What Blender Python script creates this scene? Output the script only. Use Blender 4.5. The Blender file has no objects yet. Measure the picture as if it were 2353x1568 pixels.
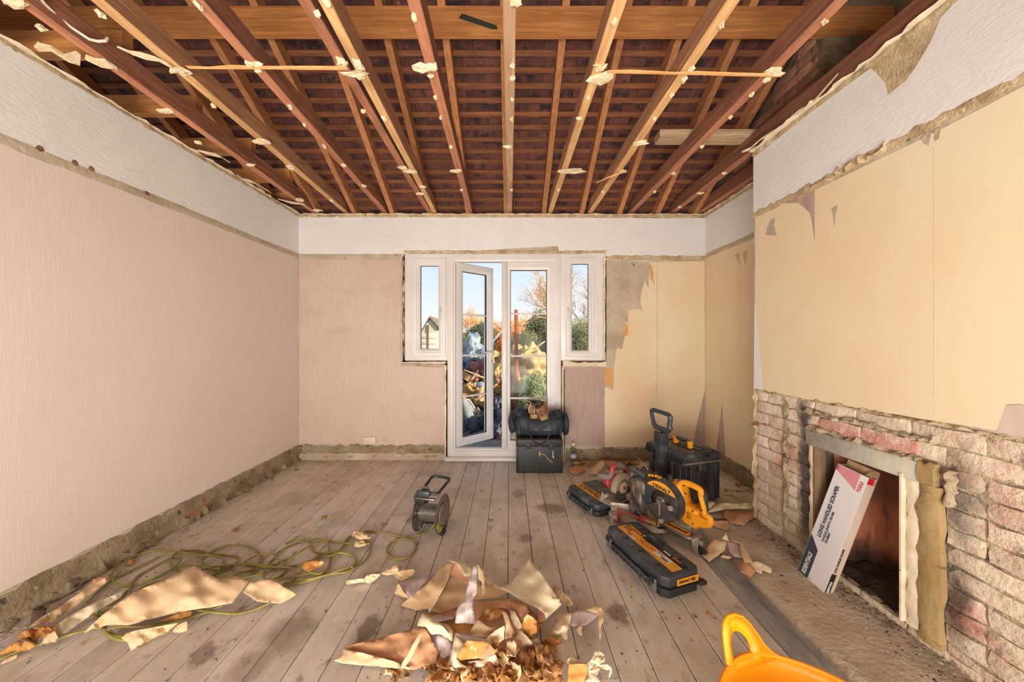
import bpy, bmesh, math, random
from mathutils import Vector, Matrix, noise as mnoise
from mathutils.geometry import delaunay_2d_cdt

SC = bpy.context.scene
COL = SC.collection
# ------------------------------------------------------------------ camera
F, CX, CY, H, D = 784.0, 1171.0, 780.0, 1.235, 3.484   # focal (px), principal point, eye height, distance of the door wall
cam = bpy.data.cameras.new('camera'); camo = bpy.data.objects.new('camera', cam); COL.objects.link(camo)
cam.sensor_width = 36.0; cam.lens = 36.0 * F / 2353.0
cam.shift_x = (1176.5 - CX) / 2353.0; cam.shift_y = (CY - 784.0) / 2353.0
cam.clip_start = 0.02; cam.clip_end = 400
camo.location = (0, 0, H); camo.rotation_euler = (math.pi / 2, 0, 0)
SC.camera = camo
# ------------------------------------------------------------------ colour management
SC.view_settings.view_transform = 'Standard'; SC.view_settings.look = 'None'
SC.view_settings.gamma = 1.0; SC.view_settings.use_curve_mapping = False
SC.view_settings.exposure = 0.0
# ------------------------------------------------------------------ world
w = bpy.data.worlds.new('sky'); SC.world = w; w.use_nodes = True
nt = w.node_tree; nt.nodes.clear()
o_ = nt.nodes.new('ShaderNodeOutputWorld'); b_ = nt.nodes.new('ShaderNodeBackground')
g_ = nt.nodes.new('ShaderNodeTexCoord'); s_ = nt.nodes.new('ShaderNodeSeparateXYZ'); r_ = nt.nodes.new('ShaderNodeValToRGB')
nt.links.new(g_.outputs['Generated'], s_.inputs[0]); nt.links.new(s_.outputs['Z'], r_.inputs[0])
r_.color_ramp.elements[0].position = 0.0; r_.color_ramp.elements[0].color = (0.95, 0.93, 0.90, 1)
r_.color_ramp.elements[1].position = 1.0; r_.color_ramp.elements[1].color = (0.30, 0.50, 0.86, 1)
e = r_.color_ramp.elements.new(0.07); e.color = (0.93, 0.94, 0.97, 1)
e = r_.color_ramp.elements.new(0.24); e.color = (0.66, 0.80, 0.98, 1)
nt.links.new(r_.outputs[0], b_.inputs[0]); b_.inputs[1].default_value = 1.1
nt.links.new(b_.outputs[0], o_.inputs[0])
# ------------------------------------------------------------------ lights
def area(name, loc, rot, sx, sy, power, col):
    l = bpy.data.lights.new(name, 'AREA'); l.shape = 'RECTANGLE'; l.size = sx; l.size_y = sy; l.energy = power; l.color = col
    o = bpy.data.objects.new(name, l); COL.objects.link(o); o.location = loc; o.rotation_euler = rot
    return o
sun = bpy.data.lights.new('sun', 'SUN'); sun.energy = 8.0; sun.angle = 0.02; sun.color = (1.0, 0.80, 0.58)
suno = bpy.data.objects.new('sun', sun); COL.objects.link(suno)
suno.rotation_euler = Vector((-0.85, 0.36, -0.38)).to_track_quat('-Z', 'Y').to_euler()
# added fill lamp behind the camera, standing in for daylight from an unseen window
area('rear_fill', (-0.3, -1.55, 1.35), (math.radians(90), 0, 0), 3.8, 2.1, 198, (1.0, 0.985, 0.965))
pass
# added fill lamp low behind the camera, aimed up to brighten the open roof
area('upward_fill', (-0.2, -1.15, 0.25), (math.radians(142), 0, 0), 1.2, 1.0, 115, (1.0, 0.92, 0.82))

# ------------------------------------------------------------------ helpers
def fl(px, py, z=0.0):
    """point of the horizontal plane at height z seen at this place of the photograph"""
    Y = F * (H - z) / (py - CY); return Vector(((px - CX) * Y / F, Y, z))
def bk(px, py, Y=D): return Vector(((px - CX) * Y / F, Y, H + (CY - py) * Y / F))
def bx(px): return (px - CX) * D / F
def bz(py): return H + (CY - py) * D / F
def lin(c):
    r = []
    for v in c[:3]:
        v = v / 255.0; r.append(v / 12.92 if v <= 0.04045 else ((v + 0.055) / 1.055) ** 2.4)
    return (r[0], r[1], r[2], 1.0)

def mat(name, c1, c2=None, scale=6, stretch=(1, 1, 1), lo=.35, hi=.65, rough=.75, bump=0, bscale=None, bstretch=None,
        metal=0, spec=.4, world=False, rnd=0, layers=(), spots=None, detail=5, distort=0, sheen=0, rvar=0, trans=0):
    m = bpy.data.materials.new(name); m.use_nodes = True; n = m.node_tree.nodes; L = m.node_tree.links
    bs = n['Principled BSDF']; bs.inputs['Roughness'].default_value = rough; bs.inputs['Metallic'].default_value = metal
    bs.inputs['Specular IOR Level'].default_value = spec
    if world: src = n.new('ShaderNodeNewGeometry').outputs['Position']
    else: src = n.new('ShaderNodeTexCoord').outputs['Object']
    if rnd or not world:
        oi = n.new('ShaderNodeObjectInfo')
        if not world:
            a = n.new('ShaderNodeVectorMath'); a.operation = 'MULTIPLY_ADD'
            cb = n.new('ShaderNodeCombineXYZ')
            for k in range(3): L.new(oi.outputs['Random'], cb.inputs[k])
            L.new(cb.outputs[0], a.inputs[0]); a.inputs[1].default_value = (37, 19, 53); L.new(src, a.inputs[2]); src = a.outputs[0]
    def nz(sc, st, dist=0, det=detail):
        mp = n.new('ShaderNodeMapping'); mp.inputs['Scale'].default_value = st; L.new(src, mp.inputs[0])
        t = n.new('ShaderNodeTexNoise'); t.inputs['Scale'].default_value = sc; t.inputs['Detail'].default_value = det
        t.inputs['Roughness'].default_value = .6; t.inputs['Distortion'].default_value = dist
        L.new(mp.outputs[0], t.inputs['Vector']); return t.outputs['Fac']
    def mr(x, a, b, c=0, d=1):
        k = n.new('ShaderNodeMapRange'); L.new(x, k.inputs[0])
        for i, v in enumerate((a, b, c, d)): k.inputs[i + 1].default_value = v
        return k.outputs[0]
    def mix(f, a, b):
        k = n.new('ShaderNodeMix'); k.data_type = 'RGBA'; L.new(f, k.inputs[0])
        for i, v in ((6, a), (7, b)):
            if isinstance(v, tuple): k.inputs[i].default_value = v
            else: L.new(v, k.inputs[i])
        return k.outputs[2]
    col = lin(c1)
    if c2 is not None: col = mix(mr(nz(scale, stretch, distort), lo, hi), col, lin(c2))
    for ly in layers:
        c, sc, a, b = ly[:4]; st = ly[4] if len(ly) > 4 else (1, 1, 1); am = ly[5] if len(ly) > 5 else 1
        col = mix(mr(nz(sc, st), a, b, 0, am), col, lin(c))
    if spots:
        jt = n.new('ShaderNodeTexNoise'); jt.inputs['Scale'].default_value = 14; L.new(src, jt.inputs['Vector'])
        ja = n.new('ShaderNodeVectorMath'); ja.operation = 'MULTIPLY_ADD'; L.new(jt.outputs['Color'], ja.inputs[0])
        ja.inputs[1].default_value = (.09, .09, .09); L.new(src, ja.inputs[2])
        for (p, r, c, am, soft) in spots:
            s1 = n.new('ShaderNodeVectorMath'); s1.operation = 'SUBTRACT'; L.new(ja.outputs[0], s1.inputs[0])
            s1.inputs[1].default_value = (p[0] + .045, p[1] + .045, p[2] + .045)
            s2 = n.new('ShaderNodeVectorMath'); s2.operation = 'DIVIDE'; L.new(s1.outputs[0], s2.inputs[0]); s2.inputs[1].default_value = r
            s3 = n.new('ShaderNodeVectorMath'); s3.operation = 'LENGTH'; L.new(s2.outputs[0], s3.inputs[0])
            col = mix(mr(s3.outputs['Value'], 1.0 + soft, 1.0 - soft, 0, am), col, lin(c))
    if rnd:
        hs = n.new('ShaderNodeHueSaturation'); L.new(mr(oi.outputs['Random'], 0, 1, 1 - rnd, 1 + rnd), hs.inputs['Value'])
        if isinstance(col, tuple): hs.inputs['Color'].default_value = col
        else: L.new(col, hs.inputs['Color'])
        col = hs.outputs[0]
    if isinstance(col, tuple): bs.inputs['Base Color'].default_value = col
    else: L.new(col, bs.inputs['Base Color'])
    if rvar: L.new(mr(nz(scale * 2, stretch), .3, .7, rough - rvar, rough + rvar), bs.inputs['Roughness'])
    if trans:
        bs.inputs['Transmission Weight'].default_value = trans
    if bump:
        b = n.new('ShaderNodeBump'); b.inputs['Strength'].default_value = bump; b.inputs['Distance'].default_value = .01
        L.new(nz(bscale or scale * 4, bstretch or stretch, distort, 3), b.inputs['Height']); L.new(b.outputs[0], bs.inputs['Normal'])
    return m

def glassmat(name, tint=(.96, .98, .98, 1), fac=.07):
    m = bpy.data.materials.new(name); m.use_nodes = True; n = m.node_tree.nodes; L = m.node_tree.links; n.clear()
    o = n.new('ShaderNodeOutputMaterial'); mx = n.new('ShaderNodeMixShader'); t = n.new('ShaderNodeBsdfTransparent'); g = n.new('ShaderNodeBsdfGlossy')
    t.inputs[0].default_value = tint; g.inputs['Roughness'].default_value = .02
    fr = n.new('ShaderNodeFresnel'); fr.inputs[0].default_value = 1.13
    L.new(fr.outputs[0], mx.inputs[0]); L.new(t.outputs[0], mx.inputs[1]); L.new(g.outputs[0], mx.inputs[2]); L.new(mx.outputs[0], o.inputs[0])
    return m

class MB:
    def __init__(s): s.v = []; s.f = []; s.mi = []; s.cur = 0
    def add(s, vs, fs, M=None):
        o = len(s.v)
        for p in vs:
            p = Vector(p); s.v.append(M @ p if M is not None else p)
        for f in fs: s.f.append([i + o for i in f]); s.mi.append(s.cur)
        return s
    def box(s, c, d, M=None, ch=0):
        x, y, z = c; a, b, h = d[0] / 2, d[1] / 2, d[2] / 2
        if not ch:
            vs = [(x + i * a, y + j * b, z + k * h) for k in (-1, 1) for j in (-1, 1) for i in (-1, 1)]
            return s.add(vs, [(0, 2, 3, 1), (4, 5, 7, 6), (0, 1, 5, 4), (2, 6, 7, 3), (0, 4, 6, 2), (1, 3, 7, 5)], M)
        vs = []; r = ch   # chamfered box
        rings = [(-h, a - r, b - r), (-h + r, a, b), (h - r, a, b), (h, a - r, b - r)]
        for zz, A, B in rings:
            for (i, j) in ((-1, -1), (1, -1), (1, 1), (-1, 1)):
                if A == a:
                    if i * j > 0: vs += [(x + i * A, y + j * (B - r), z + zz), (x + i * (A - r), y + j * B, z + zz)]
                    else: vs += [(x + i * (A - r), y + j * B, z + zz), (x + i * A, y + j * (B - r), z + zz)]
                else: vs += [(x + i * A, y + j * B, z + zz)] * 2
        fs = []
        for k in range(3):
            for q in range(8): p = (q + 1) % 8; fs.append((k * 8 + q, k * 8 + p, k * 8 + 8 + p, k * 8 + 8 + q))
        fs.append((6, 4, 2, 0)); fs.append((24, 26, 28, 30))
        return s.add(vs, fs, M)
    def prism(s, pts, z0, z1, M=None, ch=0):
        n = len(pts)
        if not ch:
            vs = [(p[0], p[1], z0) for p in pts] + [(p[0], p[1], z1) for p in pts]
            fs = [tuple(range(n - 1, -1, -1)), tuple(range(n, 2 * n))] + [(i, (i + 1) % n, n + (i + 1) % n, n + i) for i in range(n)]
            return s.add(vs, fs, M)
        cx = sum(p[0] for p in pts) / n; cy = sum(p[1] for p in pts) / n
        def ins(p):
            d = Vector((p[0] - cx, p[1] - cy)); l = max(d.length, 1e-6); q = d * (1 - ch / l); return (cx + q.x, cy + q.y)
        q = [ins(p) for p in pts]
        vs = [(a[0], a[1], z0) for a in q] + [(p[0], p[1], z0 + ch) for p in pts] + [(p[0], p[1], z1 - ch) for p in pts] + [(a[0], a[1], z1) for a in q]
        fs = [tuple(range(n - 1, -1, -1)), tuple(range(3 * n, 4 * n))]
        for k in range(3): fs += [(k * n + i, k * n + (i + 1) % n, (k + 1) * n + (i + 1) % n, (k + 1) * n + i) for i in range(n)]
        return s.add(vs, fs, M)
    def cyl(s, p0, p1, r0, r1=None, n=12, caps=True):
        p0, p1 = Vector(p0), Vector(p1); r1 = r0 if r1 is None else r1
        ax = (p1 - p0).normalized(); u = ax.orthogonal().normalized(); v = ax.cross(u)
        vs = []
        for p, r in ((p0, r0), (p1, r1)):
            for k in range(n):
                a = 2 * math.pi * k / n; vs.append(p + (u * math.cos(a) + v * math.sin(a)) * r)
        fs = [(k, (k + 1) % n, n + (k + 1) % n, n + k) for k in range(n)]
        if caps: fs += [tuple(range(n - 1, -1, -1)), tuple(range(n, 2 * n))]
        return s.add(vs, fs)
    def tube(s, pts, r, n=8, closed=False, caps=True):
        pts = [Vector(p) for p in pts]; m = len(pts); R = r if isinstance(r, (list, tuple)) else [r] * m
        vs = []; up = None
        for i, p in enumerate(pts):
            a = pts[i - 1] if (i or closed) else p; b = pts[(i + 1) % m] if (i < m - 1 or closed) else p
            t = (b - a).normalized()
            if up is None: up = t.orthogonal().normalized()
            up = (up - t * up.dot(t)); up = up.normalized() if up.length > 1e-6 else t.orthogonal().normalized()
            v = t.cross(up)
            for k in range(n):
                an = 2 * math.pi * k / n; vs.append(p + (up * math.cos(an) + v * math.sin(an)) * R[i])
        fs = []
        for i in range(m if closed else m - 1):
            j = (i + 1) % m
            fs += [(i * n + k, i * n + (k + 1) % n, j * n + (k + 1) % n, j * n + k) for k in range(n)]
        if caps and not closed: fs += [tuple(range(n - 1, -1, -1)), tuple(range((m - 1) * n, m * n))]
        return s.add(vs, fs)
    def lathe(s, prof, n=24, M=None):
        vs = []; m = len(prof)
        for r, z in prof:
            for k in range(n):
                a = 2 * math.pi * k / n; vs.append((r * math.cos(a), r * math.sin(a), z))
        fs = []
        for i in range(m - 1): fs += [(i * n + k, i * n + (k + 1) % n, (i + 1) * n + (k + 1) % n, (i + 1) * n + k) for k in range(n)]
        if prof[0][0] > 1e-5: fs.append(tuple(range(n - 1, -1, -1)))
        if prof[-1][0] > 1e-5: fs.append(tuple(range((m - 1) * n, m * n)))
        return s.add(vs, fs, M)
    def ring(s, x0, x1, z0, z1, prof, M=None):
        """mitred rectangular frame: closed profile of (inset, y) swept round the rectangle"""
        vs = []; m = len(prof)
        for (i, y) in prof: vs += [(x0 + i, y, z0 + i), (x1 - i, y, z0 + i), (x1 - i, y, z1 - i), (x0 + i, y, z1 - i)]
        fs = []
        for k in range(m):
            j = (k + 1) % m
            for q in range(4): p = (q + 1) % 4; fs.append((k * 4 + q, k * 4 + p, j * 4 + p, j * 4 + q))
        return s.add(vs, fs, M)
    def mesh(s, name, mats, smooth=35):
        me = bpy.data.meshes.new(name); me.from_pydata([tuple(v) for v in s.v], [], s.f)
        for m in (mats if isinstance(mats, (list, tuple)) else [mats]): me.materials.append(m)
        if any(s.mi):
            for p, k in zip(me.polygons, s.mi): p.material_index = k
        bm = bmesh.new(); bm.from_mesh(me); bmesh.ops.remove_doubles(bm, verts=bm.verts, dist=1e-6)
        bmesh.ops.recalc_face_normals(bm, faces=bm.faces); bm.to_mesh(me); bm.free()
        if smooth:
            me.shade_smooth(); me.set_sharp_from_angle(angle=math.radians(smooth))
        return me
    def build(s, name, mats, parent=None, bevel=0, smooth=48, sub=0, solid=0, **kw):
        o = bpy.data.objects.new(name, s.mesh(name, mats, smooth)); COL.objects.link(o); o.parent = parent
        if bevel:
            b = o.modifiers.new('b', 'BEVEL'); b.width = bevel; b.segments = 2; b.limit_method = 'ANGLE'; b.angle_limit = math.radians(40); b.harden_normals = False
        if sub:
            b = o.modifiers.new('s', 'SUBSURF'); b.levels = sub; b.render_levels = sub
        if solid:
            b = o.modifiers.new('t', 'SOLIDIFY'); b.thickness = solid; b.offset = 0
        for k, v in kw.items(): o[k] = v
        return o
def link(name, me, parent=None, **kw):
    o = bpy.data.objects.new(name, me); COL.objects.link(o); o.parent = parent
    for k, v in kw.items(): o[k] = v
    return o
def thing(name, label, cat, loc=(0, 0, 0), rz=0, group=None, rot=None):
    o = bpy.data.objects.new(name, None); COL.objects.link(o); o.empty_display_size = .05
    o.location = loc; o.rotation_euler = rot if rot else (0, 0, rz); o['label'] = label; o['category'] = cat
    if group: o['group'] = group
    return o
def root(name, label=None):
    o = bpy.data.objects.new(name, None); COL.objects.link(o); o['kind'] = 'structure'
    if label: o['label'] = label
    return o
def tag(o, label, cat, group=None):
    o['label'] = label; o['category'] = cat
    if group: o['group'] = group
    return o
def text(body, size, m, M, parent, name='lettering', ext=.0006, sx=1.0, bold=0, align='LEFT'):
    c = bpy.data.curves.new(name, 'FONT'); c.body = body; c.size = size; c.extrude = ext; c.offset = bold; c.resolution_u = 3
    c.align_x = align; c.align_y = 'CENTER'; c.materials.append(m)
    o = bpy.data.objects.new(name, c); COL.objects.link(o); o.parent = parent
    o.matrix_local = M @ Matrix.Diagonal((sx, 1, 1, 1))
    return o
def frame(origin, xa, ya=None, za=None):
    """4x4 with given x axis and either y or z axis"""
    x = Vector(xa).normalized()
    if za is None: z = x.cross(Vector(ya)).normalized(); y = z.cross(x)
    else: y = Vector(za).cross(x).normalized(); z = x.cross(y)
    m = Matrix((x, y, z)).transposed().to_4x4(); m.translation = Vector(origin); return m
def rough_bar(p0, p1, up, out, h, d, seg=.04, jit=.3, seed=0, ends=True):
    """irregular bar of broken plaster or mortar between two points: height h along up, depth d along out"""
    R = random.Random(seed); p0, p1 = Vector(p0), Vector(p1); L = (p1 - p0).length; n = max(3, int(L / seg))
    up = Vector(up).normalized(); out = Vector(out).normalized(); b = MB(); vs = []
    for i in range(n + 1):
        t = i / n; c = p0.lerp(p1, t)
        hh = h * (1 + R.uniform(-jit, jit)); lo = h * R.uniform(-jit, jit) * .4; dd = d * (1 + R.uniform(-jit, jit) * 1.4)
        for (a, q) in ((lo, -.004), (lo, dd * .75), (lo + (hh - lo) * .35, dd), (lo + (hh - lo) * .72, dd * (1 - R.random() * jit)), (hh, dd * .55), (hh, -.004)):
            vs.append(c + up * a + out * q)
    fs = []
    for i in range(n):
        for k in range(6): fs.append((i * 6 + k, i * 6 + (k + 1) % 6, i * 6 + 6 + (k + 1) % 6, i * 6 + 6 + k))
    fs += [tuple(range(6)), tuple(range(n * 6 + 5, n * 6 - 1, -1))]
    b.add(vs, fs); return b
def jag(pts, amp, step, seed=0):
    """outline with torn edges"""
    R = random.Random(seed); out = []
    n = len(pts)
    for i in range(n):
        a = Vector(pts[i]); b = Vector(pts[(i + 1) % n]); L = (b - a).length; k = max(1, int(L / step))
        for j in range(k):
            p = a.lerp(b, j / k)
            if j: p = p + Vector([R.uniform(-amp, amp) for _ in p])
            out.append(tuple(p))
    return out
# ------------------------------------------------------------------ materials of the shell
plaster = mat('old_plaster', (200, 187, 164), (176, 160, 136), 5, rough=.95, bump=.6, bscale=45, world=True,
              layers=[((96, 80, 62), 9, .66, .76), ((205, 196, 176), 14, .6, .7)])
brokenpl = mat('broken_plaster', (212, 192, 156), (172, 148, 112), 14, rough=.95, bump=.7, bscale=90, world=True,
               layers=[((84, 64, 48), 22, .66, .72), ((226, 210, 180), 30, .6, .68)])
skirtpl = mat('skirting_scar', (164, 148, 120), (126, 108, 84), 8, rough=.95, bump=.8, bscale=60, world=True,
              layers=[((72, 60, 48), 13, .60, .70), ((186, 176, 152), 18, .62, .7), ((160, 100, 78), 6, .6, .68)])
pink = mat('pink_wallpaper', (227, 214, 206), (221, 207, 199), 3, (6, 60, 2.2), rough=.42, bump=.12, bscale=9, bstretch=(1, 40, 1.6), spec=.5, world=True,
           layers=[((184, 158, 146), 34,   .62, .80, (1, 9, .35), .25), ((220, 192, 170), 1.1, .46, .8, (1, 1, 1), .4), ((120, 96, 84), 30, .76, .79)])
pinkb = mat('pink_wallpaper_end', (212, 194, 182), (202, 180, 166), 3, (60, 6, 2.2), rough=.5, bump=.2, bscale=9, bstretch=(40, 1, 1.6), spec=.45, world=True,  # darker than the left wall's pink: the end wall's dimmer light is in the colour
            layers=[((198, 164, 138), 1.0, .42, .75, (1, 1, 1), .6), ((170, 142, 124), 2.2, .56, .75, (1, 1, 2), .4), ((110, 84, 72), 34, .77, .8)])
mauve = mat('mauve_wallpaper', (190, 168, 156), (172, 146, 134), 3, (60, 6, 2.2), rough=.6, bump=.2, bscale=9, bstretch=(40, 30, 1.6), world=True)
cream = mat('cream_backing_paper', (232, 219, 188), (228, 205, 168), 1.2, (1, 1, .7), rough=.85, bump=.03, bscale=120, world=True,
            layers=[((228, 192, 154), .9, .5, .8, (1, 1, 1), .6), ((190, 150, 100), 26, .74, .78, (1, 1, 1), .6)])
peach = mat('orange_backing_paper', (222, 176, 118), (206, 152, 92), 6, rough=.8, world=True)
white = mat('white_relief_wallpaper', (232, 231, 229), (226, 224, 222), 2, rough=.6, bump=.30, bscale=11, bstretch=(1, 1, 1.8), distort=2.2, spec=.4, world=True,
            layers=[((120, 112, 104), 40, .80, .83)])
upvc = mat('white_upvc', (232, 230, 228), (222, 218, 214), 3, rough=.32, spec=.5, world=True, layers=[((200, 180, 160), 7, .66, .8, (1, 1, 1), .4)])
seal = mat('black_gasket', (46, 44, 44), rough=.6)
glass = glassmat('window_glass')
paintcream = mat('flaking_cream_paint', (240, 228, 204), (214, 198, 168), 12, rough=.6, bump=.3, bscale=60, world=True, layers=[((92, 74, 56), 26, .66, .72)])
boardm = mat('dirty_floor_board', (220, 212, 201), (207, 197, 184), 2.2, (12, 1.1, 1), rough=.74, rvar=.12, bump=.25, bscale=7, bstretch=(22, 1.2, 1), rnd=.10, world=True, spec=.35,
             layers=[((222, 208, 188), .9, .5, .78, (1, 1, 1), .75), ((176, 154, 130), 1.7, .58, .75, (1, .8, 1), .45), ((124, 104, 84), 11, .58, .70, (1.6, 1, 1), .65), ((164, 148, 128), 3.6, .50, .64, (1, 1, 1), .45), ((214, 204, 190), 26, .64, .76, (1, 1, 1), .5), ((66, 50, 38), 34, .665, .71, (1, 1, 1), .8), ((236, 228, 214), 60, .68, .72, (1, 1, 1), .8)],
             spots=[((.07, 2.72, 0), (.045, .08, 1), (98, 74, 56), .8, .25), ((.30, 2.50, 0), (.11, .07, 1), (140, 114, 92), .7, .2), ((.19, 1.95, 0), (.09, .12, 1), (140, 124, 80), .45, .5),
                    ((.495, 1.53, 0), (.045, .075, 1), (110, 86, 66), .7, .25), ((-.60, 1.45, 0), (.04, .08, 1), (112, 90, 72), .7, .2), ((-.93, 1.44, 0), (.09, .10, 1), (124, 102, 84), .55, .3),
                    ((-.98, 1.28, 0), (.07, .06, 1), (124, 102, 84), .5, .3), ((-1.2, 1.33, 0), (.05, .05, 1), (102, 80, 62), .6, .2), ((-.02, 2.9, 0), (.25, .3, 1), (200, 190, 178), .6, .6),
                    ((.1, 2.12, 0), (.04, .05, 1), (120, 98, 80), .6, .3), ((-.66, 2.35, 0), (.05, .05, 1), (120, 92, 76), .6, .3), ((.9, 1.25, 0), (.05, .09, 1), (110, 84, 66), .7, .2)])
boardblue = mat('grey_stained_board', (172, 168, 160), (142, 142, 144), 3, (14, 1.3, 1), rough=.72, bump=.3, bscale=8, bstretch=(20, 1.2, 1), world=True,
                layers=[((84, 90, 104), 3.2, .5, .68, (3, .8, 1), .8), ((176, 162, 140), 5, .6, .75, (2, 1, 1), .7)])
concrete = mat('dusty_hearth_concrete', (214, 200, 180), (192, 176, 154), 4, rough=.95, bump=.8, bscale=40, world=True,
               layers=[((116, 98, 80), 7, .6, .72, (1, 1, 1), .8), ((196, 182, 160), 22, .62, .72), ((48, 40, 34), 30, .68, .73)],
               spots=[((1.66, 1.1, 0), (.10, .5, 1), (120, 100, 80), .45, .6), ((1.66, 2.2, 0), (.16, .3, 1), (130, 112, 92), .4, .6)])
brickm = mat('limewashed_brick', (222, 208, 186), (208, 186, 160), 7, rough=.93, bump=.9, bscale=45, world=True, rnd=.08,
             layers=[((232, 216, 194), 5, .46, .62), ((190, 174, 150), 9, .56, .68), ((198, 132, 114), 3.6, .52, .68, (1, 1, 1), .8), ((98, 82, 66), 13, .60, .70, (1, 1, 1), .8), ((196, 182, 156), 3.3, .50, .62, (1, 1, 1), .75), ((214, 206, 192), 11, .60, .68, (1, 1, 1), .7)],
             spots=[((1.68, 1.93, .42), (.3, .055, .36), (44, 40, 38), .88, .35), ((1.68, 1.95, .80), (.3, .05, .09), (58, 54, 52), .85, .4),
                    ((1.68, 1.275, .62), (.3, .05, .16), (60, 54, 50), .7, .5), ((1.68, 1.285, .25), (.3, .045, .13), (50, 42, 38), .85, .5), ((1.68, 2.08, .5), (.3, .02, .42), (120, 112, 98), .7, .7),
                    ((1.68, 2.28, .5), (.3, .06, .6), (230, 204, 194), .55, .6)])
mortar = mat('rough_lime_mortar', (190, 172, 144), (156, 138, 110), 12, rough=.97, bump=1.0, bscale=70, world=True,
             layers=[((72, 58, 46), 14, .56, .68), ((206, 194, 170), 24, .6, .7), ((196, 182, 156), 3.3, .50, .62, (1, 1, 1), .75)],
             spots=[((1.68, 1.93, .42), (.3, .055, .36), (40, 36, 34), .8, .35), ((1.68, 1.28, .3), (.3, .05, .16), (50, 44, 40), .7, .5)])
redbrick = mat('red_brick', (206, 160, 144), (192, 134, 118), 8, rough=.92, bump=.8, bscale=50, world=True, rnd=.08,
               layers=[((218, 188, 172), 9, .50, .62), ((104, 72, 64), 10, .62, .72)])
darkbrick = mat('sooty_party_brick', (206, 156, 132), (172, 124, 104), 7, rough=.95, bump=.7, bscale=40, rnd=.25,
                layers=[((200, 170, 130), 6, .52, .64), ((84, 60, 50), 9, .62, .72)])
darkmortar = mat('dark_loft_mortar', (150, 132, 106), (106, 90, 74), 9, rough=.97, bump=.9, bscale=50, world=True)
lintelm = mat('grey_concrete_lintel', (184, 180, 166), (164, 160, 148), 6, rough=.9, bump=.4, bscale=40, world=True,
              layers=[((92, 86, 76), 28, .68, .72), ((186, 180, 160), 5, .56, .7)])
tanmortar = mat('tan_fire_cement', (178, 152, 106), (160, 132, 88), 5, rough=.92, bump=.6, bscale=26, world=True, layers=[((120, 92, 60), 9, .62, .7, (1, 1, 3)), ((196, 176, 134), 11, .6, .7)])
firebackm = mat('scorched_fireback', (222, 146, 110), (184, 112, 84), 5, (1, 2.2, .5), rough=.9, bump=.4, bscale=30, world=True,
                layers=[((86, 66, 56), 4, .54, .68, (1, 2.4, .5)), ((204, 176, 150), 5, .62, .74, (1, 3, .4))],
                spots=[((1.95, 1.7, .5), (.4, .6, .13), (56, 50, 46), .6, .5), ((1.95, 1.65, .04), (.4, .6, .10), (34, 30, 28), .9, .5)])
sootm = mat('soot', (92, 80, 70), (62, 54, 48), 8, rough=.97, bump=.9, bscale=50, world=True, layers=[((120, 108, 96), 40, .64, .7)])
render_ = mat('grey_loft_render', (182, 164, 134), (150, 132, 106), 4, rough=.95, bump=.4, bscale=30, world=True, layers=[((92, 78, 60), 3, .52, .66)])
dark = mat('dark_void', (26, 22, 20), rough=1)

XL, XR, XB, YB0, YB1 = -2.156, 2.0, 1.67, .95, 2.333
ZT = 2.50       # top of the plastered walls
YF = -1.7
# ------------------------------------------------------------------ floor
R = random.Random(5)
floor = MB().box((0, 1.0, -.06), (4.9, 5.6, .05)).build('floor', dark, kind='structure')
bmesh_cache = {}
def board(x0, x1, y0, y1, m, name='floor_board'):
    b = MB(); z = R.uniform(-.0012, .0012); n = 6; w = x1 - x0
    vs = []; xs = (x0, x0 + .003, x1 - .003, x1)
    for j in range(n + 1):
        y = y0 + (y1 - y0) * j / n; dz = z + R.uniform(-.0006, .0006)
        cup = R.uniform(-.0003, .001)
        vs += [(x0, y, -.022), (x0, y, dz - .002), (x0 + .003, y, dz), ((x0 + x1) / 2, y, dz - cup), (x1 - .003, y, dz), (x1, y, dz - .002), (x1, y, -.022)]
    fs = []
    for j in range(n):
        for k in range(6): fs.append((j * 7 + k, j * 7 + k + 1, j * 7 + 8 + k, j * 7 + 7 + k))
    fs += [tuple(range(7)), tuple(range(n * 7 + 6, n * 7 - 1, -1))]
    b.add(vs, fs); return b.build(name, m, floor, smooth=20)
p = .137; x = -.0085 - 16 * p; k = 0
while x < 2.0:
    x0, x1 = max(x + .0013 + R.uniform(0, .0012), XL + .004), x + p - .0013
    if x1 - x0 > .02:
        top = 3.60 if -.64 < x < .5 else D + .02
        if x > 1.20:
            spans = [(YF, .93), (2.36, D + .02)]
        elif k % 4 == 2: c = R.uniform(1.0, 2.8); spans = [(YF, c - .001), (c + .001, top)]
        else: spans = [(YF, top)]
        for (a, b) in spans:
            board(x0, min(x1, XR - .004), a, b, boardblue if 1.08 < x < 1.2 else boardm)
    x += p; k += 1
hb = MB(); n1, n2 = 14, 40; hx0 = 1.232; vs = []   # dusty concrete hearth
for j in range(n2 + 1):
    for i in range(n1 + 1):
        X = hx0 + (XB + .08 - hx0) * i / n1; Y = .945 + (2.35 - .945) * j / n2
        zz = .002 + .010 * mnoise.noise(Vector((X * 7, Y * 7, 0))) + .006 * mnoise.noise(Vector((X * 25, Y * 25, 3))) + (.02 * max(0, (X - 1.55) / .2) ** 1.3)
        if i == 0 or j in (0, n2): zz = -.02
        vs.append((X + (R.uniform(-.006, .006) if i < 2 else 0), Y, zz))
hb.add(vs, [(j * (n1 + 1) + i, j * (n1 + 1) + i + 1, (j + 1) * (n1 + 1) + i + 1, (j + 1) * (n1 + 1) + i) for j in range(n2) for i in range(n1)])
hb.build('hearth_slab', concrete, floor, smooth=60, label='dusty concrete hearth slab before the fireplace')

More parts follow.
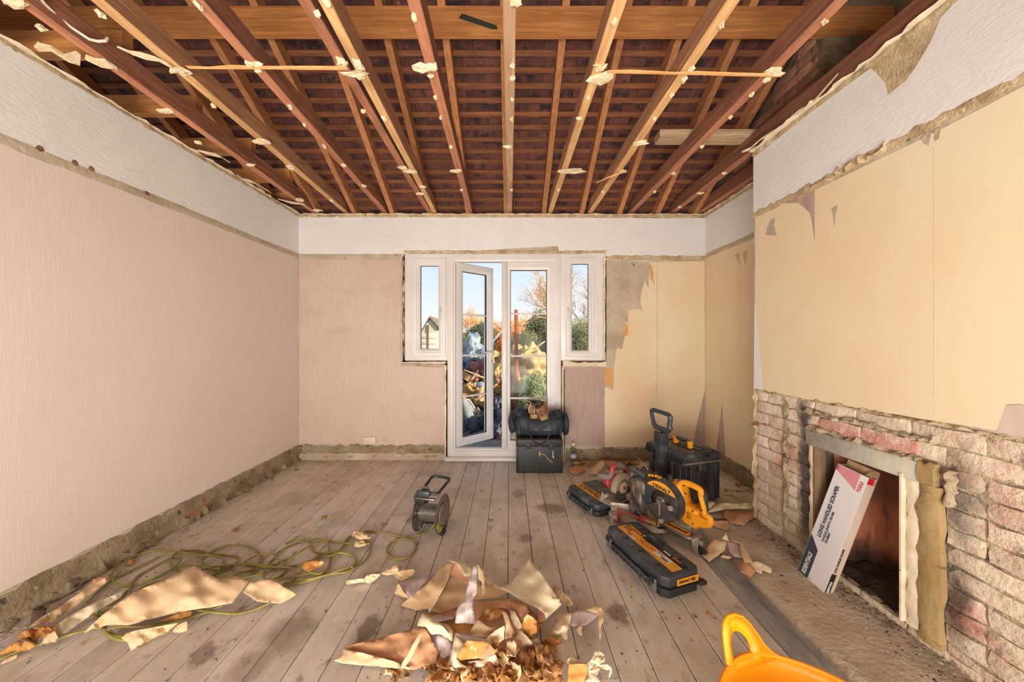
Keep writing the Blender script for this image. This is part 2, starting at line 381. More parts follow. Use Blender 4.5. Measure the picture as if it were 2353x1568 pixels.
# ------------------------------------------------------------------ walls (plaster cores)
XZ = lambda Y: frame((0, Y, 0), (1, 0, 0), (0, 0, 1))      # local x->X, y->Z, z->-Y
def wallcore(name, pts, Y0, Y1, m): return MB().prism(pts, -Y1, -Y0, frame((0, 0, 0), (1, 0, 0), (0, 0, 1))).build(name, m, smooth=0, kind='structure')
wl_, wr_, dl, dr = bx(924), bx(1393), bx(1022), bx(1294)
wb_, wt = bz(837), bz(577)
wback = wallcore('wall_back', [(XL - .1, -.03), (dl, -.03), (dl, wb_), (wl_, wb_), (wl_, wt), (wr_, wt), (wr_, wb_), (dr, wb_), (dr, -.03), (XR + .1, -.03), (XR + .1, 2.46), (XL - .1, 2.46)], D, D + .11, plaster)
wleft = MB().box((XL - .06, (YF + D) / 2, 1.235), (.12, D - YF, 2.53)).build('wall_left', plaster, smooth=0, kind='structure')
wright = MB().box((XR + .06, (YB1 - .2 + D + .11) / 2, 1.25), (.12, D + .11 - YB1 + .2, 2.53)).box((XR + .06, (YF + YB0 + .2) / 2, 1.25), (.12, YB0 + .2 - YF, 2.53)).build('wall_right', plaster, smooth=0, kind='structure')
# front wall behind the camera, solid, without a window
MB().prism([(XL - .1, -.03), (XR + .1, -.03), (XR + .1, 4.5), (XL - .1, 4.5)], 1.72, 1.8, frame((0, 0, 0), (1, 0, 0), (0, 0, 1))).build('wall_front', plaster, smooth=0, kind='structure')
# chimney breast core in the YZ plane
oy0, oy1, oz = 1.44, 1.862, .645
YZ = frame((0, 0, 0), (0, 1, 0), (0, 0, 1))   # local x->Y, y->Z, z->X
breast = MB().prism([(YB0, -.03), (oy0, -.03), (oy0, oz), (oy1, oz), (oy1, -.03), (YB1, -.03), (YB1, 2.5), (YB0, 2.5)], XB + .018, XR + .15, YZ).build('chimney_breast', mortar, smooth=0, kind='structure')

# picture-rail scar: thin uneven plaster band, white frieze above, paper below
ZR0, ZR1 = 2.065, 2.105
def sheet_back(pts, m, name, off=.003, seed=0, parent=wback, **kw):   # pts in px on the door wall
    q = jag([(bx(a), bz(b)) for a, b in pts], .0022, .05, seed)
    return MB().prism([(a, b) for a, b in q], -D - .0005, -D + off, frame((0, 0, 0), (1, 0, 0), (0, 0, 1))).build(name, m, parent, smooth=0, **kw)
def sheet_side(pts, X, sgn, m, name, parent, off=.003, seed=0, jg=.0022, step=.05, **kw):   # pts (Y, z); sgn -1: faces -X
    q = jag(pts, jg, step, seed)
    a, b = (X - off, X + .0005) if sgn < 0 else (X - .0005, X + off)
    return MB().prism(q, a, b, YZ).build(name, m, parent, smooth=0, **kw)
# frieze
def zpx(Y, py): return H + (CY - py) * Y / F
sheet_side([(YF, ZR1), (0, ZR1 + .005), (1.0, ZR1 + .01), (1.6, ZR1 + .002), (2.2, ZR1 + .008), (3.0, ZR1), (D, ZR1 + .004), (D, 2.485), (2.4, 2.49), (1.4, 2.495), (YF, 2.5)], XL, 1, white, 'frieze_paper', wleft, .006, 1, .003, .06)
sheet_back([(686, 584), (930, 584), (1000, 578), (1110, 576), (1180, 571), (1282, 566), (1284, 577), (1400, 590), (1500, 591), (1621, 592), (1621, 502), (1300, 501), (1000, 499), (686, 497)], white, 'frieze_paper', .006, 2)
sheet_side([(YB1 - .1, ZR1), (D, ZR1 + .002), (D, 2.475), (2.9, 2.48), (YB1 - .1, 2.485)], XR, -1, white, 'frieze_paper', wright, .006, 3, .003, .06)
def SP(px, py, X=XB): Y = F * X / (px - CX); return (Y, H + (CY - py) * Y / F)
fr = [SP(1733, 490), SP(1870, 425), SP(1935, 392), SP(2010, 352), SP(2040, 340), SP(2045, 325), SP(2150, 285), SP(2353, 178), (.94, 2.11), (.94, 2.5), SP(2200, 3), SP(2165, 40), SP(2145, 90), SP(2110, 150), SP(2085, 185), SP(2042, 219), SP(2035, 190), SP(2015, 168), SP(2003, 157), SP(1900, 232), SP(1733, 362)]
sheet_side(fr, XB, -1, white, 'frieze_paper', breast, .006, 4, .0015, .05)
# plaster body of the breast above the bare bricks
MB().prism([(YB0, .905), (1.3, .915), (1.8, .897), (YB1, .895), (YB1, 2.49), (YB0, 2.5)], XB - .0, XB + .03, YZ).build('plaster_skim', plaster, breast, smooth=0)
# wallpapers
sheet_side([(YF, .165), (D, .16), (D, ZR0), (2.6, ZR0 - .005), (2.0, ZR0 + .006), (1.5, ZR0 - .006), (.8, ZR0), (YF, ZR0)], XL, 1, pink, 'wallpaper_sheet', wleft, .003, 5, .004, .05, label='pale pink ribbed wallpaper')
sheet_back([(687, 596), (800, 597), (921, 598), (921, 842), (1020, 845), (1020, 1020), (900, 1023), (800, 1022), (687, 1020)], pinkb, 'wallpaper_sheet', .003, 6, label='pink ribbed wallpaper left of the door')
sheet_back([(1296, 846), (1389, 845), (1389, 1027), (1296, 1022)], mauve, 'wallpaper_sheet', .003, 7, label='dull mauve wallpaper under the right window')
sheet_back([(1389, 1027), (1389, 890), (1409, 897), (1411, 840), (1416, 803), (1424, 800), (1428, 806), (1434, 782), (1435, 750), (1443, 738), (1444, 713), (1470, 711), (1477, 718), (1471, 695), (1474, 670), (1482, 646), (1490, 664), (1491, 640), (1493, 602), (1509.3, 602), (1509.3, 1027)], cream, 'wallpaper_sheet', .003, 8, label='cream backing paper torn along its left edge')
sheet_back([(1510.3, 602), (1619, 600), (1620, 895), (1605, 955), (1590, 1027), (1510.3, 1027)], cream, 'wallpaper_sheet', .003, 9, label='cream backing paper')
sheet_back([(1620, 895), (1620, 1027), (1588, 1027), (1604, 955)], mauve, 'wallpaper_sheet', .0022, 10, label='mauve paper showing through a tear')
sheet_back([(1389, 846), (1409, 846), (1410, 870), (1408, 897), (1400, 887), (1389, 885)], peach, 'wallpaper_flap', .006, 11)
sheet_back([(1491, 608), (1497, 610), (1502, 632), (1500, 640), (1504, 655), (1494, 640)], peach, 'wallpaper_flap', .006, 12)
sheet_back([(1432, 748), (1443, 745), (1443, 770), (1434, 774)], peach, 'wallpaper_flap', .006, 13)
ysm = F * XR / (1700 - CX)
sheet_side([(YB1 - .1, .155), (ysm - .002, .155), (ysm - .002, ZR0), (YB1 - .1, ZR0)], XR, -1, cream, 'wallpaper_sheet', wright, .003, 14, label='cream backing paper beside the chimney breast')
def SR(px, py): return SP(px, py, XR)
sheet_side([(ysm + .002, .155), SR(1668, 1049), SR(1660, 925), SR(1646, 1035), (D, .155), (D, ZR0), (ysm + .002, ZR0)], XR, -1, cream, 'wallpaper_sheet', wright, .003, 15, label='cream backing paper in the alcove corner')
sheet_side([SR(1646, 1037), SR(1660, 923), SR(1669, 1050)], XR, -1, mauve, 'wallpaper_sheet', wright, .0022, 16, label='mauve paper in a tall tear')
# breast paper: drops .53 m wide, seams at two places, lilac remains
s1, s2 = F * XB / (1873 - CX), F * XB / (2147 - CX)
sheet_side([SP(1743, 897), SP(1736, 760), SP(1736, 500), SP(1770, 478), SP(1800, 467), SP(1835, 466), SP(1862, 490), SP(1870, 540), (s1 + .001, SP(1872, 560)[1]), (s1 + .001, .9)], XB, -1, cream, 'wallpaper_sheet', breast, .003, 17, .001, label='peach-cream backing paper at the breast corner')
sheet_side([SP(1735, 499), SP(1872, 438), SP(1872, 560), SP(1868, 510), SP(1850, 472), SP(1810, 466), SP(1770, 480), SP(1736, 508)], XB, -1, mauve, 'wallpaper_sheet', breast, .0022, 18, .0005, label='lilac paper left around the arched tear')
sheet_side([(s1, .9), (s2 + .001, .915), (s2 + .001, SP(2146, 306)[1]), (s1, SP(1873, 437)[1])], XB, -1, cream, 'wallpaper_sheet', breast, .003, 19, .001, label='peach-cream backing paper over the fireplace')
sheet_side([(s2, .915), SP(2290, 990), SP(2312, 930), SP(2345, 928), (.94, .97), (.94, ZR0), SP(2147, 306)], XB, -1, cream, 'wallpaper_sheet', breast, .003, 20, .001, label='peach-cream backing paper at the near end')
sheet_side([SP(2290, 993), SP(2312, 932), SP(2345, 930), (.94, .97), (.94, .92)], XB, -1, pinkb, 'wallpaper_sheet', breast, .002, 21, .001, label='lilac paper showing at the lower edge')
sheet_side([SP(1733, 893), SP(1735, 700), SP(1743, 780), SP(1754, 897)], XB, -1, white, 'wallpaper_sheet', breast, .0035, 22, .001, label='pale lilac strip along the corner')
# plaster stains where paper is torn
for i, q in enumerate([[(1772, 505), (1783, 500), (1780, 520), (1786, 542), (1760, 540), (1766, 518)], [(2118, 320), (2135, 300), (2143, 305), (2136, 335), (2124, 330)], [(2148, 300), (2165, 292), (2160, 318), (2150, 325)], [(1912, 480), (1926, 470), (1920, 520)]]):
    sheet_side([SP(*c) for c in q], XB - .003, -1, plaster, 'plaster_patch', breast, .0012, 23 + i, .002, .012)
for i, q in enumerate([[(1690, 585), (1700, 582), (1703, 612), (1695, 600)], [(1707, 580), (1718, 575), (1714, 614)]]):
    sheet_side([SR(*c) for c in q], XR - .003, -1, plaster, 'plaster_patch', wright, .0012, 30 + i, .002, .012)
# uneven rail scars
def bars(p0, p1, up, out, h, d, parent, seed, m=brokenpl, name='plaster_scar', seg=.03, jit=.16):
    return rough_bar(p0, p1, up, out, h, d, seg, jit, seed).build(name, m, parent, smooth=50)
bars((XL, YF, ZR0 - .004), (XL, D, ZR0 - .004), (0, 0, 1), (1, 0, 0), .044, .006, wleft, 1, plaster)
bars((XL, D, ZR0 - .012), (wl_, D, ZR0 - .012), (0, 0, 1), (0, -1, 0), .044, .006, wback, 2, plaster)
bars((wr_, D, ZR0 - .012), (XR, D, ZR0 - .016), (0, 0, 1), (0, -1, 0), .044, .008, wback, 3)
bars((XR, D, ZR0 - .004), (XR, YB1, ZR0 - .004), (0, 0, 1), (-1, 0, 0), .044, .006, wright, 4, plaster)
bars((XB, YB1, ZR0 - .006), (XB, YB0, ZR0 + .0), (0, 0, 1), (-1, 0, 0), .046, .008, breast, 5)
bars(bk(930, 583), bk(1392, 583), (0, 0, 1), (0, -1, 0), .03, .012, wback, 6)
# rail plug holes: lumps and pits along the scar
for px, py, X, par in ((90, 341, XL, wleft), (170, 374, XL, wleft), (208, 388, XL, wleft), (336, 445, XL, wleft)):
    Y = F * X / (px - CX); z = zpx(Y, py)
    MB().lathe([(.0, .005), (.008, .006), (.014, .005), (.017, 0)], 7, frame((X + .001, Y, z), (0, 1, 0), (0, 0, 1))).build('timber_plug', mat('plug_wood', (150, 118, 84), (96, 70, 50), 60, rough=.9), par)
rough_bar((XB - .002, F * XB / (1863 - CX), 2.063), (XB - .002, F * XB / (2040 - CX), 2.068), (0, 0, 1), (-1, 0, 0), .03, .018, .02, .6, 77).build('plaster_scar', brokenpl, breast, label='dark broken hole in the rail scar')
# broken ceiling edge along the wall tops
for (a, b, out, par, sd) in (((XL - .01, YF, 2.488), (XL - .01, D, 2.485), (1, 0, 0), wleft, 11), ((XL, D + .004, 2.478), (XR, D + .004, 2.474), (0, -1, 0), wback, 12),
                             ((XR + .004, D, 2.475), (XR + .004, YB1, 2.483), (-1, 0, 0), wright, 13), ((XB + .004, YB1, 2.483), (XB + .004, YB0, 2.498), (-1, 0, 0), breast, 14)):
    bars(a, b, (0, 0, 1), out, .034, .016, par, sd, brokenpl, 'broken_ceiling_edge', .018, .28)
    a2, b2 = Vector(a) + Vector((0, 0, .03)), Vector(b) + Vector((0, 0, .03))
    bars(a2, b2, (0, 0, 1), out, .010, .028, par, sd + 20, paintcream, 'ceiling_lath_stub', .04, .4)
bars((XB, YB1 - .02, 2.512), (XB, 1.75, 2.516), (0, 0, 1), (-1, 0, 0), .016, .036, breast, 50, paintcream, 'broken_ceiling_edge', .03, .4)
sheet_side([SP(2003, 157), SP(2015, 168), SP(2035, 190), SP(2042, 221), SP(2085, 186), SP(2111, 151), SP(2147, 90), SP(2168, 36), SP(2120, 60)], XB, -1, brokenpl, 'plaster_patch', breast, .004, 51, .001)
# skirting scars
bars((XL - .004, YF, 0), (XL - .004, D, 0), (0, 0, 1), (1, 0, 0), .155, .012, wleft, 61, skirtpl, 'skirting_scar', .035, .10)
bars((XL - .01, YF, 0), (XL - .01, D, 0), (0, 0, 1), (1, 0, 0), .045, .035, wleft, 62, skirtpl, 'skirting_scar', .03, .5)
bars((XR + .004, D, 0), (XR + .004, YB1, 0), (0, 0, 1), (-1, 0, 0), .15, .012, wright, 63, skirtpl, 'skirting_scar', .035, .12)
bars((dr + .03, D - .002, 0), (XR, D - .002, 0), (0, 0, 1), (0, -1, 0), .125, .012, wback, 64, skirtpl, 'skirting_scar', .035, .14)
bars((XL, D + .002, .07), (dl, D + .002, .07), (0, 0, 1), (0, -1, 0), .085, .014, wback, 65, skirtpl, 'skirting_scar', .035, .2)

# ------------------------------------------------------------------ bricks
def brickmesh(L, hgt, dep, seed, m, jit=.004):
    R = random.Random(seed); nx, nz = 4, 2; b = MB(); vs = []
    for k in range(nz + 1):
        for i in range(nx + 1):
            e = (i in (0, nx)) + (k in (0, nz))
            vs.append((L * (i / nx - .5) + R.uniform(-1, 1) * jit * (.8 if e else .2), R.uniform(-jit, jit) + e * jit * 1.1, hgt * (k / nz - .5) + R.uniform(-1, 1) * jit * .8))
    fs = [(k * 5 + i, k * 5 + i + 1, k * 5 + 6 + i, k * 5 + 5 + i) for k in range(nz) for i in range(nx)]
    loop = [0, 1, 2, 3, 4, 9, 14, 13, 12, 11, 10, 5]; o = len(vs)
    for q in loop: vs.append((vs[q][0] * 1.01, dep, vs[q][2] * 1.02))
    for q in range(12): fs.append((loop[q], loop[(q + 1) % 12], o + (q + 1) % 12, o + q))
    b.add(vs, fs); return b.mesh('brick', m, 25)
bv = {}
def brick(x, y, z, L, rz, m, parent, hgt=.064, dep=.04, jit=.0045, seedn=6):
    Lq = round(L / .02) * .02 if L < .2 else .215
    key = (Lq, m.name, R.randrange(seedn), hgt)
    if key not in bv: bv[key] = brickmesh(Lq, hgt, dep, hash(key[0] * 1000 + key[2] * 7) % 9999, m, jit)
    o = link('brick', bv[key], parent); o.location = (x, y, z); o.rotation_euler = (0, R.uniform(-.012, .012), rz + R.uniform(-.012, .012)); o.scale = (L / Lq, 1, 1)
    return o
zc = 0; c = 0
while zc < .90:                                                   # the breast
    z = zc + .034; hgt = .062
    y = YB1 - .004; first = True
    while y > YB0 + .03:
        L = (.1025 if c % 2 else .215) if first else (.215 if R.random() > .18 else .1025)
        first = False; L = min(L, y - YB0); a, b = y - L, y
        y -= L + .011
        segs = [(a, b)]
        if z < .66: segs = [s for s in ((a, min(b, 1.312)), (max(a, 1.885), b)) if s[1] - s[0] > .035]
        elif z < .745: segs = [s for s in ((a, min(b, 1.375)), (max(a, 1.925), b)) if s[1] - s[0] > .035]
        for (s0, s1_) in segs:
            red = .745 < z < .83 and s0 > 1.39 and s1_ < 1.90
            if red: continue
            brick(XB + .006 + R.uniform(-.003, .004), (s0 + s1_) / 2, z, s1_ - s0, -math.pi / 2, brickm, breast)
    zc += .075; c += 1
for (a, b) in ((1.782, 1.893), (1.655, 1.775)): pass
for (y0, y1) in ((1.628, 1.84), (1.40, 1.618)): brick(XB - .008, (y0 + y1) / 2, .785, y1 - y0, -math.pi / 2, redbrick, breast)
# lintel, jambs, fireback
MB().box((XB + .01, (1.387 + 1.908) / 2, .694), (.055, .521, .086), None, .004).build('lintel', lintelm, breast, label='grey concrete lintel')
rough_bar((XB + .004, 1.908, .737), (XB + .004, 1.387, .737), (0, 0, 1), (-1, 0, 0), .02, .022, .02, .6, 90).build('mortar_bed', mortar, breast, smooth=40)
rough_bar((XB + .004, 1.93, .82), (XB + .004, 1.34, .82), (0, 0, 1), (-1, 0, 0), .022, .016, .02, .6, 91).build('mortar_bed', mortar, breast, smooth=40)
rough_bar((XB + .002, 1.868, .02), (XB + .002, 1.868, .655), (0, 1, 0), (-1, 0, 0), .026, .012, .03, .25, 92).build('plaster_jamb', paintcream, breast, smooth=40)
MB().box((XB + .02, 1.862, .34), (.06, .012, .62)).build('jamb_trim', mat('brown_jamb', (150, 124, 96), (110, 88, 64), 20, (1, 1, .2), rough=.6, world=True), breast)
rough_bar((XB + .002, 1.388, .05), (XB + .002, 1.388, .66), (0, 1, 0), (-1, 0, 0), .042, .016, .025, .16, 93).build('plaster_jamb', paintcream, breast, smooth=40)
MB().box((XB + .0, 1.437, .36), (.05, .008, .62)).build('jamb_trim', paintcream, breast)
rough_bar((XB + .004, 1.312, .03), (XB + .004, 1.312, .66), (0, 1, 0), (-1, 0, 0), .078, .026, .05, .18, 94).build('cement_jamb', tanmortar, breast, smooth=60)
rough_bar((XB - .004, 1.325, .66), (XB - .004, 1.385, .66), (0, 0, 1), (-1, 0, 0), .082, .02, .015, .12, 95).build('cement_jamb', tanmortar, breast, smooth=60)
rough_bar((XB + .0, 1.305, .60), (XB + .0, 1.295, .74), (0, -1, 0), (-1, 0, 0), .022, .02, .015, .4, 96).build('cement_jamb', mortar, breast, smooth=40)
fb = MB(); vs = []; n = 12     # fireback: concave, leaning forward towards the top
for k in range(n + 1):
    for i in range(n + 1):
        u, v = i / n, k / n; Y = oy0 + (oy1 - oy0) * u; bow = math.sin(math.pi * u) ** .5
        vs.append((XB + .10 + .20 * bow - .12 * max(0, v - .55) ** 1.2 * bow, Y, .0 + .66 * v))
fb.add(vs, [(k * 13 + i, k * 13 + i + 1, k * 13 + 14 + i, k * 13 + 13 + i) for k in range(n) for i in range(n)])
fb.build('fireback', firebackm, breast, smooth=80, solid=.01)
for Yj in (oy0 - .005, oy1 + .005): MB().box((XB + .15, Yj, .33), (.25, .012, .68)).build('firebox_cheek', sootm, breast)
gb = MB(); vs = []
for j in range(17):
    for i in range(11):
        X = XB + .01 + .3 * i / 10; Y = oy0 + (oy1 - oy0) * j / 16
        vs.append((X, Y, .035 + .02 * mnoise.noise(Vector((X * 20, Y * 20, 1))) + .012 * mnoise.noise(Vector((X * 60, Y * 60, 1))) + .03 * i / 10))
gb.add(vs, [(j * 11 + i, j * 11 + i + 1, j * 11 + 12 + i, j * 11 + 11 + i) for j in range(16) for i in range(10)])
gb.build('ash_bed', sootm, breast, smooth=60, label='bed of soot and ash in the firebox')
for k, (y0, y1) in enumerate(((1.44, 1.62), (1.63, 1.80), (1.21, 1.43), (.98, 1.20))):
    brick(XB - .006, (y0 + y1) / 2, .012, y1 - y0, -math.pi / 2, brickm, breast, .05)
# broken corner of plaster left of the bricks
rough_bar((XB + .003, YB1 - .002, .02), (XB + .003, YB1 - .002, .9), (0, -1, 0), (-1, 0, 0), .016, .012, .03, .7, 97).build('plaster_scar', brokenpl, breast, smooth=40)
rough_bar((XB + .002, 2.075, .1), (XB + .002, 2.075, .9), (0, -1, 0), (-1, 0, 0), .022, .01, .03, .8, 98).build('mortar_bed', mortar, breast, smooth=40)
rough_bar((XB + .002, YB1, .885), (XB + .002, YB0, .905), (0, 0, 1), (-1, 0, 0), .012, .010, .02, .8, 99).build('plaster_scar', brokenpl, breast, smooth=40)
# bricks where the skirting came off, back wall left and left wall foot
x = XL + .03
while x < dl - .1:
    brick(x + .09, D + .0, .038, .19, 0, darkbrick, wback, .06, .03); x += .205
y = .9
while y < D - .1:
    if R.random() < .55: brick(XL + .006, y + .1, .042, .2, math.pi / 2, redbrick, wleft, .05, .03)
    y += .225
for x in (.62, .84, 1.05, 1.26, 1.47, 1.68): brick(x + .09, D - .008, .035, .19, 0, darkbrick, wback, .055, .03)
# socket box on the back wall
so = MB().box((bx(850), D - .012, bz(1012)), (.13, .018, .075), None, .004).build('socket_outlet', mat('dirty_white_plastic', (222, 206, 184), rough=.4), bevel=0)
tag(so, 'small white double socket low on the pink wall left of the door', 'socket')

# ------------------------------------------------------------------ uPVC frame, doors and windows
YW = D + .006
prof = lambda w: [(0, YW), (w * .12, YW - .004), (w * .72, YW - .004), (w * .8, YW + .004), (w, YW + .010), (w, YW + .062), (0, YW + .062)]
trim = root('trim_1', 'white plastic outer frame of the doors and side windows')
MB().ring(bx(1028), bx(1289), .035, bz(583), prof(.078)).build('door_surround', upvc, trim, smooth=25)
MB().box(((bx(1028) + bx(1289)) / 2, YW - .01, .022), (bx(1289) - bx(1028) + .04, .11, .036), None, .005).build('door_sill', upvc, trim)
MB().ring(bx(930), bx(1028) - .001, bz(829), bz(583), prof(.085)).build('window_surround', upvc, trim, smooth=25)
MB().ring(bx(1289) + .001, bx(1386), bz(829), bz(583), prof(.085)).build('window_surround', upvc, trim, smooth=25)
def sprof(w, y0): return [(0, y0), (.006, y0 - .012), (w * .55, y0 - .012), (w * .62, y0 - .004), (w * .74, y0 - .004), (w, y0 + .010), (w, y0 + .05), (0, y0 + .05)]
def gprof(w, y): return [(0, y), (w, y), (w, y + .02), (0, y + .02)]
def handle(parent, x, y, z, s=1, down=True, L=.11):
    hb = MB().box((x, y - .006, z), (.022, .012, .06), None, .003); hb.tube([(x, y - .01, z), (x, y - .036, z), (x, y - .042, z - .02), (x - .004 * s, y - .04, z - L)], [.009, .009, .009, .006], 8)
    return hb.build('window_handle', upvc, parent)
for i, (a, b, c_, d_, hx, s) in enumerate(((948, 1025, 593, 820, 1011, 1), (1300, 1367, 592, 820, 1304.5, -1))):
    wn = root('window_%d' % (i + 1), ('narrow white casement window left of the doors', 'narrow white casement window right of the doors')[i])
    MB().ring(bx(a), bx(b), bz(d_), bz(c_), sprof(.078 if i == 0 else .064, YW - .004)).build('window_sash', upvc, wn, smooth=25)
    wdt = .076 if i == 0 else .062
    MB().box(((bx(a) + bx(b)) / 2, YW + .024, (bz(c_) + bz(d_)) / 2), (bx(b) - bx(a) - 2 * wdt, .004, bz(c_) - bz(d_) - 2 * wdt)).build('glass_pane', glass, wn)
    MB().ring(bx(a) + wdt, bx(b) - wdt, bz(d_) + wdt, bz(c_) - wdt, gprof(.004, YW + .012)).build('gasket', seal, wn)
    handle(wn, bx(hx), YW - .012, bz(712), s)
def leaf(name, label, W, zb, zt_, M, stile, hnd, side=1):
    r = root(name, label); r.matrix_world = M
    MB().ring(0, W, zb, zt_, [(0, 0), (.005, -.006), (stile * .62, -.006), (stile * .68, 0), (stile * .8, .002), (stile, .014), (stile, .06), (0, .06)]).build('door_frame', upvc, r, smooth=25)
    MB().box((W / 2, .03, (zb + zt_) / 2), (W - 2 * stile, .004, zt_ - zb - 2 * stile)).build('glass_pane', glass, r)
    MB().ring(stile, W - stile, zb + stile, zt_ - stile, gprof(.005, .018)).build('gasket', seal, r)
    for q in (721, 819, 917):
        MB().box((W / 2, .027, bz(q)), (W - 2 * stile, .022, .018), None, .004).build('glazing_bar', upvc, r)
    if hnd:
        x = W - stile * .42
        hb = MB().box((x, -.010, bz(822)), (.026, .012, .23), None, .004); hb.build('handle_plate', upvc, r)
        hb = MB(); hb.tube([(x, -.012, bz(812)), (x, -.05, bz(812)), (x - .03, -.056, bz(812)), (x - .12, -.056, bz(812) - .002)], [.01, .01, .01, .008], 8); hb.build('door_handle', upvc, r)
        hb = MB().cyl((x, -.018, bz(835)), (x, -.012, bz(835)), .009, n=12); hb.build('keyhole', mat('brass_lock', (150, 136, 100), metal=.8, rough=.4), r)
    return r
th = math.atan2(.328, .363)
leaf('door_1', 'white glazed door leaf standing open outwards', .489, .115, 2.035, Matrix.Translation((-.548, YW + .04, 0)) @ Matrix.Rotation(th, 4, 'Z'), .083, True)
leaf('door_2', 'closed white glazed door leaf', bx(1277) - bx(1153), .105, bz(600), Matrix.Translation((bx(1153), YW + .006, 0)), .088, False)
d2 = bpy.data.objects['door_2']
MB().box((.028, -.008, (.105 + bz(600)) / 2), (.056, .03, bz(600) - .105 - .01), None, .006).build('meeting_stile', upvc, d2)
# flaking reveal strips round the frame
bk_ = root('trim_3', 'dark packing in the gap round the door frame')
packm = mat('packing', (120, 104, 84), (84, 70, 56), 20, rough=1, world=True)
for (a, b_, c_, d_) in ((wl_ - .01, bx(931), wb_ - .01, wt + .01), (bx(1385), wr_ + .01, wb_ - .01, wt + .01), (wl_ - .01, bx(1030), wb_ - .01, bz(828)), (bx(1287), wr_ + .01, wb_ - .01, bz(828)), (wl_ - .01, wr_ + .01, bz(584), wt + .012), (dl - .01, bx(1030), -.02, wb_), (bx(1287), dr + .01, -.02, wb_)):
    MB().box(((a + b_) / 2, D + .05, (c_ + d_) / 2), (b_ - a, .06, d_ - c_)).build('packing_strip', packm, bk_)
rv = root('trim_2', 'strips of flaking cream paint round the door frame')
for (a, b, up, h_) in ((bk(924, 829), bk(924, 583), (1, 0, 0), .02), (bk(1386, 829), bk(1386, 583), (1, 0, 0), .022), (bk(924, 836), bk(1024, 836), (0, 0, 1), .02), (bk(1293, 842), bk(1392, 842), (0, 0, 1), .045),
                      (bk(1021, 1052), bk(1021, 840), (1, 0, 0), .022), (bk(1291, 1052), bk(1291, 842), (1, 0, 0), .018), (bk(924, 581), bk(1040, 581), (0, 0, 1), .014), (bk(1385, 597), bk(1490, 601), (0, 0, 1), .01)):
    rough_bar(a, b, up, (0, -1, 0), h_, .014, .05, .3, int(a.x * 100) % 97).build('paint_strip', paintcream, rv, smooth=30)
bars(bk(926, 829), bk(926, 590), (1, 0, 0), (0, -1, 0), .008, .02, rv, 131, mat('dark_crack', (70, 56, 44), rough=1), 'filler_crack')
bars(bk(1391, 829), bk(1391, 600), (1, 0, 0), (0, -1, 0), .008, .016, rv, 132, bpy.data.materials['dark_crack'], 'filler_crack')
bars(bk(1026, 1050), bk(1026, 850), (1, 0, 0), (0, -1, 0), .006, .016, rv, 133, bpy.data.materials['dark_crack'], 'filler_crack')
bars(bk(1296, 1050), bk(1296, 850), (1, 0, 0), (0, -1, 0), .006, .016, rv, 134, bpy.data.materials['dark_crack'], 'filler_crack')
# ------------------------------------------------------------------ open ceiling: joists, purlin
woods = {}
def wood(name, c1, c2, axis='y', rnd=.12, rough=.85):
    st = {'y': (14, 1, 14), 'x': (1, 14, 14)}[axis]
    return mat(name, c1, c2, 2.6, st, rough=rough, bump=.35, bscale=9, bstretch=st, rnd=rnd, world=False, lo=.30, hi=.72,
               layers=[((min(255, c1[0] * 1.12), c1[1] * 1.1, c1[2] * 1.05), 3, .55, .75, st), ((c2[0] * .55, c2[1] * .5, c2[2] * .48), 22, .70, .76, (1, 1, 1), .7), ((c2[0] * .6, c2[1] * .55, c2[2] * .5), 1.5, .6, .8, (1, 1, 1), .6)])
jo_red = wood('old_red_joist', (198, 138, 104), (156, 102, 76))
jo_pale = wood('pale_joist', (226, 186, 132), (186, 136, 88))
jo_grey = wood('weathered_joist', (190, 158, 126), (150, 116, 88))
rafm = wood('rafter_wood', (200, 142, 94), (164, 108, 68))
batm = wood('batten_wood', (150, 96, 62), (100, 64, 46), 'x')
purm = wood('purlin_wood', (206, 144, 84), (164, 104, 58), 'x')
nibm = mat('plaster_nib', (240, 226, 196), (222, 198, 156), 20, rough=.9, bump=.6, bscale=60)
ceil = root('ceiling', 'stripped ceiling of bare timber joists')
ZJ = 2.530
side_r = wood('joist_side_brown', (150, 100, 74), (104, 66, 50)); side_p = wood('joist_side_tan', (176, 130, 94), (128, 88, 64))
J = [(-2.0, -1.875, jo_red, .05), (-1.675, -1.577, jo_pale, .05), (-1.275, -1.196, jo_red, .05), (-.822, -.786, jo_red, .05), (-.768, -.71, jo_pale, .046), (-.405, -.368, jo_red, .05),
     (0.0, .0, jo_grey, .052), (.415, .425, jo_pale, .048), (.826, .857, jo_pale, .05), (1.244, 1.27, jo_red, .05), (1.672, 1.70, jo_red, .055), (1.955, 1.96, jo_red, .05)]
joists = []
def jnt(x0, x1, Y): return x0 + (x1 - x0) * (D - Y) / (D - 1.295)
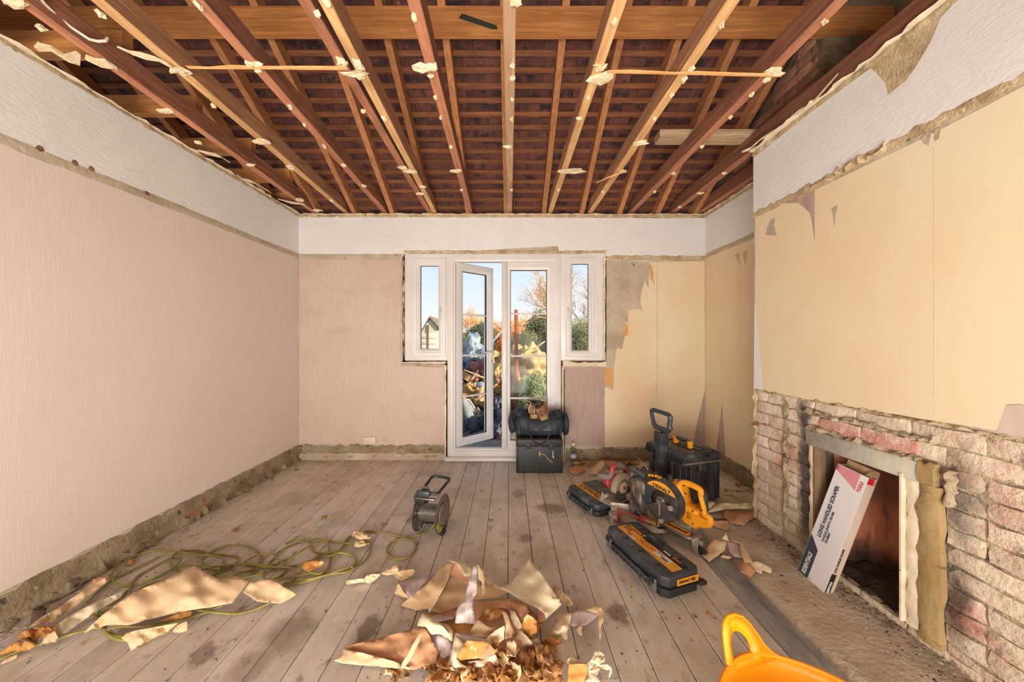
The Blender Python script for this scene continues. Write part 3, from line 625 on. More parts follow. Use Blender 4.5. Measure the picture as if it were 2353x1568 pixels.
for i, (xb, xf, m, wd) in enumerate(J):
    b = MB(); n = 22; vs = []; RJ = random.Random(40 + i); hh = .105; y0, y1 = (YF if i != 11 else YB1 + .02), 3.62 if i < 11 else 3.55
    for k in range(n + 1):
        Y = y0 + (y1 - y0) * k / n; x = jnt(xb, xf, Y); j = lambda a=.0014: RJ.uniform(-a, a)
        top = ZJ + hh
        if Y > D: top = min(top, H + 3.31 - .58 * Y + .10)
        vs += [(x - wd / 2 + .003, Y, ZJ + j()), (x + wd / 2 - .003, Y, ZJ + j()), (x + wd / 2 + j(), Y, ZJ + .004), (x + wd / 2 + j(), Y, top), (x - wd / 2 + j(), Y, top), (x - wd / 2 + j(), Y, ZJ + .004)]
    fs = [(k * 6 + q, k * 6 + (q + 1) % 6, k * 6 + 6 + (q + 1) % 6, k * 6 + 6 + q) for k in range(n) for q in range(6)] + [tuple(range(6)), tuple(range(n * 6 + 5, n * 6 - 1, -1))]
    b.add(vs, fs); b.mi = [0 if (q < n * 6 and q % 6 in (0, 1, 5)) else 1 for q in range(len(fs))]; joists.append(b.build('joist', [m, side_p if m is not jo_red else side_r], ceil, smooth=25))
def nib(ji, px, py, sx, sy, seed, dz=.0, m=nibm):
    Y = F * (ZJ - H) / (CY - py); X = (px - CX) * Y / F; RN = random.Random(seed); n = 9; b = MB(); vs = []
    sx *= Y / F; sy *= Y / F * 1.6
    for ring, (s, zz) in enumerate(((.75, .001), (1, -.005), (.8, -.011), (.35, -.014))):
        for k in range(n):
            a = 2 * math.pi * k / n; rr = s * (1 + RN.uniform(-.42, .42))
            vs.append((X + sx / 2 * rr * math.cos(a), Y + sy / 2 * rr * math.sin(a), ZJ + dz + zz + RN.uniform(-.005, .005)))
    fs = [(r * n + k, r * n + (k + 1) % n, (r + 1) * n + (k + 1) % n, (r + 1) * n + k) for r in range(3) for k in range(n)] + [tuple(range(n)), tuple(range(4 * n - 1, 3 * n - 1, -1))]
    b.add(vs, fs).build('plaster_remnant', m, joists[ji], smooth=0)
NB = [(0, 34, 4, 60, 14), (0, 95, 62, 16, 12), (0, 378, 252, 30, 10), (0, 455, 326, 12, 8), (0, 575, 377, 18, 6), (0, 690, 458, 22, 8), (0, 728, 482, 20, 6), (1, 232, 30, 18, 12), (1, 410, 160, 48, 14), (1, 490, 240, 12, 8), (1, 598, 324, 36, 14), (1, 668, 384, 16, 14), (1, 762, 460, 10, 6),
      (2, 460, 14, 14, 14), (2, 585, 145, 40, 12), (2, 592, 158, 20, 10), (2, 667, 244, 10, 8), (2, 745, 334, 10, 8), (2, 790, 378, 12, 8), (2, 836, 426, 10, 6), (3, 729, 28, 14, 12), (3, 786, 142, 26, 16), (3, 815, 168, 52, 12), (3, 836, 253, 12, 8), (3, 925, 384, 22, 10),
      (4, 752, 4, 18, 10), (4, 822, 146, 22, 22), (4, 827, 172, 18, 14), (4, 882, 270, 14, 8), (4, 944, 392, 30, 10), (4, 972, 428, 16, 6), (4, 965, 444, 18, 5), (5, 952, 38, 12, 14), (5, 983, 152, 54, 16), (5, 990, 172, 14, 8), (5, 1013, 268, 8, 8), (5, 1048, 391, 32, 8), (5, 1036, 336, 10, 6), (5, 1060, 435, 8, 5),
      (6, 1187, 3, 28, 12), (6, 1178, 148, 14, 8), (6, 1178, 177, 12, 8), (6, 1176, 272, 10, 8), (6, 1166, 336, 20, 6), (6, 1175, 435, 8, 5), (7, 1411, 48, 12, 12), (7, 1378, 152, 30, 14), (7, 1380, 178, 50, 24), (7, 1331, 270, 14, 6), (7, 1315, 391, 62, 14), (7, 1283, 435, 8, 5),
      (8, 1657, 57, 12, 12), (8, 1589, 155, 14, 12), (8, 1572, 181, 12, 10), (8, 1504, 271, 10, 8), (8, 1473, 327, 32, 12), (8, 1430, 392, 16, 6), (8, 1385, 440, 8, 5), (9, 1894, 47, 14, 10), (9, 1778, 164, 48, 16), (9, 1762, 180, 18, 10), (9, 1678, 267, 10, 8), (9, 1613, 335, 10, 6), (9, 1547, 397, 10, 8), (9, 1504, 440, 8, 6),
      (10, 1664, 397, 14, 6), (10, 1611, 442, 18, 7), (10, 1562, 474, 8, 4), (2, 700, 285, 8, 6), (8, 1545, 215, 9, 7), (9, 1727, 215, 9, 7), (6, 1177, 226, 9, 6), (7, 1352, 222, 9, 6), (5, 1001, 222, 9, 7)]
for i, a in enumerate(NB): nib(a[0], a[1], a[2], a[3], a[4], 300 + i)
# purlin and trimmings over the joists
roof = root('roof', 'underside of the clay tiled roof with rafters and battens')
def RB(x0, x1, y0, y1, z0, z1, m, name, parent, sd=0, n=10, axis='x'):
    b = MB(); RN = random.Random(sd); vs = []
    for k in range(n + 1):
        x = x0 + (x1 - x0) * k / n; j = lambda: RN.uniform(-.0015, .0015)
        vs += [(x, y0 + j(), z0 + j()), (x, y1 + j(), z0 + j()), (x, y1 + j(), z1), (x, y0 + j(), z1)]
    fs = [(k * 4 + q, k * 4 + (q + 1) % 4, k * 4 + 4 + (q + 1) % 4, k * 4 + 4 + q) for k in range(n) for q in range(4)] + [(0, 1, 2, 3), (n * 4 + 3, n * 4 + 2, n * 4 + 1, n * 4)]
    return b.add(vs, fs).build(name, m, parent, smooth=20)
RB(-3.35, 2.40, 2.127, 2.189, H + 1.927, H + 2.08, purm, 'purlin', roof, 1)
for i, Y in enumerate((1.24, 1.70, 2.15, 2.61, 3.07, 3.4)):
    RB(-3.3, -1.93 - .05 * (Y > 2), Y, Y + .05, 2.665, 2.775, purm, 'side_joist', ceil, 60 + i, 5)
# rafters
tq = .58; th_ = math.atan(tq); Z0 = H + 3.31
def rz_(Y): return Z0 - tq * Y
raf = []
for k in range(-8, 6):
    x = -.037 + .388 * k; x = min(x, 1.93); b = MB(); vs = []; RN = random.Random(90 + k)
    ys = [-1.2 + (3.85 + 1.2) * q / 16 for q in range(17)]
    for Y in ys:
        j = lambda: RN.uniform(-.0015, .0015)
        vs += [(x - .023 + j(), Y, rz_(Y)), (x + .023 + j(), Y, rz_(Y)), (x + .023 + j(), Y, rz_(Y) + .115), (x - .023 + j(), Y, rz_(Y) + .115)]
    fs = [(q * 4 + a, q * 4 + (a + 1) % 4, q * 4 + 4 + (a + 1) % 4, q * 4 + 4 + a) for q in range(16) for a in range(4)] + [(0, 1, 2, 3), (67, 66, 65, 64)]
    b.add(vs, fs).build('rafter', rafm, roof, smooth=20)
# battens and tiles in the slope frame
tilem = mat('clay_tile_underside', (112, 66, 54), (76, 50, 46), 9, (1, 1, 1), rough=.85, bump=.4, bscale=60, rnd=.28,
            layers=[((48, 38, 38), 7, .50, .64), ((180, 100, 68), 11, .62, .74, (3, 1, 1), .7), ((160, 136, 128), 16, .64, .74, (2.5, 1, 1), .5)])
sl = Vector((0, -math.cos(th_), math.sin(th_)))    # up the slope
nr = Vector((0, math.sin(th_), math.cos(th_)))
def sp(s, off, x=0): return Vector((x, 3.90, rz_(3.90) + .116)) + sl * s + nr * off
ns = 26
for i in range(ns):
    b = MB(); vs = []; RN = random.Random(700 + i); c0 = sp(i * .101, .0)
    for q in range(9):
        x = -3.35 + (1.99 + 3.35) * q / 8; j = RN.uniform(-.0015, .0015)
        for (u, v) in ((-.018, 0), (.018, 0), (.018, .022), (-.018, .022)): p_ = c0 + sl * (u + j) + nr * v; vs.append((x, p_.y, p_.z))
    fs = [(q * 4 + a, q * 4 + (a + 1) % 4, q * 4 + 4 + (a + 1) % 4, q * 4 + 4 + a) for q in range(8) for a in range(4)] + [(0, 1, 2, 3), (35, 34, 33, 32)]
    b.add(vs, fs).build('batten', batm, roof, smooth=0)
def tilemesh(seed):
    RN = random.Random(seed); W, Lh, T = .163, .265, .012; b = MB(); vs = []
    for k, s in enumerate((.034, -.06, -.15, -.232)):     # local y up the slope, z outwards
        for i in range(4):
            u = i / 3 - .5; cam_ = .004 * (1 - (2 * u) ** 2); vs.append((W * u, s + (RN.uniform(-.003, .003) if k == 0 else 0), cam_ + .024 + (.03 - .10 * s) * 0))
    o = len(vs); vs += [(a, b_, c_ + T) for a, b_, c_ in vs]
    fs = []
    for k in range(3):
        for i in range(3): fs += [(k * 4 + i, k * 4 + i + 1, k * 4 + 5 + i, k * 4 + 4 + i), (o + k * 4 + i, o + k * 4 + 4 + i, o + k * 4 + 5 + i, o + k * 4 + i + 1)]
    rim = [0, 1, 2, 3, 7, 11, 15, 14, 13, 12, 8, 4]
    for q in range(12): fs.append((rim[q], rim[(q + 1) % 12], o + rim[(q + 1) % 12], o + rim[q]))
    b.add(vs, fs)
    for nx in (-.045 + RN.uniform(-.006, .006), .045): b.box((nx, .026, .018), (.022, .012, .016))
    return b.mesh('roof_tile', tilem, 30)
tms = [tilemesh(i) for i in range(8)]
tilt = math.radians(4.5)
Rm = Matrix((Vector((1, 0, 0)), sl, nr)).transposed()
cells = []
for i in range(ns + 1):
    for k in range(34):
        x = -3.4 + .1655 * (k + .5 * (i % 2)); 
        if x > 1.93: continue
        p_ = sp(i * .101, 0, x); cells.append((p_.y if True else 0, i, x))
R = random.Random(9)
vis = [c for c in cells if 1.85 < c[0] < 3.5 and abs(c[2]) / c[0] < 1.35 and c[2] > -2.9]
vis.sort(key=lambda c: c[0]); near = set(vis[:300]); extra = MB()
for c in cells:
    _, i, x = c; M = Matrix.Translation(sp(i * .101, R.uniform(-.001, .002), x)) @ (Rm @ Matrix.Rotation(tilt + R.uniform(-.006, .006), 3, 'X') @ Matrix.Rotation(R.uniform(-.02, .02), 3, 'Z')).to_4x4()
    if c in near:
        o = link('roof_tile', R.choice(tms), roof); o.matrix_world = M
    else:
        me = tms[i % 8]; extra.add([v.co for v in me.vertices], [tuple(p.vertices) for p in me.polygons], M)
extra.build('roof_tiles_beyond', tilem, roof, smooth=30, kind='stuff')
# closing slabs of the roof: membrane-free outer skin, other slope, gable, soffit
def slab(pts, t, m, name, parent): return MB().prism(pts, -2.6, 3.6, YZ).build(name, m, parent, smooth=0)
MB().prism([(4.0, rz_(4.0) + .20), (-1.4, rz_(-1.4) + .20), (-1.4, rz_(-1.4) + .24), (4.0, rz_(4.0) + .24)], -3.6, 2.6, YZ).build('roof_skin', tilem, roof, smooth=0)
MB().box((-.4, -1.5, 3.6), (6.4, .1, 4.6)).build('loft_end_wall', darkbrick, roof, smooth=0)
MB().prism([(3.95, 1.9), (-1.6, 1.9), (-1.6, 6.0), (3.95, 6.0)], -3.5, -3.4, YZ).build('gable_wall', darkmortar, roof, smooth=0)
MB().box((-.4, 3.93, 2.3), (6.4, .05, .36)).build('fascia', batm, roof, smooth=0)
MB().box((-.4, 3.78, 2.20), (6.4, .34, .02)).build('soffit', batm, roof, smooth=0)
# party wall in the loft
pw = MB().prism([(2.2, 2.46), (3.6, 2.46), (3.95, 2.25), (3.95, rz_(3.95) + .1), (2.2, rz_(2.2) + .1)], XR + .012, XR + .15, YZ).build('wall_loft', darkmortar, smooth=0, kind='structure', label='soot-dark brick party wall in the loft')
MB().box((2.47, .45, 3.6), (.1, 3.6, 2.3)).build('wall_render', render_, pw, smooth=0)
MB().box((2.25, 2.2, 3.3), (.5, .06, 2.0)).build('wall_return', darkmortar, pw, smooth=0)
MB().box((2.2, .3, 2.44), (.5, 3.9, .03)).build('wall_head', darkmortar, pw, smooth=0)
z = 2.50; c = 0
while z < 3.35:
    y = 3.62 - (.11 if c % 2 else 0)
    while y > 2.2:
        L = .215 if R.random() > .3 else .1025; a = max(y - L, 2.205)
        if z + .03 < rz_(y) + .1 and y - a > .04: brick(XR - .002 + R.uniform(-.004, .006), (y + a) / 2, z + .033, y - a, -math.pi / 2, darkbrick, pw, .062, .03)
        y = a - .012 if a > 2.21 else 0
    z += .075; c += 1
# timber offcut laid over the joists, laths, splinters, cable and strap
pal = wood('grey_offcut_wood', (206, 178, 146), (160, 130, 100), 'x')
t_ = RB(1.045, 1.78, 2.37, 2.46, ZJ + .107, ZJ + .165, pal, 'timber_offcut', None, 5, 4); tag(t_, 'short grey timber offcut laid across the joists near the brick party wall', 'timber')
lathm = mat('lath_wood', (236, 192, 130), (206, 150, 92), 5, (1, 8, 8), rough=.8)
for (a, b, lab, sd) in (((432, 153), (800, 156), 'long thin wooden lath under the left joists', 3), ((1395, 163), (1795, 172), 'long thin wooden lath under the right joists', 4)):
    p0, p1 = [Vector(((q[0] - CX) * 1.291 / (CY - q[1]), F * 1.291 / (CY - q[1]), ZJ - .012)) for q in (a, b)]
    m_ = rough_bar(p0, p1, (0, 0, 1), (0, -1, 0), .005, .015, .1, .3, sd).build('timber_lath', lathm, smooth=30); tag(m_, lab, 'lath')
def splinter(name, label, pts, wd, sd, m=nibm, z=ZJ - .02):
    b = MB(); vs = []; RN = random.Random(sd); n = len(pts)
    P = [Vector(((q[0] - CX) * (z - H) / (CY - q[1]), F * (z - H) / (CY - q[1]), z)) for q in pts]
    for i, p_ in enumerate(P):
        w_ = wd * (1 - .85 * abs(2 * i / (n - 1) - 1) ** 2) * RN.uniform(.7, 1.3); dz = RN.uniform(-.008, .008)
        vs += [p_ + Vector((0, -w_ / 2, dz)), p_ + Vector((0, w_ / 2, dz + RN.uniform(-.006, .006))), p_ + Vector((0, w_ / 2, dz + .008)), p_ + Vector((0, -w_ / 2, dz + .008))]
    fs = [(i * 4 + a, i * 4 + (a + 1) % 4, i * 4 + 4 + (a + 1) % 4, i * 4 + 4 + a) for i in range(n - 1) for a in range(4)] + [(0, 1, 2, 3), tuple(range(4 * n - 1, 4 * n - 5, -1))]
    o = b.add(vs, fs).build(name, m, smooth=25); return tag(o, label, 'splinter')
splinter('wood_splinter', 'long pointed cream splinter hanging from the second joist from the left wall', [(270, 113), (300, 123), (330, 132), (360, 140), (392, 150), (405, 160), (425, 166)], .03, 1)
splinter('plaster_fragment', 'large jagged cream plaster fragment on the left wall top', [(84, 116), (105, 112), (125, 122), (150, 130), (165, 140), (180, 128)], .09, 2)
splinter('plaster_fragment', 'jagged cream plaster fragment under the leftmost joist', [(198, 138), (215, 142), (235, 150), (255, 152), (268, 162)], .07, 3)
splinter('wood_splinter', 'bundle of short splinters at the left wall top halfway along', [(455, 345), (480, 352), (505, 362), (528, 375)], .05, 4)
splinter('wood_splinter', 'short splinters at the far end of the left wall top', [(640, 460), (665, 468), (690, 470), (700, 472)], .06, 5)
splinter('wood_splinter', 'splinters at the left wall top near the far corner', [(545, 405), (560, 412), (580, 420), (605, 432), (622, 444)], .06, 6)
splinter('wood_splinter', 'thin orange splinter hanging from the fourth joist from the party wall', [(1370, 420), (1400, 408), (1425, 398), (1436, 392)], .014, 7, lathm)
splinter('plaster_fragment', 'jagged cream lath end on the chimney breast top', [(1705, 352), (1725, 340), (1745, 322), (1790, 295), (1830, 262), (1870, 232), (1925, 175)], .05, 8, nibm, ZJ - .005)
splinter('plaster_fragment', 'ragged cream lath end in the alcove above the white frieze', [(1630, 488), (1650, 476), (1675, 462), (1700, 446), (1728, 430)], .07, 9)
def Jp(px, py, z): Yv = F * (z - H) / (CY - py); return Vector(((px - CX) * Yv / F, Yv, z))
cb = MB().tube([Jp(82, -20, 2.57), Jp(100, 5, 2.57), Jp(130, 35, 2.57), Jp(160, 60, 2.56), Jp(190, 80, 2.55), Jp(205, 90, 2.545), Jp(225, 95, 2.55), Jp(243, 94, 2.56), Jp(247, 88, 2.58)], .006, 8).build('electric_cable', mat('white_cable', (226, 214, 196), rough=.5)); tag(cb, 'white electric cable clipped along the leftmost joist', 'cable')
pb = [(1055, 42), (1062, 33), (1140, 60), (1143, 68), (1130, 67)]
Yp = 2.12; b = MB().prism([((a - CX) * Yp / F, H + (CY - q) * Yp / F) for a, q in pb], -Yp, -Yp + .006, frame((0, 0, 0), (1, 0, 0), (0, 0, 1)))
st = b.build('felt_strip', mat('dark_green_felt', (52, 54, 46), rough=.8)); tag(st, 'dark green strip stuck across the face of the purlin', 'strip')
# ------------------------------------------------------------------ tools and boxes
blk = mat('scuffed_black_plastic', (68, 73, 77), (50, 53, 57), 8, rough=.42, rvar=.12, spec=.5, bump=.1, bscale=60, layers=[((150, 148, 142), 9, .54, .80, (1, 1, 1), .6), ((196, 180, 150), 30, .76, .80, (1, 1, 1), .7)])
blkd = mat('dark_black_plastic', (48, 48, 48), (38, 38, 38), 8, rough=.5, spec=.4, layers=[((110, 100, 84), 22, .70, .78, (1, 1, 1), .6)])
blkm = mat('painted_black_box', (50, 52, 52), (36, 38, 39), 7, rough=.5, spec=.45, bump=.1, bscale=40, layers=[((104, 96, 80), 12, .66, .8, (1, 1, 1), .6), ((226, 206, 170), 28, .745, .77)])
yel = mat('yellow_plastic', (246, 172, 40), (236, 150, 24), 6, rough=.42, layers=[((222, 184, 120), 9, .62, .8, (1, 1, 1), .5)])
lab = mat('orange_yellow_label', (240, 172, 58), (228, 152, 40), 9, rough=.5, layers=[((120, 96, 60), 40, .70, .75, (1, 1, 1), .6)])
ink = mat('black_print', (30, 28, 26), rough=.6)
inkw = mat('white_print', (236, 236, 232), rough=.5)
steel = mat('brushed_steel', (176, 172, 164), (140, 134, 126), 12, rough=.32, metal=.85, layers=[((120, 98, 72), 14, .6, .74)])
alu = mat('cast_aluminium', (196, 188, 174), (162, 150, 132), 10, rough=.5, metal=.35, layers=[((120, 104, 84), 12, .6, .74)])
red = mat('red_plastic', (176, 66, 66), (146, 50, 54), 6, rough=.45, layers=[((214, 150, 140), 14, .6, .8, (1, 1, 1), .6)])
gryr = mat('grey_rubber', (128, 116, 104), (96, 86, 78), 9, rough=.8)
brassm = mat('brass', (176, 146, 96), (140, 112, 72), 9, rough=.4, metal=.7)
barem = mat('bare_paper_label', (220, 216, 208), rough=.6)
T4 = Matrix.Translation
def rect_case(root_, L, W, Hh, ngr):
    """flat hard case, handle side on +y, latches on it; x long axis"""
    hl, hw = L / 2, W / 2; c = .028
    out = lambda k: [(-hl + c + k, -hw + k), (hl - c - k, -hw + k), (hl - k, -hw + c + k), (hl - k, hw - c - k), (hl - c - k, hw - k), (-hl + c + k, hw - k), (-hl + k, hw - c - k), (-hl + k, -hw + c + k)]
    b = MB(); b.prism(out(.008), 0, Hh * .42, None, .010); b.build('base_shell', blkd, root_, bevel=.002)
    b = MB(); b.prism(out(-.004), Hh * .38, Hh * .5, None, .003); b.build('rim', blkd, root_, bevel=.002)
    b = MB(); b.prism(out(.006), Hh * .5, Hh, None, .006); b.build('lid', blk, root_, bevel=.003)
    # raised panels of the lid
    n = max(4, int(L / .1)); 
    for s in (-1, 1):
        for k in range(n):
            x = -hl + L * (k + .5) / n
            MB().box((x, s * (hw - .042), Hh + .001), (L / n * .52, .030, .005), None, .002).build('lid_panel', blk, root_)
            MB().box((x + L / n * .30, s * (hw - .046), Hh + .0005), (.005, .026, .003)).build('lid_slot', ink, root_)
    # carrying handle as a grille on +y side
    g = MB(); a, z = L * .30, Hh * .42
    g.box((0, hw + .012, z + .014), (2 * a, .006, .004)); g.box((0, hw + .012, z - .014), (2 * a, .006, .004)); g.box((0, hw + .004, z), (2 * a, .004, .03))
    for k in range(ngr + 1): g.box((-a + 2 * a * k / ngr, hw + .008, z), (.003, .016, .030))
    g.build('carry_handle', blk, root_)
    for s in (-1, 1):
        l = MB(); x = s * L * .36; l.box((x, hw + .006, Hh * .44), (.036, .014, Hh * .55), None, .003); l.build('latch', mat('worn_grey_latch', (120, 114, 106), (84, 80, 76), 20, rough=.45) if 'worn_grey_latch' not in bpy.data.materials else bpy.data.materials['worn_grey_latch'], root_)
        MB().box((x, hw + .0135, Hh * .62), (.022, .002, Hh * .22)).build('latch_recess', ink, root_)
def flat(b, m, name, parent, M, **k): return b.build(name, m, parent, smooth=0, **k)
# long case
c2 = thing('tool_case', 'long black hard tool case with an orange label strip, in front of the mitre saw', 'case', (.758, 1.862, .001), math.atan2(.945, -.326))
rect_case(c2, .49, .238, .108, 9)
MB().box((.0, .012, .1095), (.42, .062, .0014)).build('label', lab, c2)
MB().box((-.01, -.036, .1092), (.40, .034, .0012)).build('label', ink, c2, label='black half of the label strip')
TX = lambda x, y, z: Matrix(((-1, 0, 0, x), (0, -1, 0, y), (0, 0, 1, z), (0, 0, 0, 1)))
text('DEWALT', .032, lab, TX(.20, -.034, .1104), c2, bold=.0007)
text('DWE 305', .013, ink, TX(.20, -.008, .1104), c2, bold=.0006); text('1100W 28mm', .010, ink, TX(.20, .008, .1104), c2, bold=.0004); text('110V', .013, ink, TX(.14, .024, .1104), c2, bold=.0004)
MB().box((.10, .036, .1104), (.06, .014, .0008)).build('sticker', barem, c2)
text('DW-13', .010, ink, TX(.127, .036, .1110), c2)
MB().box((-.105, .004, .1104), (.10, .036, .0008)).build('sticker', barem, c2)
text('DEWALT', .011, ink, TX(-.062, -.006, .1110), c2)
for k in range(16): MB().box((-.105 - .0028 * k, .012, .1110), (.0008 + .0008 * (k % 3 == 0), .016, .0006)).build('barcode_bar', ink, c2)
MB().box((-.09, -.042, .1100), (.045, .010, .0006)).build('sticker', barem, c2)
text('DEWALT', .013, lab, TX(-.125, -.044, .1104), c2)
sw = MB()      # printed outline of the saw on the label
for q in ([(.055, .0), (.045, .022), (-.005, .026), (-.03, .01), (-.062, .006)], [(.055, .0), (.03, -.016), (-.01, -.012), (-.03, .01)], [(.03, .02), (.02, -.002), (-.005, .004), (0, .02)], [(.04, -.004), (.02, -.014), (.0, -.006)], [(-.03, .006), (-.075, .01)], [(.05, .012), (.036, .016), (.04, .004)]):
    sw.tube([(a, b_ - .002, .1104) for a, b_ in q], .0011, 4)
sw.build('printed_saw_outline', ink, c2)
MB().box((-.2435, .0, .077), (.003, .13, .030), T4((-.0, -.02, 0)) @ Matrix.Rotation(0, 4, 'Y')).build('end_label', lab, c2)
TE = Matrix(((0, 0, -1, -.2455), (-1, 0, 0, .036), (0, 1, 0, .077), (0, 0, 0, 1)))
text('DEWALT', .017, ink, TE, c2, bold=.0006); text('305', .018, ink, Matrix(((0, 0, -1, -.2455), (-1, 0, 0, -.038), (0, 1, 0, .077), (0, 0, 0, 1))), c2, bold=.0008)
for x in (-.19, -.06, .10):
    MB().box((x, -.116, .086), (.03, .016, .014), None, .003).build('hinge', blk, c2)
MB().box((-.246, -.105, .05), (.03, .04, .02), None, .004).build('corner_lug', blkd, c2)
# flat case under the circular saw
c1 = thing('tool_case', 'flat black hard case with orange lettering, under the red circular saw', 'case', (.666, 2.572, .001), math.atan2(.908, -.417))
rect_case(c1, .372, .335, .088, 7)
MB().box((.02, .055, .0890), (.30, .066, .0014)).build('label', lab, c1)
text('DEWALT', .066, ink, TX(.140, .055, .0899), c1, bold=.0008, sx=1.02)
# circular saw
def cat(pts, n=7):
    out = []; P = [pts[0]] + pts + [pts[-1]]
    for i in range(1, len(P) - 2):
        a, b, c, d = [Vector(q) for q in P[i - 1:i + 3]]
        for k in range(n): t = k / n; out.append(.5 * ((2 * b) + (c - a) * t + (2 * a - 5 * b + 4 * c - d) * t * t + (3 * b - a - 3 * c + d) * t ** 3))
    out.append(Vector(pts[-1])); return out
cs = thing('circular_saw', 'red cordless circular saw with a dusty steel blade guard, set on the flat case', 'saw', (.775, 2.455, .0925), math.radians(36))
MB().box((.0, -.01, .003), (.29, .13, .004), None, .001).build('base_plate', alu, cs, bevel=.001)
for x in (-.12, .1): MB().prism([(-.02, 0), (.02, 0), (.014, .03), (0, .055), (-.012, .03)], -.003, .003, frame((x, .035, .005), (1, 0, 0), (0, 0, 1))).build('plate_bracket', alu, cs)
MB().box((-.06, .045, .018), (.05, .02, .022), None, .004).build('depth_bracket', alu, cs)
def arcpts(r, a0, a1, n=18): return [(r * math.cos(math.radians(a0 + (a1 - a0) * k / n)), r * math.sin(math.radians(a0 + (a1 - a0) * k / n))) for k in range(n + 1)]
PX = lambda x, y, z: frame((x, y, z), (1, 0, 0), (0, 0, 1))     # local x->x, y->z, extrude -> -y
MB().cyl((0, -.046, .092), (0, -.049, .092), .084, n=32).build('saw_blade', steel, cs)
gd = MB(); gd.prism(arcpts(.098, -8, 188) + arcpts(.094, 188, -8), .026, .058, PX(0, 0, .092)); gd.prism(arcpts(.098, -8, 188) + arcpts(.060, 188, -8), .052, .056, PX(0, 0, .092)); gd.prism(arcpts(.098, -8, 188) + arcpts(.0, 180, 0, 2), .018, .022, PX(0, 0, .092))
gd.build('upper_guard', mat('dusty_guard', (176, 160, 138), (146, 130, 110), 14, rough=.5, metal=.3), cs, bevel=.0015)
MB().prism(arcpts(.090, 184, 350) + arcpts(.052, 350, 184), .030, .056, PX(0, 0, .092)).build('lower_guard', mat('dark_guard', (74, 66, 58), (54, 48, 44), 12, rough=.6), cs)
MB().cyl((0, -.050, .092), (0, -.054, .092), .040, n=24).build('blade_print', mat('blade_beige', (200, 176, 136), (170, 110, 80), 30, rough=.6), cs)
MB().cyl((0, -.053, .092), (0, -.066, .092), .014, .012, n=10).build('arbor_bolt', steel, cs)
MB().tube([(.085, -.04, .12), (.11, -.045, .15), (.112, -.045, .175)], .007, 8).build('guard_lever', steel, cs)
mo = MB().cyl((0, -.01, .105), (0, .085, .105), .050, .050, n=20); mo.cyl((0, .085, .105), (0, .10, .105), .050, .040, n=20); mo.build('motor_housing', red, cs, bevel=.002)
MB().cyl((0, .045, .105), (0, .049, .105), .0515, n=20).build('housing_band', mat('pink_band', (214, 150, 140), rough=.5), cs)
MB().box((-.03, .07, .135), (.035, .03, .018), Matrix.Rotation(.0, 4, 'X'), .002).build('maker_label', barem, cs)
MB().box((.03, .02, .125), (.09, .075, .075), None, .02).build('gear_housing', red, cs, bevel=.004)
hd = MB().tube([(-.02, .02, .12), (-.034, .02, .16), (-.038, .02, .20), (-.026, .02, .222), (.0, .02, .228), (.04, .02, .226), (.085, .02, .208), (.12, .02, .17), (.13, .02, .12), (.10, .02, .09)], [.022, .018, .017, .017, .017, .018, .018, .018, .02, .022], 12); hd.build('rear_handle', red, cs)
MB().tube([(.0, .02, .229), (.04, .02, .227), (.085, .02, .209), (.105, .02, .188)], [.0185, .0195, .0195, .0195], 12).build('handle_grip', gryr, cs)
MB().tube([(-.035, .02, .185), (-.045, .025, .165), (-.05, .03, .15)], .019, 12).build('front_arm', gryr, cs)
MB().tube([(-.05, .02, .150), (-.055, .035, .150), (-.065, .065, .150), (-.075, .105, .148), (-.08, .115, .147)], [.014, .022, .023, .022, .012], 12).build('front_grip', gryr, cs)
MB().box((.06, .055, .06), (.07, .05, .06), None, .006).build('battery', blkd, cs)

# mitre saw: x towards the user, blade in the xz plane, its printed side on -y
ms = thing('mitre_saw', 'yellow and black mitre saw with a round blade guard, standing before the wheeled toolbox', 'saw', (.93, 2.235, .0), math.radians(-58))
Rb = Matrix.Rotation(math.radians(-46), 4, 'Z')       # base is turned against the arm
bs_ = MB(); bs_.prism([(-.09, -.25), (-.045, -.27), (.01, -.25), (.04, -.12), (.06, -.1), (.06, .1), (.04, .12), (.03, .24), (-.02, .27), (-.10, .25), (-.12, .1), (-.12, -.1)], .022, .055, Rb, .006)
bs_.build('base', alu, ms, bevel=.003)
for (x, y) in ((-.03, -.245), (-.03, .255), (-.10, -.22), (-.09, .22)): MB().cyl(Rb @ Vector((x, y, 0)), Rb @ Vector((x, y, .024)), .017, .014, n=10).build('foot', alu, ms)
MB().prism([(.02, .20), (.075, .22), (.085, .26), (.06, .29), (0, .285), (-.03, .25)], .0, .012, Rb, .003).build('foot_plate', alu, ms, bevel=.002)
MB().prism([(-.10, .17), (-.02, .17), (.04, .24), (.02, .27), (-.12, .27)], .01, .085, Rb, .01).build('base_wing', alu, ms, bevel=.004)
for s in (-1, 1): MB().box((-.055, s * .16, .085), (.014, .19, .06), Rb, .004).build('fence', alu, ms, bevel=.002)
MB().lathe([(0, .062), (.10, .062), (.115, .056), (.118, .03), (.1, .028)], 32).build('turntable', alu, ms)
MB().prism([(.02, -.034), (.255, -.034), (.28, -.018), (.28, .018), (.255, .034), (.02, .034)], .042, .078, None, .006).build('mitre_arm', steel, ms, bevel=.004)
MB().prism([(.02, -.024), (.245, -.024), (.255, -.014), (.255, .014), (.245, .024), (.02, .024)], .078, .0805, None).build('kerf_plate', lab, ms)
MB().box((.135, -.002, .0812), (.21, .012, .0012)).build('kerf_slot', ink, ms)
en = MB(); en.box((.285, 0, .045), (.02, .05, .06), None, .004); en.box((.30, .024, .03), (.035, .005, .055)); en.box((.30, -.024, .03), (.035, .005, .055)); en.build('arm_end_bracket', alu, ms, bevel=.002)
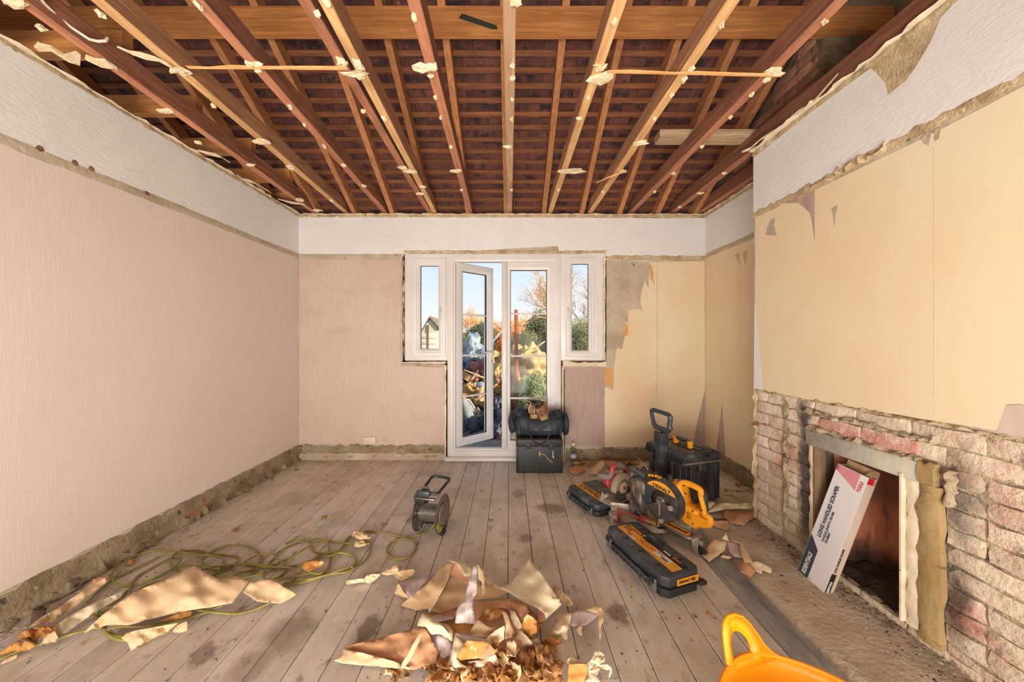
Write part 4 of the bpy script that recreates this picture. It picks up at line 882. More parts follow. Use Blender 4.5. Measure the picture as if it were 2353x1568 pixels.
MB().cyl((.285, 0, .030), (.325, 0, .022), .012, .012, n=10).cyl((.32, 0, .023), (.355, 0, .016), .018, .016, n=12).build('mitre_lock_knob', blkd, ms, bevel=.003)
bc = (.085, .0, .215); r0 = .132
MB().cyl((bc[0], -.012, bc[2]), (bc[0], -.015, bc[2]), .122, n=48).build('saw_blade', mat('tarnished_blade', (120, 108, 94), (84, 74, 66), 9, rough=.35, metal=.8), ms)
gu = MB(); P_ = PX(bc[0], 0, bc[2])
gu.prism(arcpts(r0, -28, 208) + arcpts(.128, 208, -28), -.022, .036, P_); gu.prism(arcpts(r0, -28, 208) + arcpts(.066, 208, -28), .030, .036, P_); gu.prism(arcpts(r0, -30, 210) + arcpts(.03, 210, -30), -.026, -.020, P_)
gu.build('blade_guard', blk, ms, bevel=.003)
MB().prism(arcpts(.124, 30, 138, 16), .036, .039, P_).build('guard_label', lab, ms)
text('DEWALT', .030, ink, Matrix(((1, 0, 0, bc[0] + .012), (0, 0, -1, -.0395), (0, 1, 0, bc[2] + .086), (0, 0, 0, 1))) @ Matrix.Rotation(math.radians(-6), 4, 'Z'), ms, bold=.0010, align='CENTER')
MB().prism(arcpts(.118, -150, -5) + arcpts(.02, -5, -150, 4), .028, .032, P_).build('lower_guard', mat('smoky_guard', (84, 82, 80), (60, 58, 56), 12, rough=.3, spec=.6), ms)
MB().prism(arcpts(.126, -160, -20) + arcpts(.120, -20, -160), -.01, .034, P_).build('lower_guard_rim', mat('wire_bronze', (120, 96, 66), rough=.5, metal=.5), ms)
MB().cyl((bc[0], -.014, bc[2]), (bc[0], -.050, bc[2]), .020, .015, n=14).cyl((bc[0] - .0, -.014, bc[2]), (bc[0], -.03, bc[2]), .034, .03, n=18).build('arbor_bolt', steel, ms)
MB().cyl((bc[0] + .075, -.03, bc[2] - .01), (bc[0] + .075, -.046, bc[2] - .01), .016, n=12).build('guard_screw', alu, ms); MB().cyl((bc[0] + .01, -.03, bc[2] - .118), (bc[0] + .01, -.048, bc[2] - .118), .015, n=12).build('guard_screw', alu, ms)
MB().box((bc[0] - .005, -.034, bc[2] - .05), (.006, .004, .085)).build('guard_rib', alu, ms)
# yellow motor housing and D handle
yh = MB(); yh.prism([(.10, .335), (.175, .335), (.20, .30), (.205, .235), (.285, .22), (.302, .14), (.275, .108), (.205, .112), (.16, .17), (.12, .30)], -.125, -.022, frame((0, 0, 0), (1, 0, 0), (0, 0, 1)), .012)
yh.build('motor_housing', yel, ms, bevel=.006)
dh = MB(); xs_ = [(.165, .325), (.19, .352), (.235, .358), (.285, .350), (.297, .335), (.294, .315), (.302, .285), (.312, .25), (.318, .215), (.345, .205), (.352, .185), (.335, .160), (.27, .140), (.24, .17)]
for (y, r) in ((-.0, .0),): pass
dh.tube(cat([(a, .045, z_) for a, z_ in xs_], 3), [v for r_ in [.020, .018, .018, .018, .017, .014, .014, .015, .017, .018, .018, .018, .02] for v in (r_,) * 3] + [.02], 12); dh.build('d_handle', yel, ms)
MB().prism([(.25, .205), (.35, .19), (.345, .165), (.24, .15)], -.075, -.018, frame((0, 0, 0), (1, 0, 0), (0, 0, 1)), .006).build('handle_foot', yel, ms, bevel=.004)
MB().prism([(.268, .33), (.282, .32), (.278, .285), (.262, .27), (.252, .285), (.262, .305)], -.053, -.037, frame((0, 0, 0), (1, 0, 0), (0, 0, 1))).build('trigger', ink, ms)
MB().cyl((.20, .10, .265), (.245, .17, .28), .048, .044, n=18).cyl((.245, .17, .28), (.252, .182, .283), .044, .034, n=18).build('motor_cap', blkd, ms, bevel=.003)
MB().cyl((.29, .085, .31), (.30, .085, .215), .022, .020, n=14).build('carry_grip', blk, ms, bevel=.003)
for (x, z) in ((.205, .345), (.284, .340), (.215, .300), (.262, .215), (.312, .24), (.262, .14), (.338, .18)): MB().cyl((x, .024, z), (x, .018, z), .0045, n=8).build('screw', ink, ms)
for k, (tx, sz) in enumerate((('DW777', .012), ('250mm', .009), ('1800W', .008))): text(tx, sz, ink, Matrix(((1, 0, 0, .222), (0, 0, -1, .0215), (0, 1, 0, .190 - .014 * k), (0, 0, 0, 1))), ms, bold=.0003)
ye = MB(); 
for k in range(6): ye.box((-.02 + .024 * k, .012, .345 - .0022 * (k - 2) ** 2), (.016, .03, .012), None, .002)
ye.build('guard_cleats', yel, ms)
MB().cyl((-.04, -.01, .325), (-.105, -.03, .355), .020, .020, n=14).cyl((-.085, -.024, .346), (-.09, -.0255, .348), .0235, n=14).cyl((-.10, -.028, .352), (-.115, -.033, .358), .0245, n=14).build('dust_port', blk, ms, bevel=.002)
for (x, y, z, r) in ((.01, .02, .352, .016), (.10, .05, .358, .020), (.165, .06, .352, .018)): MB().cyl((x, y, z - .03), (x, y, z + .008), r, r * .9, n=12).build('lock_knob', blkd, ms, bevel=.002)
rr = MB(); rr.box((-.085, .0, .14), (.06, .07, .18), None, .012); rr.box((-.06, -.02, .25), (.08, .05, .09), None, .012); rr.cyl((-.10, -.05, .10), (-.10, .05, .10), .045, n=18); rr.build('pivot_bracket', mat('grimy_casting', (150, 140, 126), (88, 78, 68), 16, rough=.5, metal=.3, layers=[((50, 44, 38), 22, .58, .68)]), ms, bevel=.004)
MB().cyl((-.10, -.055, .10), (-.10, -.075, .10), .03, .026, n=14).cyl((-.13, -.05, .17), (-.13, -.07, .17), .02, n=12).build('bevel_lock', steel, ms)
for k in range(3):
    e = .012 * k
    MB().tube(cat([(-.06, -.03, .33 - e), (-.11, -.055 - e, .30), (-.105, -.07, .23), (-.06, -.075 - e, .15), (0, -.08, .085 - e * .3), (.07, -.07, .055), (.13, -.05 + e, .07)]), .0045, 6).build('power_cable', blkd, ms)
MB().tube([(-.13, .02, .42), (-.08, .02, .40), (-.05, .03, .36)], .003, 6).build('spring_wire', steel, ms)
# red clamp tool
rt = thing('hand_torch_tool', 'small hand tool with round red knob and brass barrel between the two cases', 'tool', (0, 0, 0))
pA, pB, pC = fl(1421, 1203, .02), fl(1480, 1195, .07), fl(1508, 1206, .06)
MB().tube([pA, pA + Vector((.01, .02, .09))], [.011, .011], 4).build('red_strip', red, rt)
MB().tube([pA + Vector((.01, .02, .07)), pA + Vector((.06, .01, .065)), pB], [.005, .006, .010], 8).build('stem', red, rt)
MB().lathe([(0, -.028), (.018, -.024), (.028, -.006), (.028, .008), (.018, .024), (0, .028)], 12, frame(pB, (0, 0, 1), za=(1, -.3, 0))).build('red_knob', red, rt)
MB().cyl(pB, pC, .024, .028, n=18).cyl(pC, pC + Vector((.012, -.004, -.002)), .031, n=18).build('brass_barrel', brassm, rt, bevel=.003)
MB().cyl(pC + Vector((.012, -.004, -.002)), pC + Vector((.03, -.01, -.004)), .027, n=18).build('black_collar', blkd, rt)
# offcut plank under the left wing
pk = MB().box((0, 0, .016), (.26, .085, .03), None, .002).build('timber_offcut', jo_red); pk.location = (.84, 2.40, .001); pk.rotation_euler = (0, 0, math.radians(-8)); tag(pk, 'short brown board lying under the mitre saw beside the flat case', 'timber')

# wheeled tool box
wb = thing('wheeled_toolbox', 'large black wheeled toolbox with yellow handle posts and a raised pull handle', 'toolbox', (1.286, 2.515, .004), math.atan2(.282, .958))
bx_, by_, bh = .355, .405, .372
b = MB(); b.box((bx_ / 2, by_ / 2, .155), (bx_ - .02, by_ - .02, .30), None, .012); b.build('body', blk, wb, bevel=.003)
b = MB(); b.box((bx_ / 2, by_ / 2, .338), (bx_, by_, .066), None, .014); b.build('lid', blk, wb, bevel=.003)
b = MB(); b.box((bx_ / 2, by_ / 2, .303), (bx_ + .008, by_ + .008, .006), None, .002); b.build('lid_seal', mat('dusty_seal', (150, 138, 112), rough=.7), wb)
for (x, w_) in ((.035, .045), (.115, .05), (.215, .05), (.315, .045)): MB().box((x, .006, .15), (w_, .010, .27), None, .004).build('front_rib', blkm, wb)
MB().box((.165, .003, .13), (.09, .006, .20), None, .002).build('front_panel', blkm, wb); MB().box((.165, .0, .235), (.11, .008, .012), None, .002).build('front_panel_edge', blk, wb)
for y in (.05, .13, .28, .36): MB().box((.004, y, .15), (.012, .04, .28), None, .004).build('side_rib', blk, wb)
for (ya, yb) in ((.0, .155), (.25, .405)):                       # the ribbed hand rests on the pull-handle side
    b = MB(); b.box((-.012, (ya + yb) / 2, .296), (.03, yb - ya, .008), None, .002)
    for k in range(7): b.prism([(-.024, .296), (.004, .296), (.004, .36), (-.004, .352)], -.0025, .0025, frame((0, ya + (yb - ya) * (k + .02) / 6.05, 0), (1, 0, 0), (0, 0, 1)))
    b.build('grille', blk, wb)
    MB().box((.003, (ya + yb) / 2, .328), (.002, yb - ya - .01, .05)).build('grille_recess', ink, wb)
b = MB(); b.prism([(-.058, -.036), (-.008, -.04), (.012, -.03), (.012, .03), (-.008, .04), (-.058, .036), (-.066, .02), (-.066, -.02)], .02, .46, T4((0, .2, 0)), .004); b.build('pull_column', blk, wb, bevel=.002)
b = MB(); b.prism([(-.066, -.042), (.0, -.042), (.0, .042), (-.066, .042)], .40, .50, T4((0, .2, 0)), .006)
for k in range(6): b.box((-.068, .2, .41 + .014 * k), (.006, .078, .005))
b.build('column_head', blk, wb, bevel=.002)
MB().box((-.035, .212, .507), (.03, .034, .016), None, .004).build('release_button', yel, wb)
gp = MB().tube([(-.035, .20, .522), (-.035, .15, .524), (-.035, .118, .530), (-.035, .100, .548), (-.035, .108, .580), (-.035, .098, .612), (-.035, .100, .640), (-.035, .118, .652), (-.035, .20, .656), (-.035, .285, .656), (-.035, .306, .648), (-.035, .306, .620), (-.035, .290, .575), (-.035, .282, .545), (-.035, .262, .528)], [.024, .024, .022, .020, .020, .019, .019, .019, .018, .019, .019, .018, .018, .02, .022], 6, closed=True)
gp.build('pull_grip', blk, wb, bevel=.002)
for y in (.125, .275):
    b = MB(); b.box((.178, y, .388), (.036, .026, .05), None, .003); b.box((.178, y, .418), (.042, .032, .018), None, .004); b.build('handle_post', yel, wb, bevel=.002)
MB().tube([(.178, .13, .418), (.178, .17, .424), (.178, .23, .424), (.178, .27, .418)], .014, 10).build('lid_handle', blk, wb)
MB().box((.178, .20, .3725), (.075, .20, .003)).build('lid_recess', ink, wb)
for (x, y, a, c_) in ((.05, .2, .05, .3), (.30, .2, .06, .34), (.178, .03, .26, .03), (.178, .375, .26, .03)): MB().box((x, y, .3735), (a, c_, .006), None, .002).build('lid_panel', blk, wb)
MB().box((.20, .006, .352), (.085, .014, .03), None, .003).build('lid_latch', blkd, wb); MB().box((.2, .05, .377), (.09, .03, .006), None, .001).build('latch_recess', ink, wb)
for y in (.03, .375):
    pass
for x in (-.012, bx_ + .012):
    w_ = thing  # wheels on the far end
    b = MB().lathe([(.05, -.018), (.074, -.018), (.080, -.012), (.080, .012), (.074, .018), (.05, .018)], 24, frame((x, .375, .077), (0, 1, 0), (0, 0, 1)) if 0 else frame((x, .385, .077), (0, 1, 0), (0, 0, 1)))
    wh = b.build('wheel', mat('dusty_tyre', (150, 138, 124), (110, 100, 90), 20, rough=.9), wb)
    b = MB().cyl((x - .014, .385, .077), (x + .014, .385, .077), .052, n=18); b.build('hub', blkd, wh)
    b = MB()
    for k in range(6): a = k * math.pi / 3; b.box((0, .028, 0), (.034, .045, .008), T4((x, .385, .077)) @ Matrix.Rotation(a, 4, 'X'))
    b.build('spoke', blk, wh)

# black box, holdall and boots by the door
bb = thing('storage_box', 'battered black storage box standing by the closed door leaf under the holdall', 'box', (.275, 3.29, .0))
b = MB(); b.box((0, 0, .125), (.415, .30, .25), None, .01); b.build('body', blkm, bb, bevel=.003)
b = MB(); b.box((0, 0, .283), (.43, .315, .075), None, .012); b.build('lid', blkm, bb, bevel=.003)
b = MB(); b.box((0, -.001, .246), (.428, .312, .008), None, .002); b.build('rim', mat('scuffed_rim', (92, 86, 76), (50, 50, 48), 30, rough=.6), bb)
for x in (-.10, .11): MB().box((x, -.156, .255), (.05, .012, .055), None, .003).build('latch', blkm, bb, bevel=.001)
for x in (-.205, .205): MB().box((x, -.15, .13), (.02, .012, .25), None, .003).build('corner_post', blkm, bb)
MB().tube([(.0, -.152, .19), (.02, -.152, .175), (.05, -.152, .172), (.08, -.152, .13), (.12, -.152, .10)], .002, 5).build('paint_streak', nibm, bb)
for (x, z0, z1) in ((-.098, .225, .26), (.0, .16, .2), (.122, .15, .21), (.128, .14, .16), (.0, .24, .25)): MB().tube([(x, -.153, z0), (x + .003, -.153, z1)], .0035, 5).build('paint_streak', nibm, bb)
bagm = mat('black_canvas', (50, 58, 66), (32, 37, 43), 10, rough=.6, bump=.5, bscale=30, layers=[((110, 124, 136), 6, .56, .8, (1, 1, 1), .5)])  # pale noise layer puts highlights into the fabric colour
hb_ = thing('holdall', 'bulging black fabric holdall resting on the black storage box', 'bag', (.275, 3.27, .322))
b = MB(); vs = []; nx, na = 26, 24
for i in range(nx + 1):
    t = i / nx * 2 - 1; e = (1 - abs(t) ** 5.0) ** .5 if abs(t) < 1 else 0
    hgt = .19 + .055 * math.exp(-((t + .62) / .22) ** 2) + .045 * math.exp(-((t - .62) / .28) ** 2) - .01
    for k in range(na):
        a = 2 * math.pi * k / na; cy, cz = math.cos(a), math.sin(a)
        q = 2.6; rr_ = (abs(cy) ** q + abs(cz) ** q) ** (-1 / q)
        y = cy * rr_ * .145 * e; z = (cz * rr_ * .5 * e + .5) * hgt if True else 0
        nn = mnoise.noise(Vector((t * 3, y * 14, z * 14))) * .018 + abs(mnoise.noise(Vector((t * 11, z * 22, 4)))) * .020 * (cz > -.5)
        vs.append((t * .262, y * (1 + nn * 3), max(.001, z + (nn if cz > -.6 else 0))))
b.add(vs, [(i * na + k, i * na + (k + 1) % na, (i + 1) * na + (k + 1) % na, (i + 1) * na + k) for i in range(nx) for k in range(na)])
b.build('bag_body', bagm, hb_, smooth=80, sub=1)
def blob(name, m, parent, c, r, seed=0, amp=.15, n=10, **kw):
    b = MB(); vs = []; 
    for j in range(n + 1):
        for k in range(n * 2):
            ph = math.pi * j / n; th2 = math.pi * k / n
            d = Vector((math.sin(ph) * math.cos(th2), math.sin(ph) * math.sin(th2), math.cos(ph)))
            s = 1 + amp * mnoise.noise(d * 1.7 + Vector((seed, 0, 0))) + amp * .5 * mnoise.noise(d * 4 + Vector((seed, 5, 0)))
            vs.append((c[0] + d.x * r[0] * s, c[1] + d.y * r[1] * s, c[2] + d.z * r[2] * s))
    m2 = 2 * n; b.add(vs, [(j * m2 + k, j * m2 + (k + 1) % m2, (j + 1) * m2 + (k + 1) % m2, (j + 1) * m2 + k) for j in range(n) for k in range(m2)])
    return b.build(name, m, parent, smooth=80, **kw)
blob('end_pocket', bagm, hb_, (.252, -.03, .11), (.036, .11, .105), 3)
blob('end_pocket', bagm, hb_, (-.252, -.02, .125), (.036, .11, .10), 5)
blob('top_fold', bagm, hb_, (-.165, -.03, .215), (.075, .09, .05), 9, .4)
blob('top_fold', bagm, hb_, (.175, -.03, .20), (.06, .09, .045), 11, .4)
for s in (-1, 1): MB().tube(cat([(s * .1, -.149, .17), (s * .108, -.156, .10), (s * .085, -.156, .04), (s * .055, -.165, -.02), (s * .0, -.168, -.055)]), .005, 6).build('carry_strap', blkd, hb_)
MB().tube([(-.24, -.08, .19), (-.2, -.13, .16), (-.19, -.15, .10), (-.18, -.145, .03)], .004, 6).build('piping', blk, hb_); MB().tube([(.21, -.08, .2), (.205, -.135, .15), (.2, -.148, .10), (.19, -.145, .03)], .004, 6).build('piping', blk, hb_)
MB().box((.07, -.1515, .085), (.085, .002, .003)).box((-.03, -.1515, .086), (.03, .002, .003)).build('printed_mark', mat('pale_print', (176, 168, 150), rough=.7), hb_)
lea = mat('tan_brown_leather', (172, 128, 92), (132, 92, 64), 9, rough=.7, bump=.3, bscale=60, layers=[((196, 172, 132), 7, .58, .74)])
cuff = mat('dark_padded_cuff', (70, 56, 52), rough=.8); solem = mat('pale_tan_sole', (168, 136, 98), rough=.8)
def boot(label, loc, rot, sd):
    t = thing('work_boot', label, 'boot', loc, rot=rot, group=None)
    prof_ = [(0, 0, .150, .050, .048), (0, .002, .12, .049, .046), (0, .005, .09, .046, .045), (0, .012, .062, .044, .050), (0, .05, .048, .043, .044), (0, .10, .040, .044, .036), (0, .15, .034, .043, .030), (0, .185, .028, .030, .022), (0, .2, .024, .010, .010)]
    b = MB(); vs = []; n = 16
    P = [Vector(q[:3]) for q in prof_]
    for i, q in enumerate(prof_):
        tdir = (P[min(i + 1, len(P) - 1)] - P[max(i - 1, 0)]).normalized(); xa = Vector((1, 0, 0)); ya = tdir.cross(xa).normalized()
        for k in range(n): a = 2 * math.pi * k / n; vs.append(P[i] + xa * math.cos(a) * q[3] + ya * math.sin(a) * q[4])
    fs = [(i * n + k, i * n + (k + 1) % n, (i + 1) * n + (k + 1) % n, (i + 1) * n + k) for i in range(len(P) - 1) for k in range(n)] + [tuple(range((len(P) - 1) * n, len(P) * n))]
    b.add(vs, fs); b.build('upper', lea, t, smooth=80, sub=1, solid=.004)
    MB().tube([(.047 * math.cos(a), .046 * math.sin(a), .150) for a in [k * math.pi / 8 for k in range(16)]], .010, 8, closed=True).build('cuff', cuff, t)
    MB().prism([(-.036, -.045), (.036, -.045), (.042, .02), (.046, .12), (.036, .19), (0, .21), (-.036, .19), (-.046, .12), (-.042, .02)], -.004, .016, None, .004).build('sole', solem, t, bevel=.003)
    MB().cyl((0, -.028, .012), (0, -.024, .05), .040, .040, n=14).build('heel_counter', solem, t)
    MB().tube([(0, -.048, .14), (0, -.049, .08), (0, -.05, .02)], .0025, 6).build('back_seam', ink, t)
    MB().tube(cat([(-.02, .05, .13), (-.05, .02, .16), (-.03, -.045, .165), (-.055, -.05, .11), (-.05, -.052, .075)]), .0028, 6).build('lace', mat('pale_lace', (222, 214, 198), rough=.8) if 'pale_lace' not in bpy.data.materials else bpy.data.materials['pale_lace'], t)
    return t
boot('worn brown work boot standing upright on the holdall, left of the other boot', (.225, 3.215, .495), (math.radians(8), math.radians(-4), math.radians(10)), 1)
boot('worn brown work boot tipped towards the room on the holdall, right of the other boot', (.325, 3.185, .51), (math.radians(28), math.radians(-22), math.radians(-14)), 2)
# plastic bottle
pet = glassmat('clear_plastic', (.90, .93, .93, 1))
bp = fl(1316, 1064); bt = thing('water_bottle', 'small clear plastic water bottle standing against the back wall', 'bottle', (bp.x, bp.y - .03, 0))
MB().lathe([(.0, 0), (.026, 0), (.030, .01), (.028, .03), (.030, .06), (.027, .09), (.030, .12), (.028, .145), (.013, .180), (.012, .192)], 18).build('bottle_body', pet, bt, smooth=60)
MB().lathe([(0, .205), (.014, .205), (.0145, .188), (0, .188)], 14).build('cap', inkw, bt)
MB().lathe([(.0305, .065), (.0305, .10)], 18).build('bottle_label', mat('faint_label', (176, 190, 200), rough=.4), bt)

# cable reel
rl = thing('cable_reel', 'small grey cable reel with a black tube handle standing on the boards', 'reel', (-.503, 2.201, .0), math.atan2(-.21, .98))
Rx = lambda x: frame((x, 0, .118), (0, 1, 0), (0, 0, 1))
met = mat('worn_grey_metal', (132, 126, 116), (100, 94, 86), 9, rough=.35, metal=.55, layers=[((84, 72, 56), 12, .6, .72)])
b = MB().lathe([(.0, -.002), (.10, -.004), (.113, .0), (.117, .004), (.113, .007), (.08, .004), (0, .004)], 36, Rx(.072)); b.build('flange', met, rl)
sf = MB().cyl((.078, 0, .118), (.084, 0, .118), .068, n=28).build('socket_face', mat('grey_socket_face', (132, 122, 108), (104, 94, 82), 12, rough=.55), rl)
for (y, z) in ((.028, .028), (-.028, .028), (0, -.032), (.0, .0)):
    for (dy, dz) in ((0, .009), (-.008, -.006), (.008, -.006)): MB().box((.0845, y + dy, .118 + z + dz), (.002, .005, .006)).build('socket_hole', ink, sf)
MB().cyl((.084, .02, .165), (.087, .02, .165), .008, n=10).build('reset_button', mat('rust_red', (110, 50, 36), rough=.6), rl)
MB().prism(arcpts(.108, 195, 262, 8) + arcpts(.074, 262, 195, 8), 0, .0015, frame((.0785, 0, .118), (0, 1, 0), za=(0, 0, 1)) if 0 else Matrix(((0, 0, 1, .0785), (1, 0, 0, 0), (0, 1, 0, .118), (0, 0, 0, 1)))).build('yellow_label', mat('dirty_yellow_label', (196, 186, 70), (130, 124, 60), 30, rough=.6), rl)
b = MB().lathe([(.035, 0), (.11, -.012), (.117, -.008), (.117, -.005), (.10, -.004), (.035, .004)], 36, Rx(-.072)); fl2 = b.build('flange', met, rl)
for k in range(16):
    a = k * math.pi / 8; MB().box((-.066, .068, 0), (.006, .07, .005), T4((0, 0, .118)) @ Matrix.Rotation(a, 4, 'X')).build('flange_rib', met, fl2)
MB().cyl((-.07, 0, .118), (.07, 0, .118), .052, n=24).build('drum', met, rl)
tubm = mat('black_tube', (38, 36, 34), rough=.3, spec=.6)
fr_ = MB(); fr_.tube([(-.09, -.02, .118), (-.092, -.03, .17), (-.09, -.045, .235), (-.075, -.055, .262), (-.04, -.055, .268), (.02, -.055, .268)], .011, 8); fr_.build('frame_bar', blk, rl)
MB().box((-.03, -.058, .262), (.085, .022, .035), None, .003).build('frame_plate', blk, rl); MB().box((-.01, -.07, .236), (.13, .02, .012), None, .002).build('guide_bar', steel, rl)
MB().lathe([(0, .006), (.024, .006), (.026, 0), (.024, -.004)], 16, frame((-.03, -.02, .27), (1, 0, 0), (0, 0, 1))).build('guide_wheel', met, rl)
MB().tube([(.0, -.05, .262), (.05, -.045, .262), (.066, -.03, .268), (.086, .09, .30), (.08, .105, .303), (-.03, .12, .303), (-.048, .105, .30), (-.056, .03, .275), (-.056, -.02, .262)], .0095, 10).build('carry_handle', tubm, rl)
MB().box((.083, -.02, .012), (.03, .05, .022), None, .004).build('foot', blkd, rl); MB().box((.02, .07, .012), (.05, .03, .022), None, .004).build('foot', blkd, rl)
MB().tube([(-.085, -.0, .118), (-.088, .03, .06), (-.085, .06, .012), (.02, .07, .012), (.083, .04, .012)], .007, 8).build('foot_bar', tubm, rl)

# scraper carton leaning into the fireplace
P0, P1 = Vector((1.5326, 1.655, .004)), Vector((1.70, 1.606, .588)); PB = Vector((1.536, 1.82, .004))
za = (P1 - P0).normalized(); xa = (P0 - PB).normalized(); xa = (xa - za * xa.dot(za)).normalized(); ya = za.cross(xa).normalized()   # y into the fireplace
if ya.x < 0: ya = -ya
Mx = Matrix((xa, ya, za)).transposed().to_4x4()
if Mx.determinant() < 0: xa = -xa; Mx = Matrix((xa, ya, za)).transposed().to_4x4()
W_, L_, Tk = .158, .612, .042
Mx.translation = PB
ct = thing('scraper_carton', 'tall white printed tool carton with red and navy corners, leaning into the fireplace', 'carton'); ct.matrix_world = Mx
card = mat('white_printed_card', (238, 236, 238), rough=.45); kraft = mat('brown_card', (196, 160, 122), (180, 142, 104), 20, rough=.9); tanside = mat('beige_card_side', (204, 186, 166), rough=.6)
navy = mat('navy_print', (66, 76, 92), rough=.45); redp = mat('red_print', (206, 30, 46), rough=.45); pinkp = mat('pale_red_print', (226, 150, 156), rough=.45)
sx = 1 if xa.dot(P0 - PB) > 0 else -1
def bxs(x0, x1, y0, y1, z0, z1, m, name, par=ct): return MB().box((sx * (x0 + x1) / 2, (y0 + y1) / 2, (z0 + z1) / 2), (abs(x1 - x0), abs(y1 - y0), z1 - z0)).build(name, m, par, smooth=0)
bxs(0, W_, 0, .0015, 0, L_, card, 'front_panel'); bxs(W_ - .0015, W_, .0015, Tk, 0, L_, tanside, 'side_panel'); bxs(0, .0015, .0015, Tk, 0, L_, tanside, 'side_panel')
bxs(0, W_, Tk, Tk + .0015, 0, L_ + .036, kraft, 'back_panel'); bxs(0, W_, 0, Tk, .0, .0015, card, 'bottom_panel')
def fpoly(pts, m, name, y=-.0008):
    return MB().prism([(sx * a, c) for a, c in pts], -(y + .0006), -(y), frame((0, 0, 0), (1, 0, 0), (0, 0, 1)) @ Matrix.Identity(4)).build(name, m, ct, smooth=0)
fpoly([(.002, .002), (.062, .002), (.062, .158), (.002, .215)], navy, 'navy_corner')
fpoly([(.002, L_ - .002), (.122, L_ - .002), (.122, L_ - .085), (.002, L_ - .03)], pinkp, 'red_corner'); fpoly([(.002, L_ - .002), (.012, L_ - .002), (.012, L_ - .034), (.002, L_ - .03)], redp, 'red_corner')
bxs(W_, W_ + .0006, .003, .030, L_ - .032, L_ - .001, redp, 'red_corner'); bxs(W_, W_ + .0006, .002, .026, .002, .11, ink, 'black_corner')
def ftext(s, size, m, x, z, **k):   # reads upwards along the carton: text x -> +z, text up -> -x (towards the left edge)
    M = Matrix(((0, -sx, 0, sx * x), (0, 0, -1, -.0016), (1, 0, 0, z), (0, 0, 0, 1)))
    if sx < 0: M = Matrix(((0, -sx, 0, sx * x), (0, 0, -1, -.0016), (1, 0, 0, z), (0, 0, 0, 1)))
    return text(s, size, m, M, ct, **k)
ftext('ESSENTIALS', .030, inkw, .034, .012, bold=.0009, sx=.74); ftext('LONG HANDLED SCRAPER', .027, navy, .042, .225, bold=.0008, sx=.86)
ftext('HANDLE LENGTH: 585 MM', .016, navy, .068, .215, sx=.86, bold=.0003); ftext('150 MM/6"', .016, navy, .086, .215, sx=.86, bold=.0003); ftext('TOOLS', .022, redp, .140, L_ - .085, sx=.75, bold=.0004)
def stext(s, size, m, y, z, **k):
    M = Matrix(((0, 0, sx, sx * (W_ + .0012)), (0, -1, 0, y), (1, 0, 0, z), (0, 0, 0, 1))); return text(s, size, m, M, ct, **k)
stext('ESSENTIALS', .015, inkw, .014, .008, sx=.8, bold=.0004); stext('LONG HANDLED SCRAPER', .013, ink, .014, .118, sx=.8, bold=.0003); stext('TOOLS', .010, redp, .036, L_ - .034, sx=.7)
MB().prism([(0, 0), (sx * .034, .0), (sx * .028, .034), (sx * .006, .034)], 0, .001, frame((sx * (W_ - .036), .018, L_ + .0), (1, 0, 0), (0, .5, .85))).build('flap', kraft, ct, smooth=0)
MB().prism([(0, 0), (.034, 0), (.028, .030), (.006, .030)], 0, .001, frame((sx * .003, .004, L_), (0, 1, 0), (sx * .9, 0, .35))).build('flap', kraft, ct, smooth=0)

# yellow tub
tb = thing('flexible_tub', 'bright yellow flexible rubber tub with a raised looped handle at the front', 'tub', (.715, .745, .0))
tubmat = mat('yellow_rubber', (250, 160, 16), (244, 150, 10), 3, rough=.42, spec=.45)
th0 = math.radians(104); n = 72
def rimz(a): 
    d = (a - th0 + math.pi) % (2 * math.pi) - math.pi; return .335 + .016 * math.exp(-(d / .50) ** 2)
vs = []; fs = []; rows = 14
for r_i in range(rows + 1):
    t = r_i / rows
    for k in range(n):
        a = 2 * math.pi * k / n; rr_ = .155 + .060 * t; vs.append((rr_ * 1.03 * math.cos(a), rr_ * math.sin(a), rimz(a) * t))
fs = [(i * n + k, i * n + (k + 1) % n, (i + 1) * n + (k + 1) % n, (i + 1) * n + k) for i in range(rows) for k in range(n)] + [tuple(range(n))]
MB().add(vs, fs).build('tub_body', tubmat, tb, smooth=80, solid=.005)
MB().tube([(.216 * 1.03 * math.cos(2 * math.pi * k / n), .216 * math.sin(2 * math.pi * k / n), rimz(2 * math.pi * k / n)) for k in range(n)], .0055, 8, closed=True).build('rim', tubmat, tb, smooth=80)
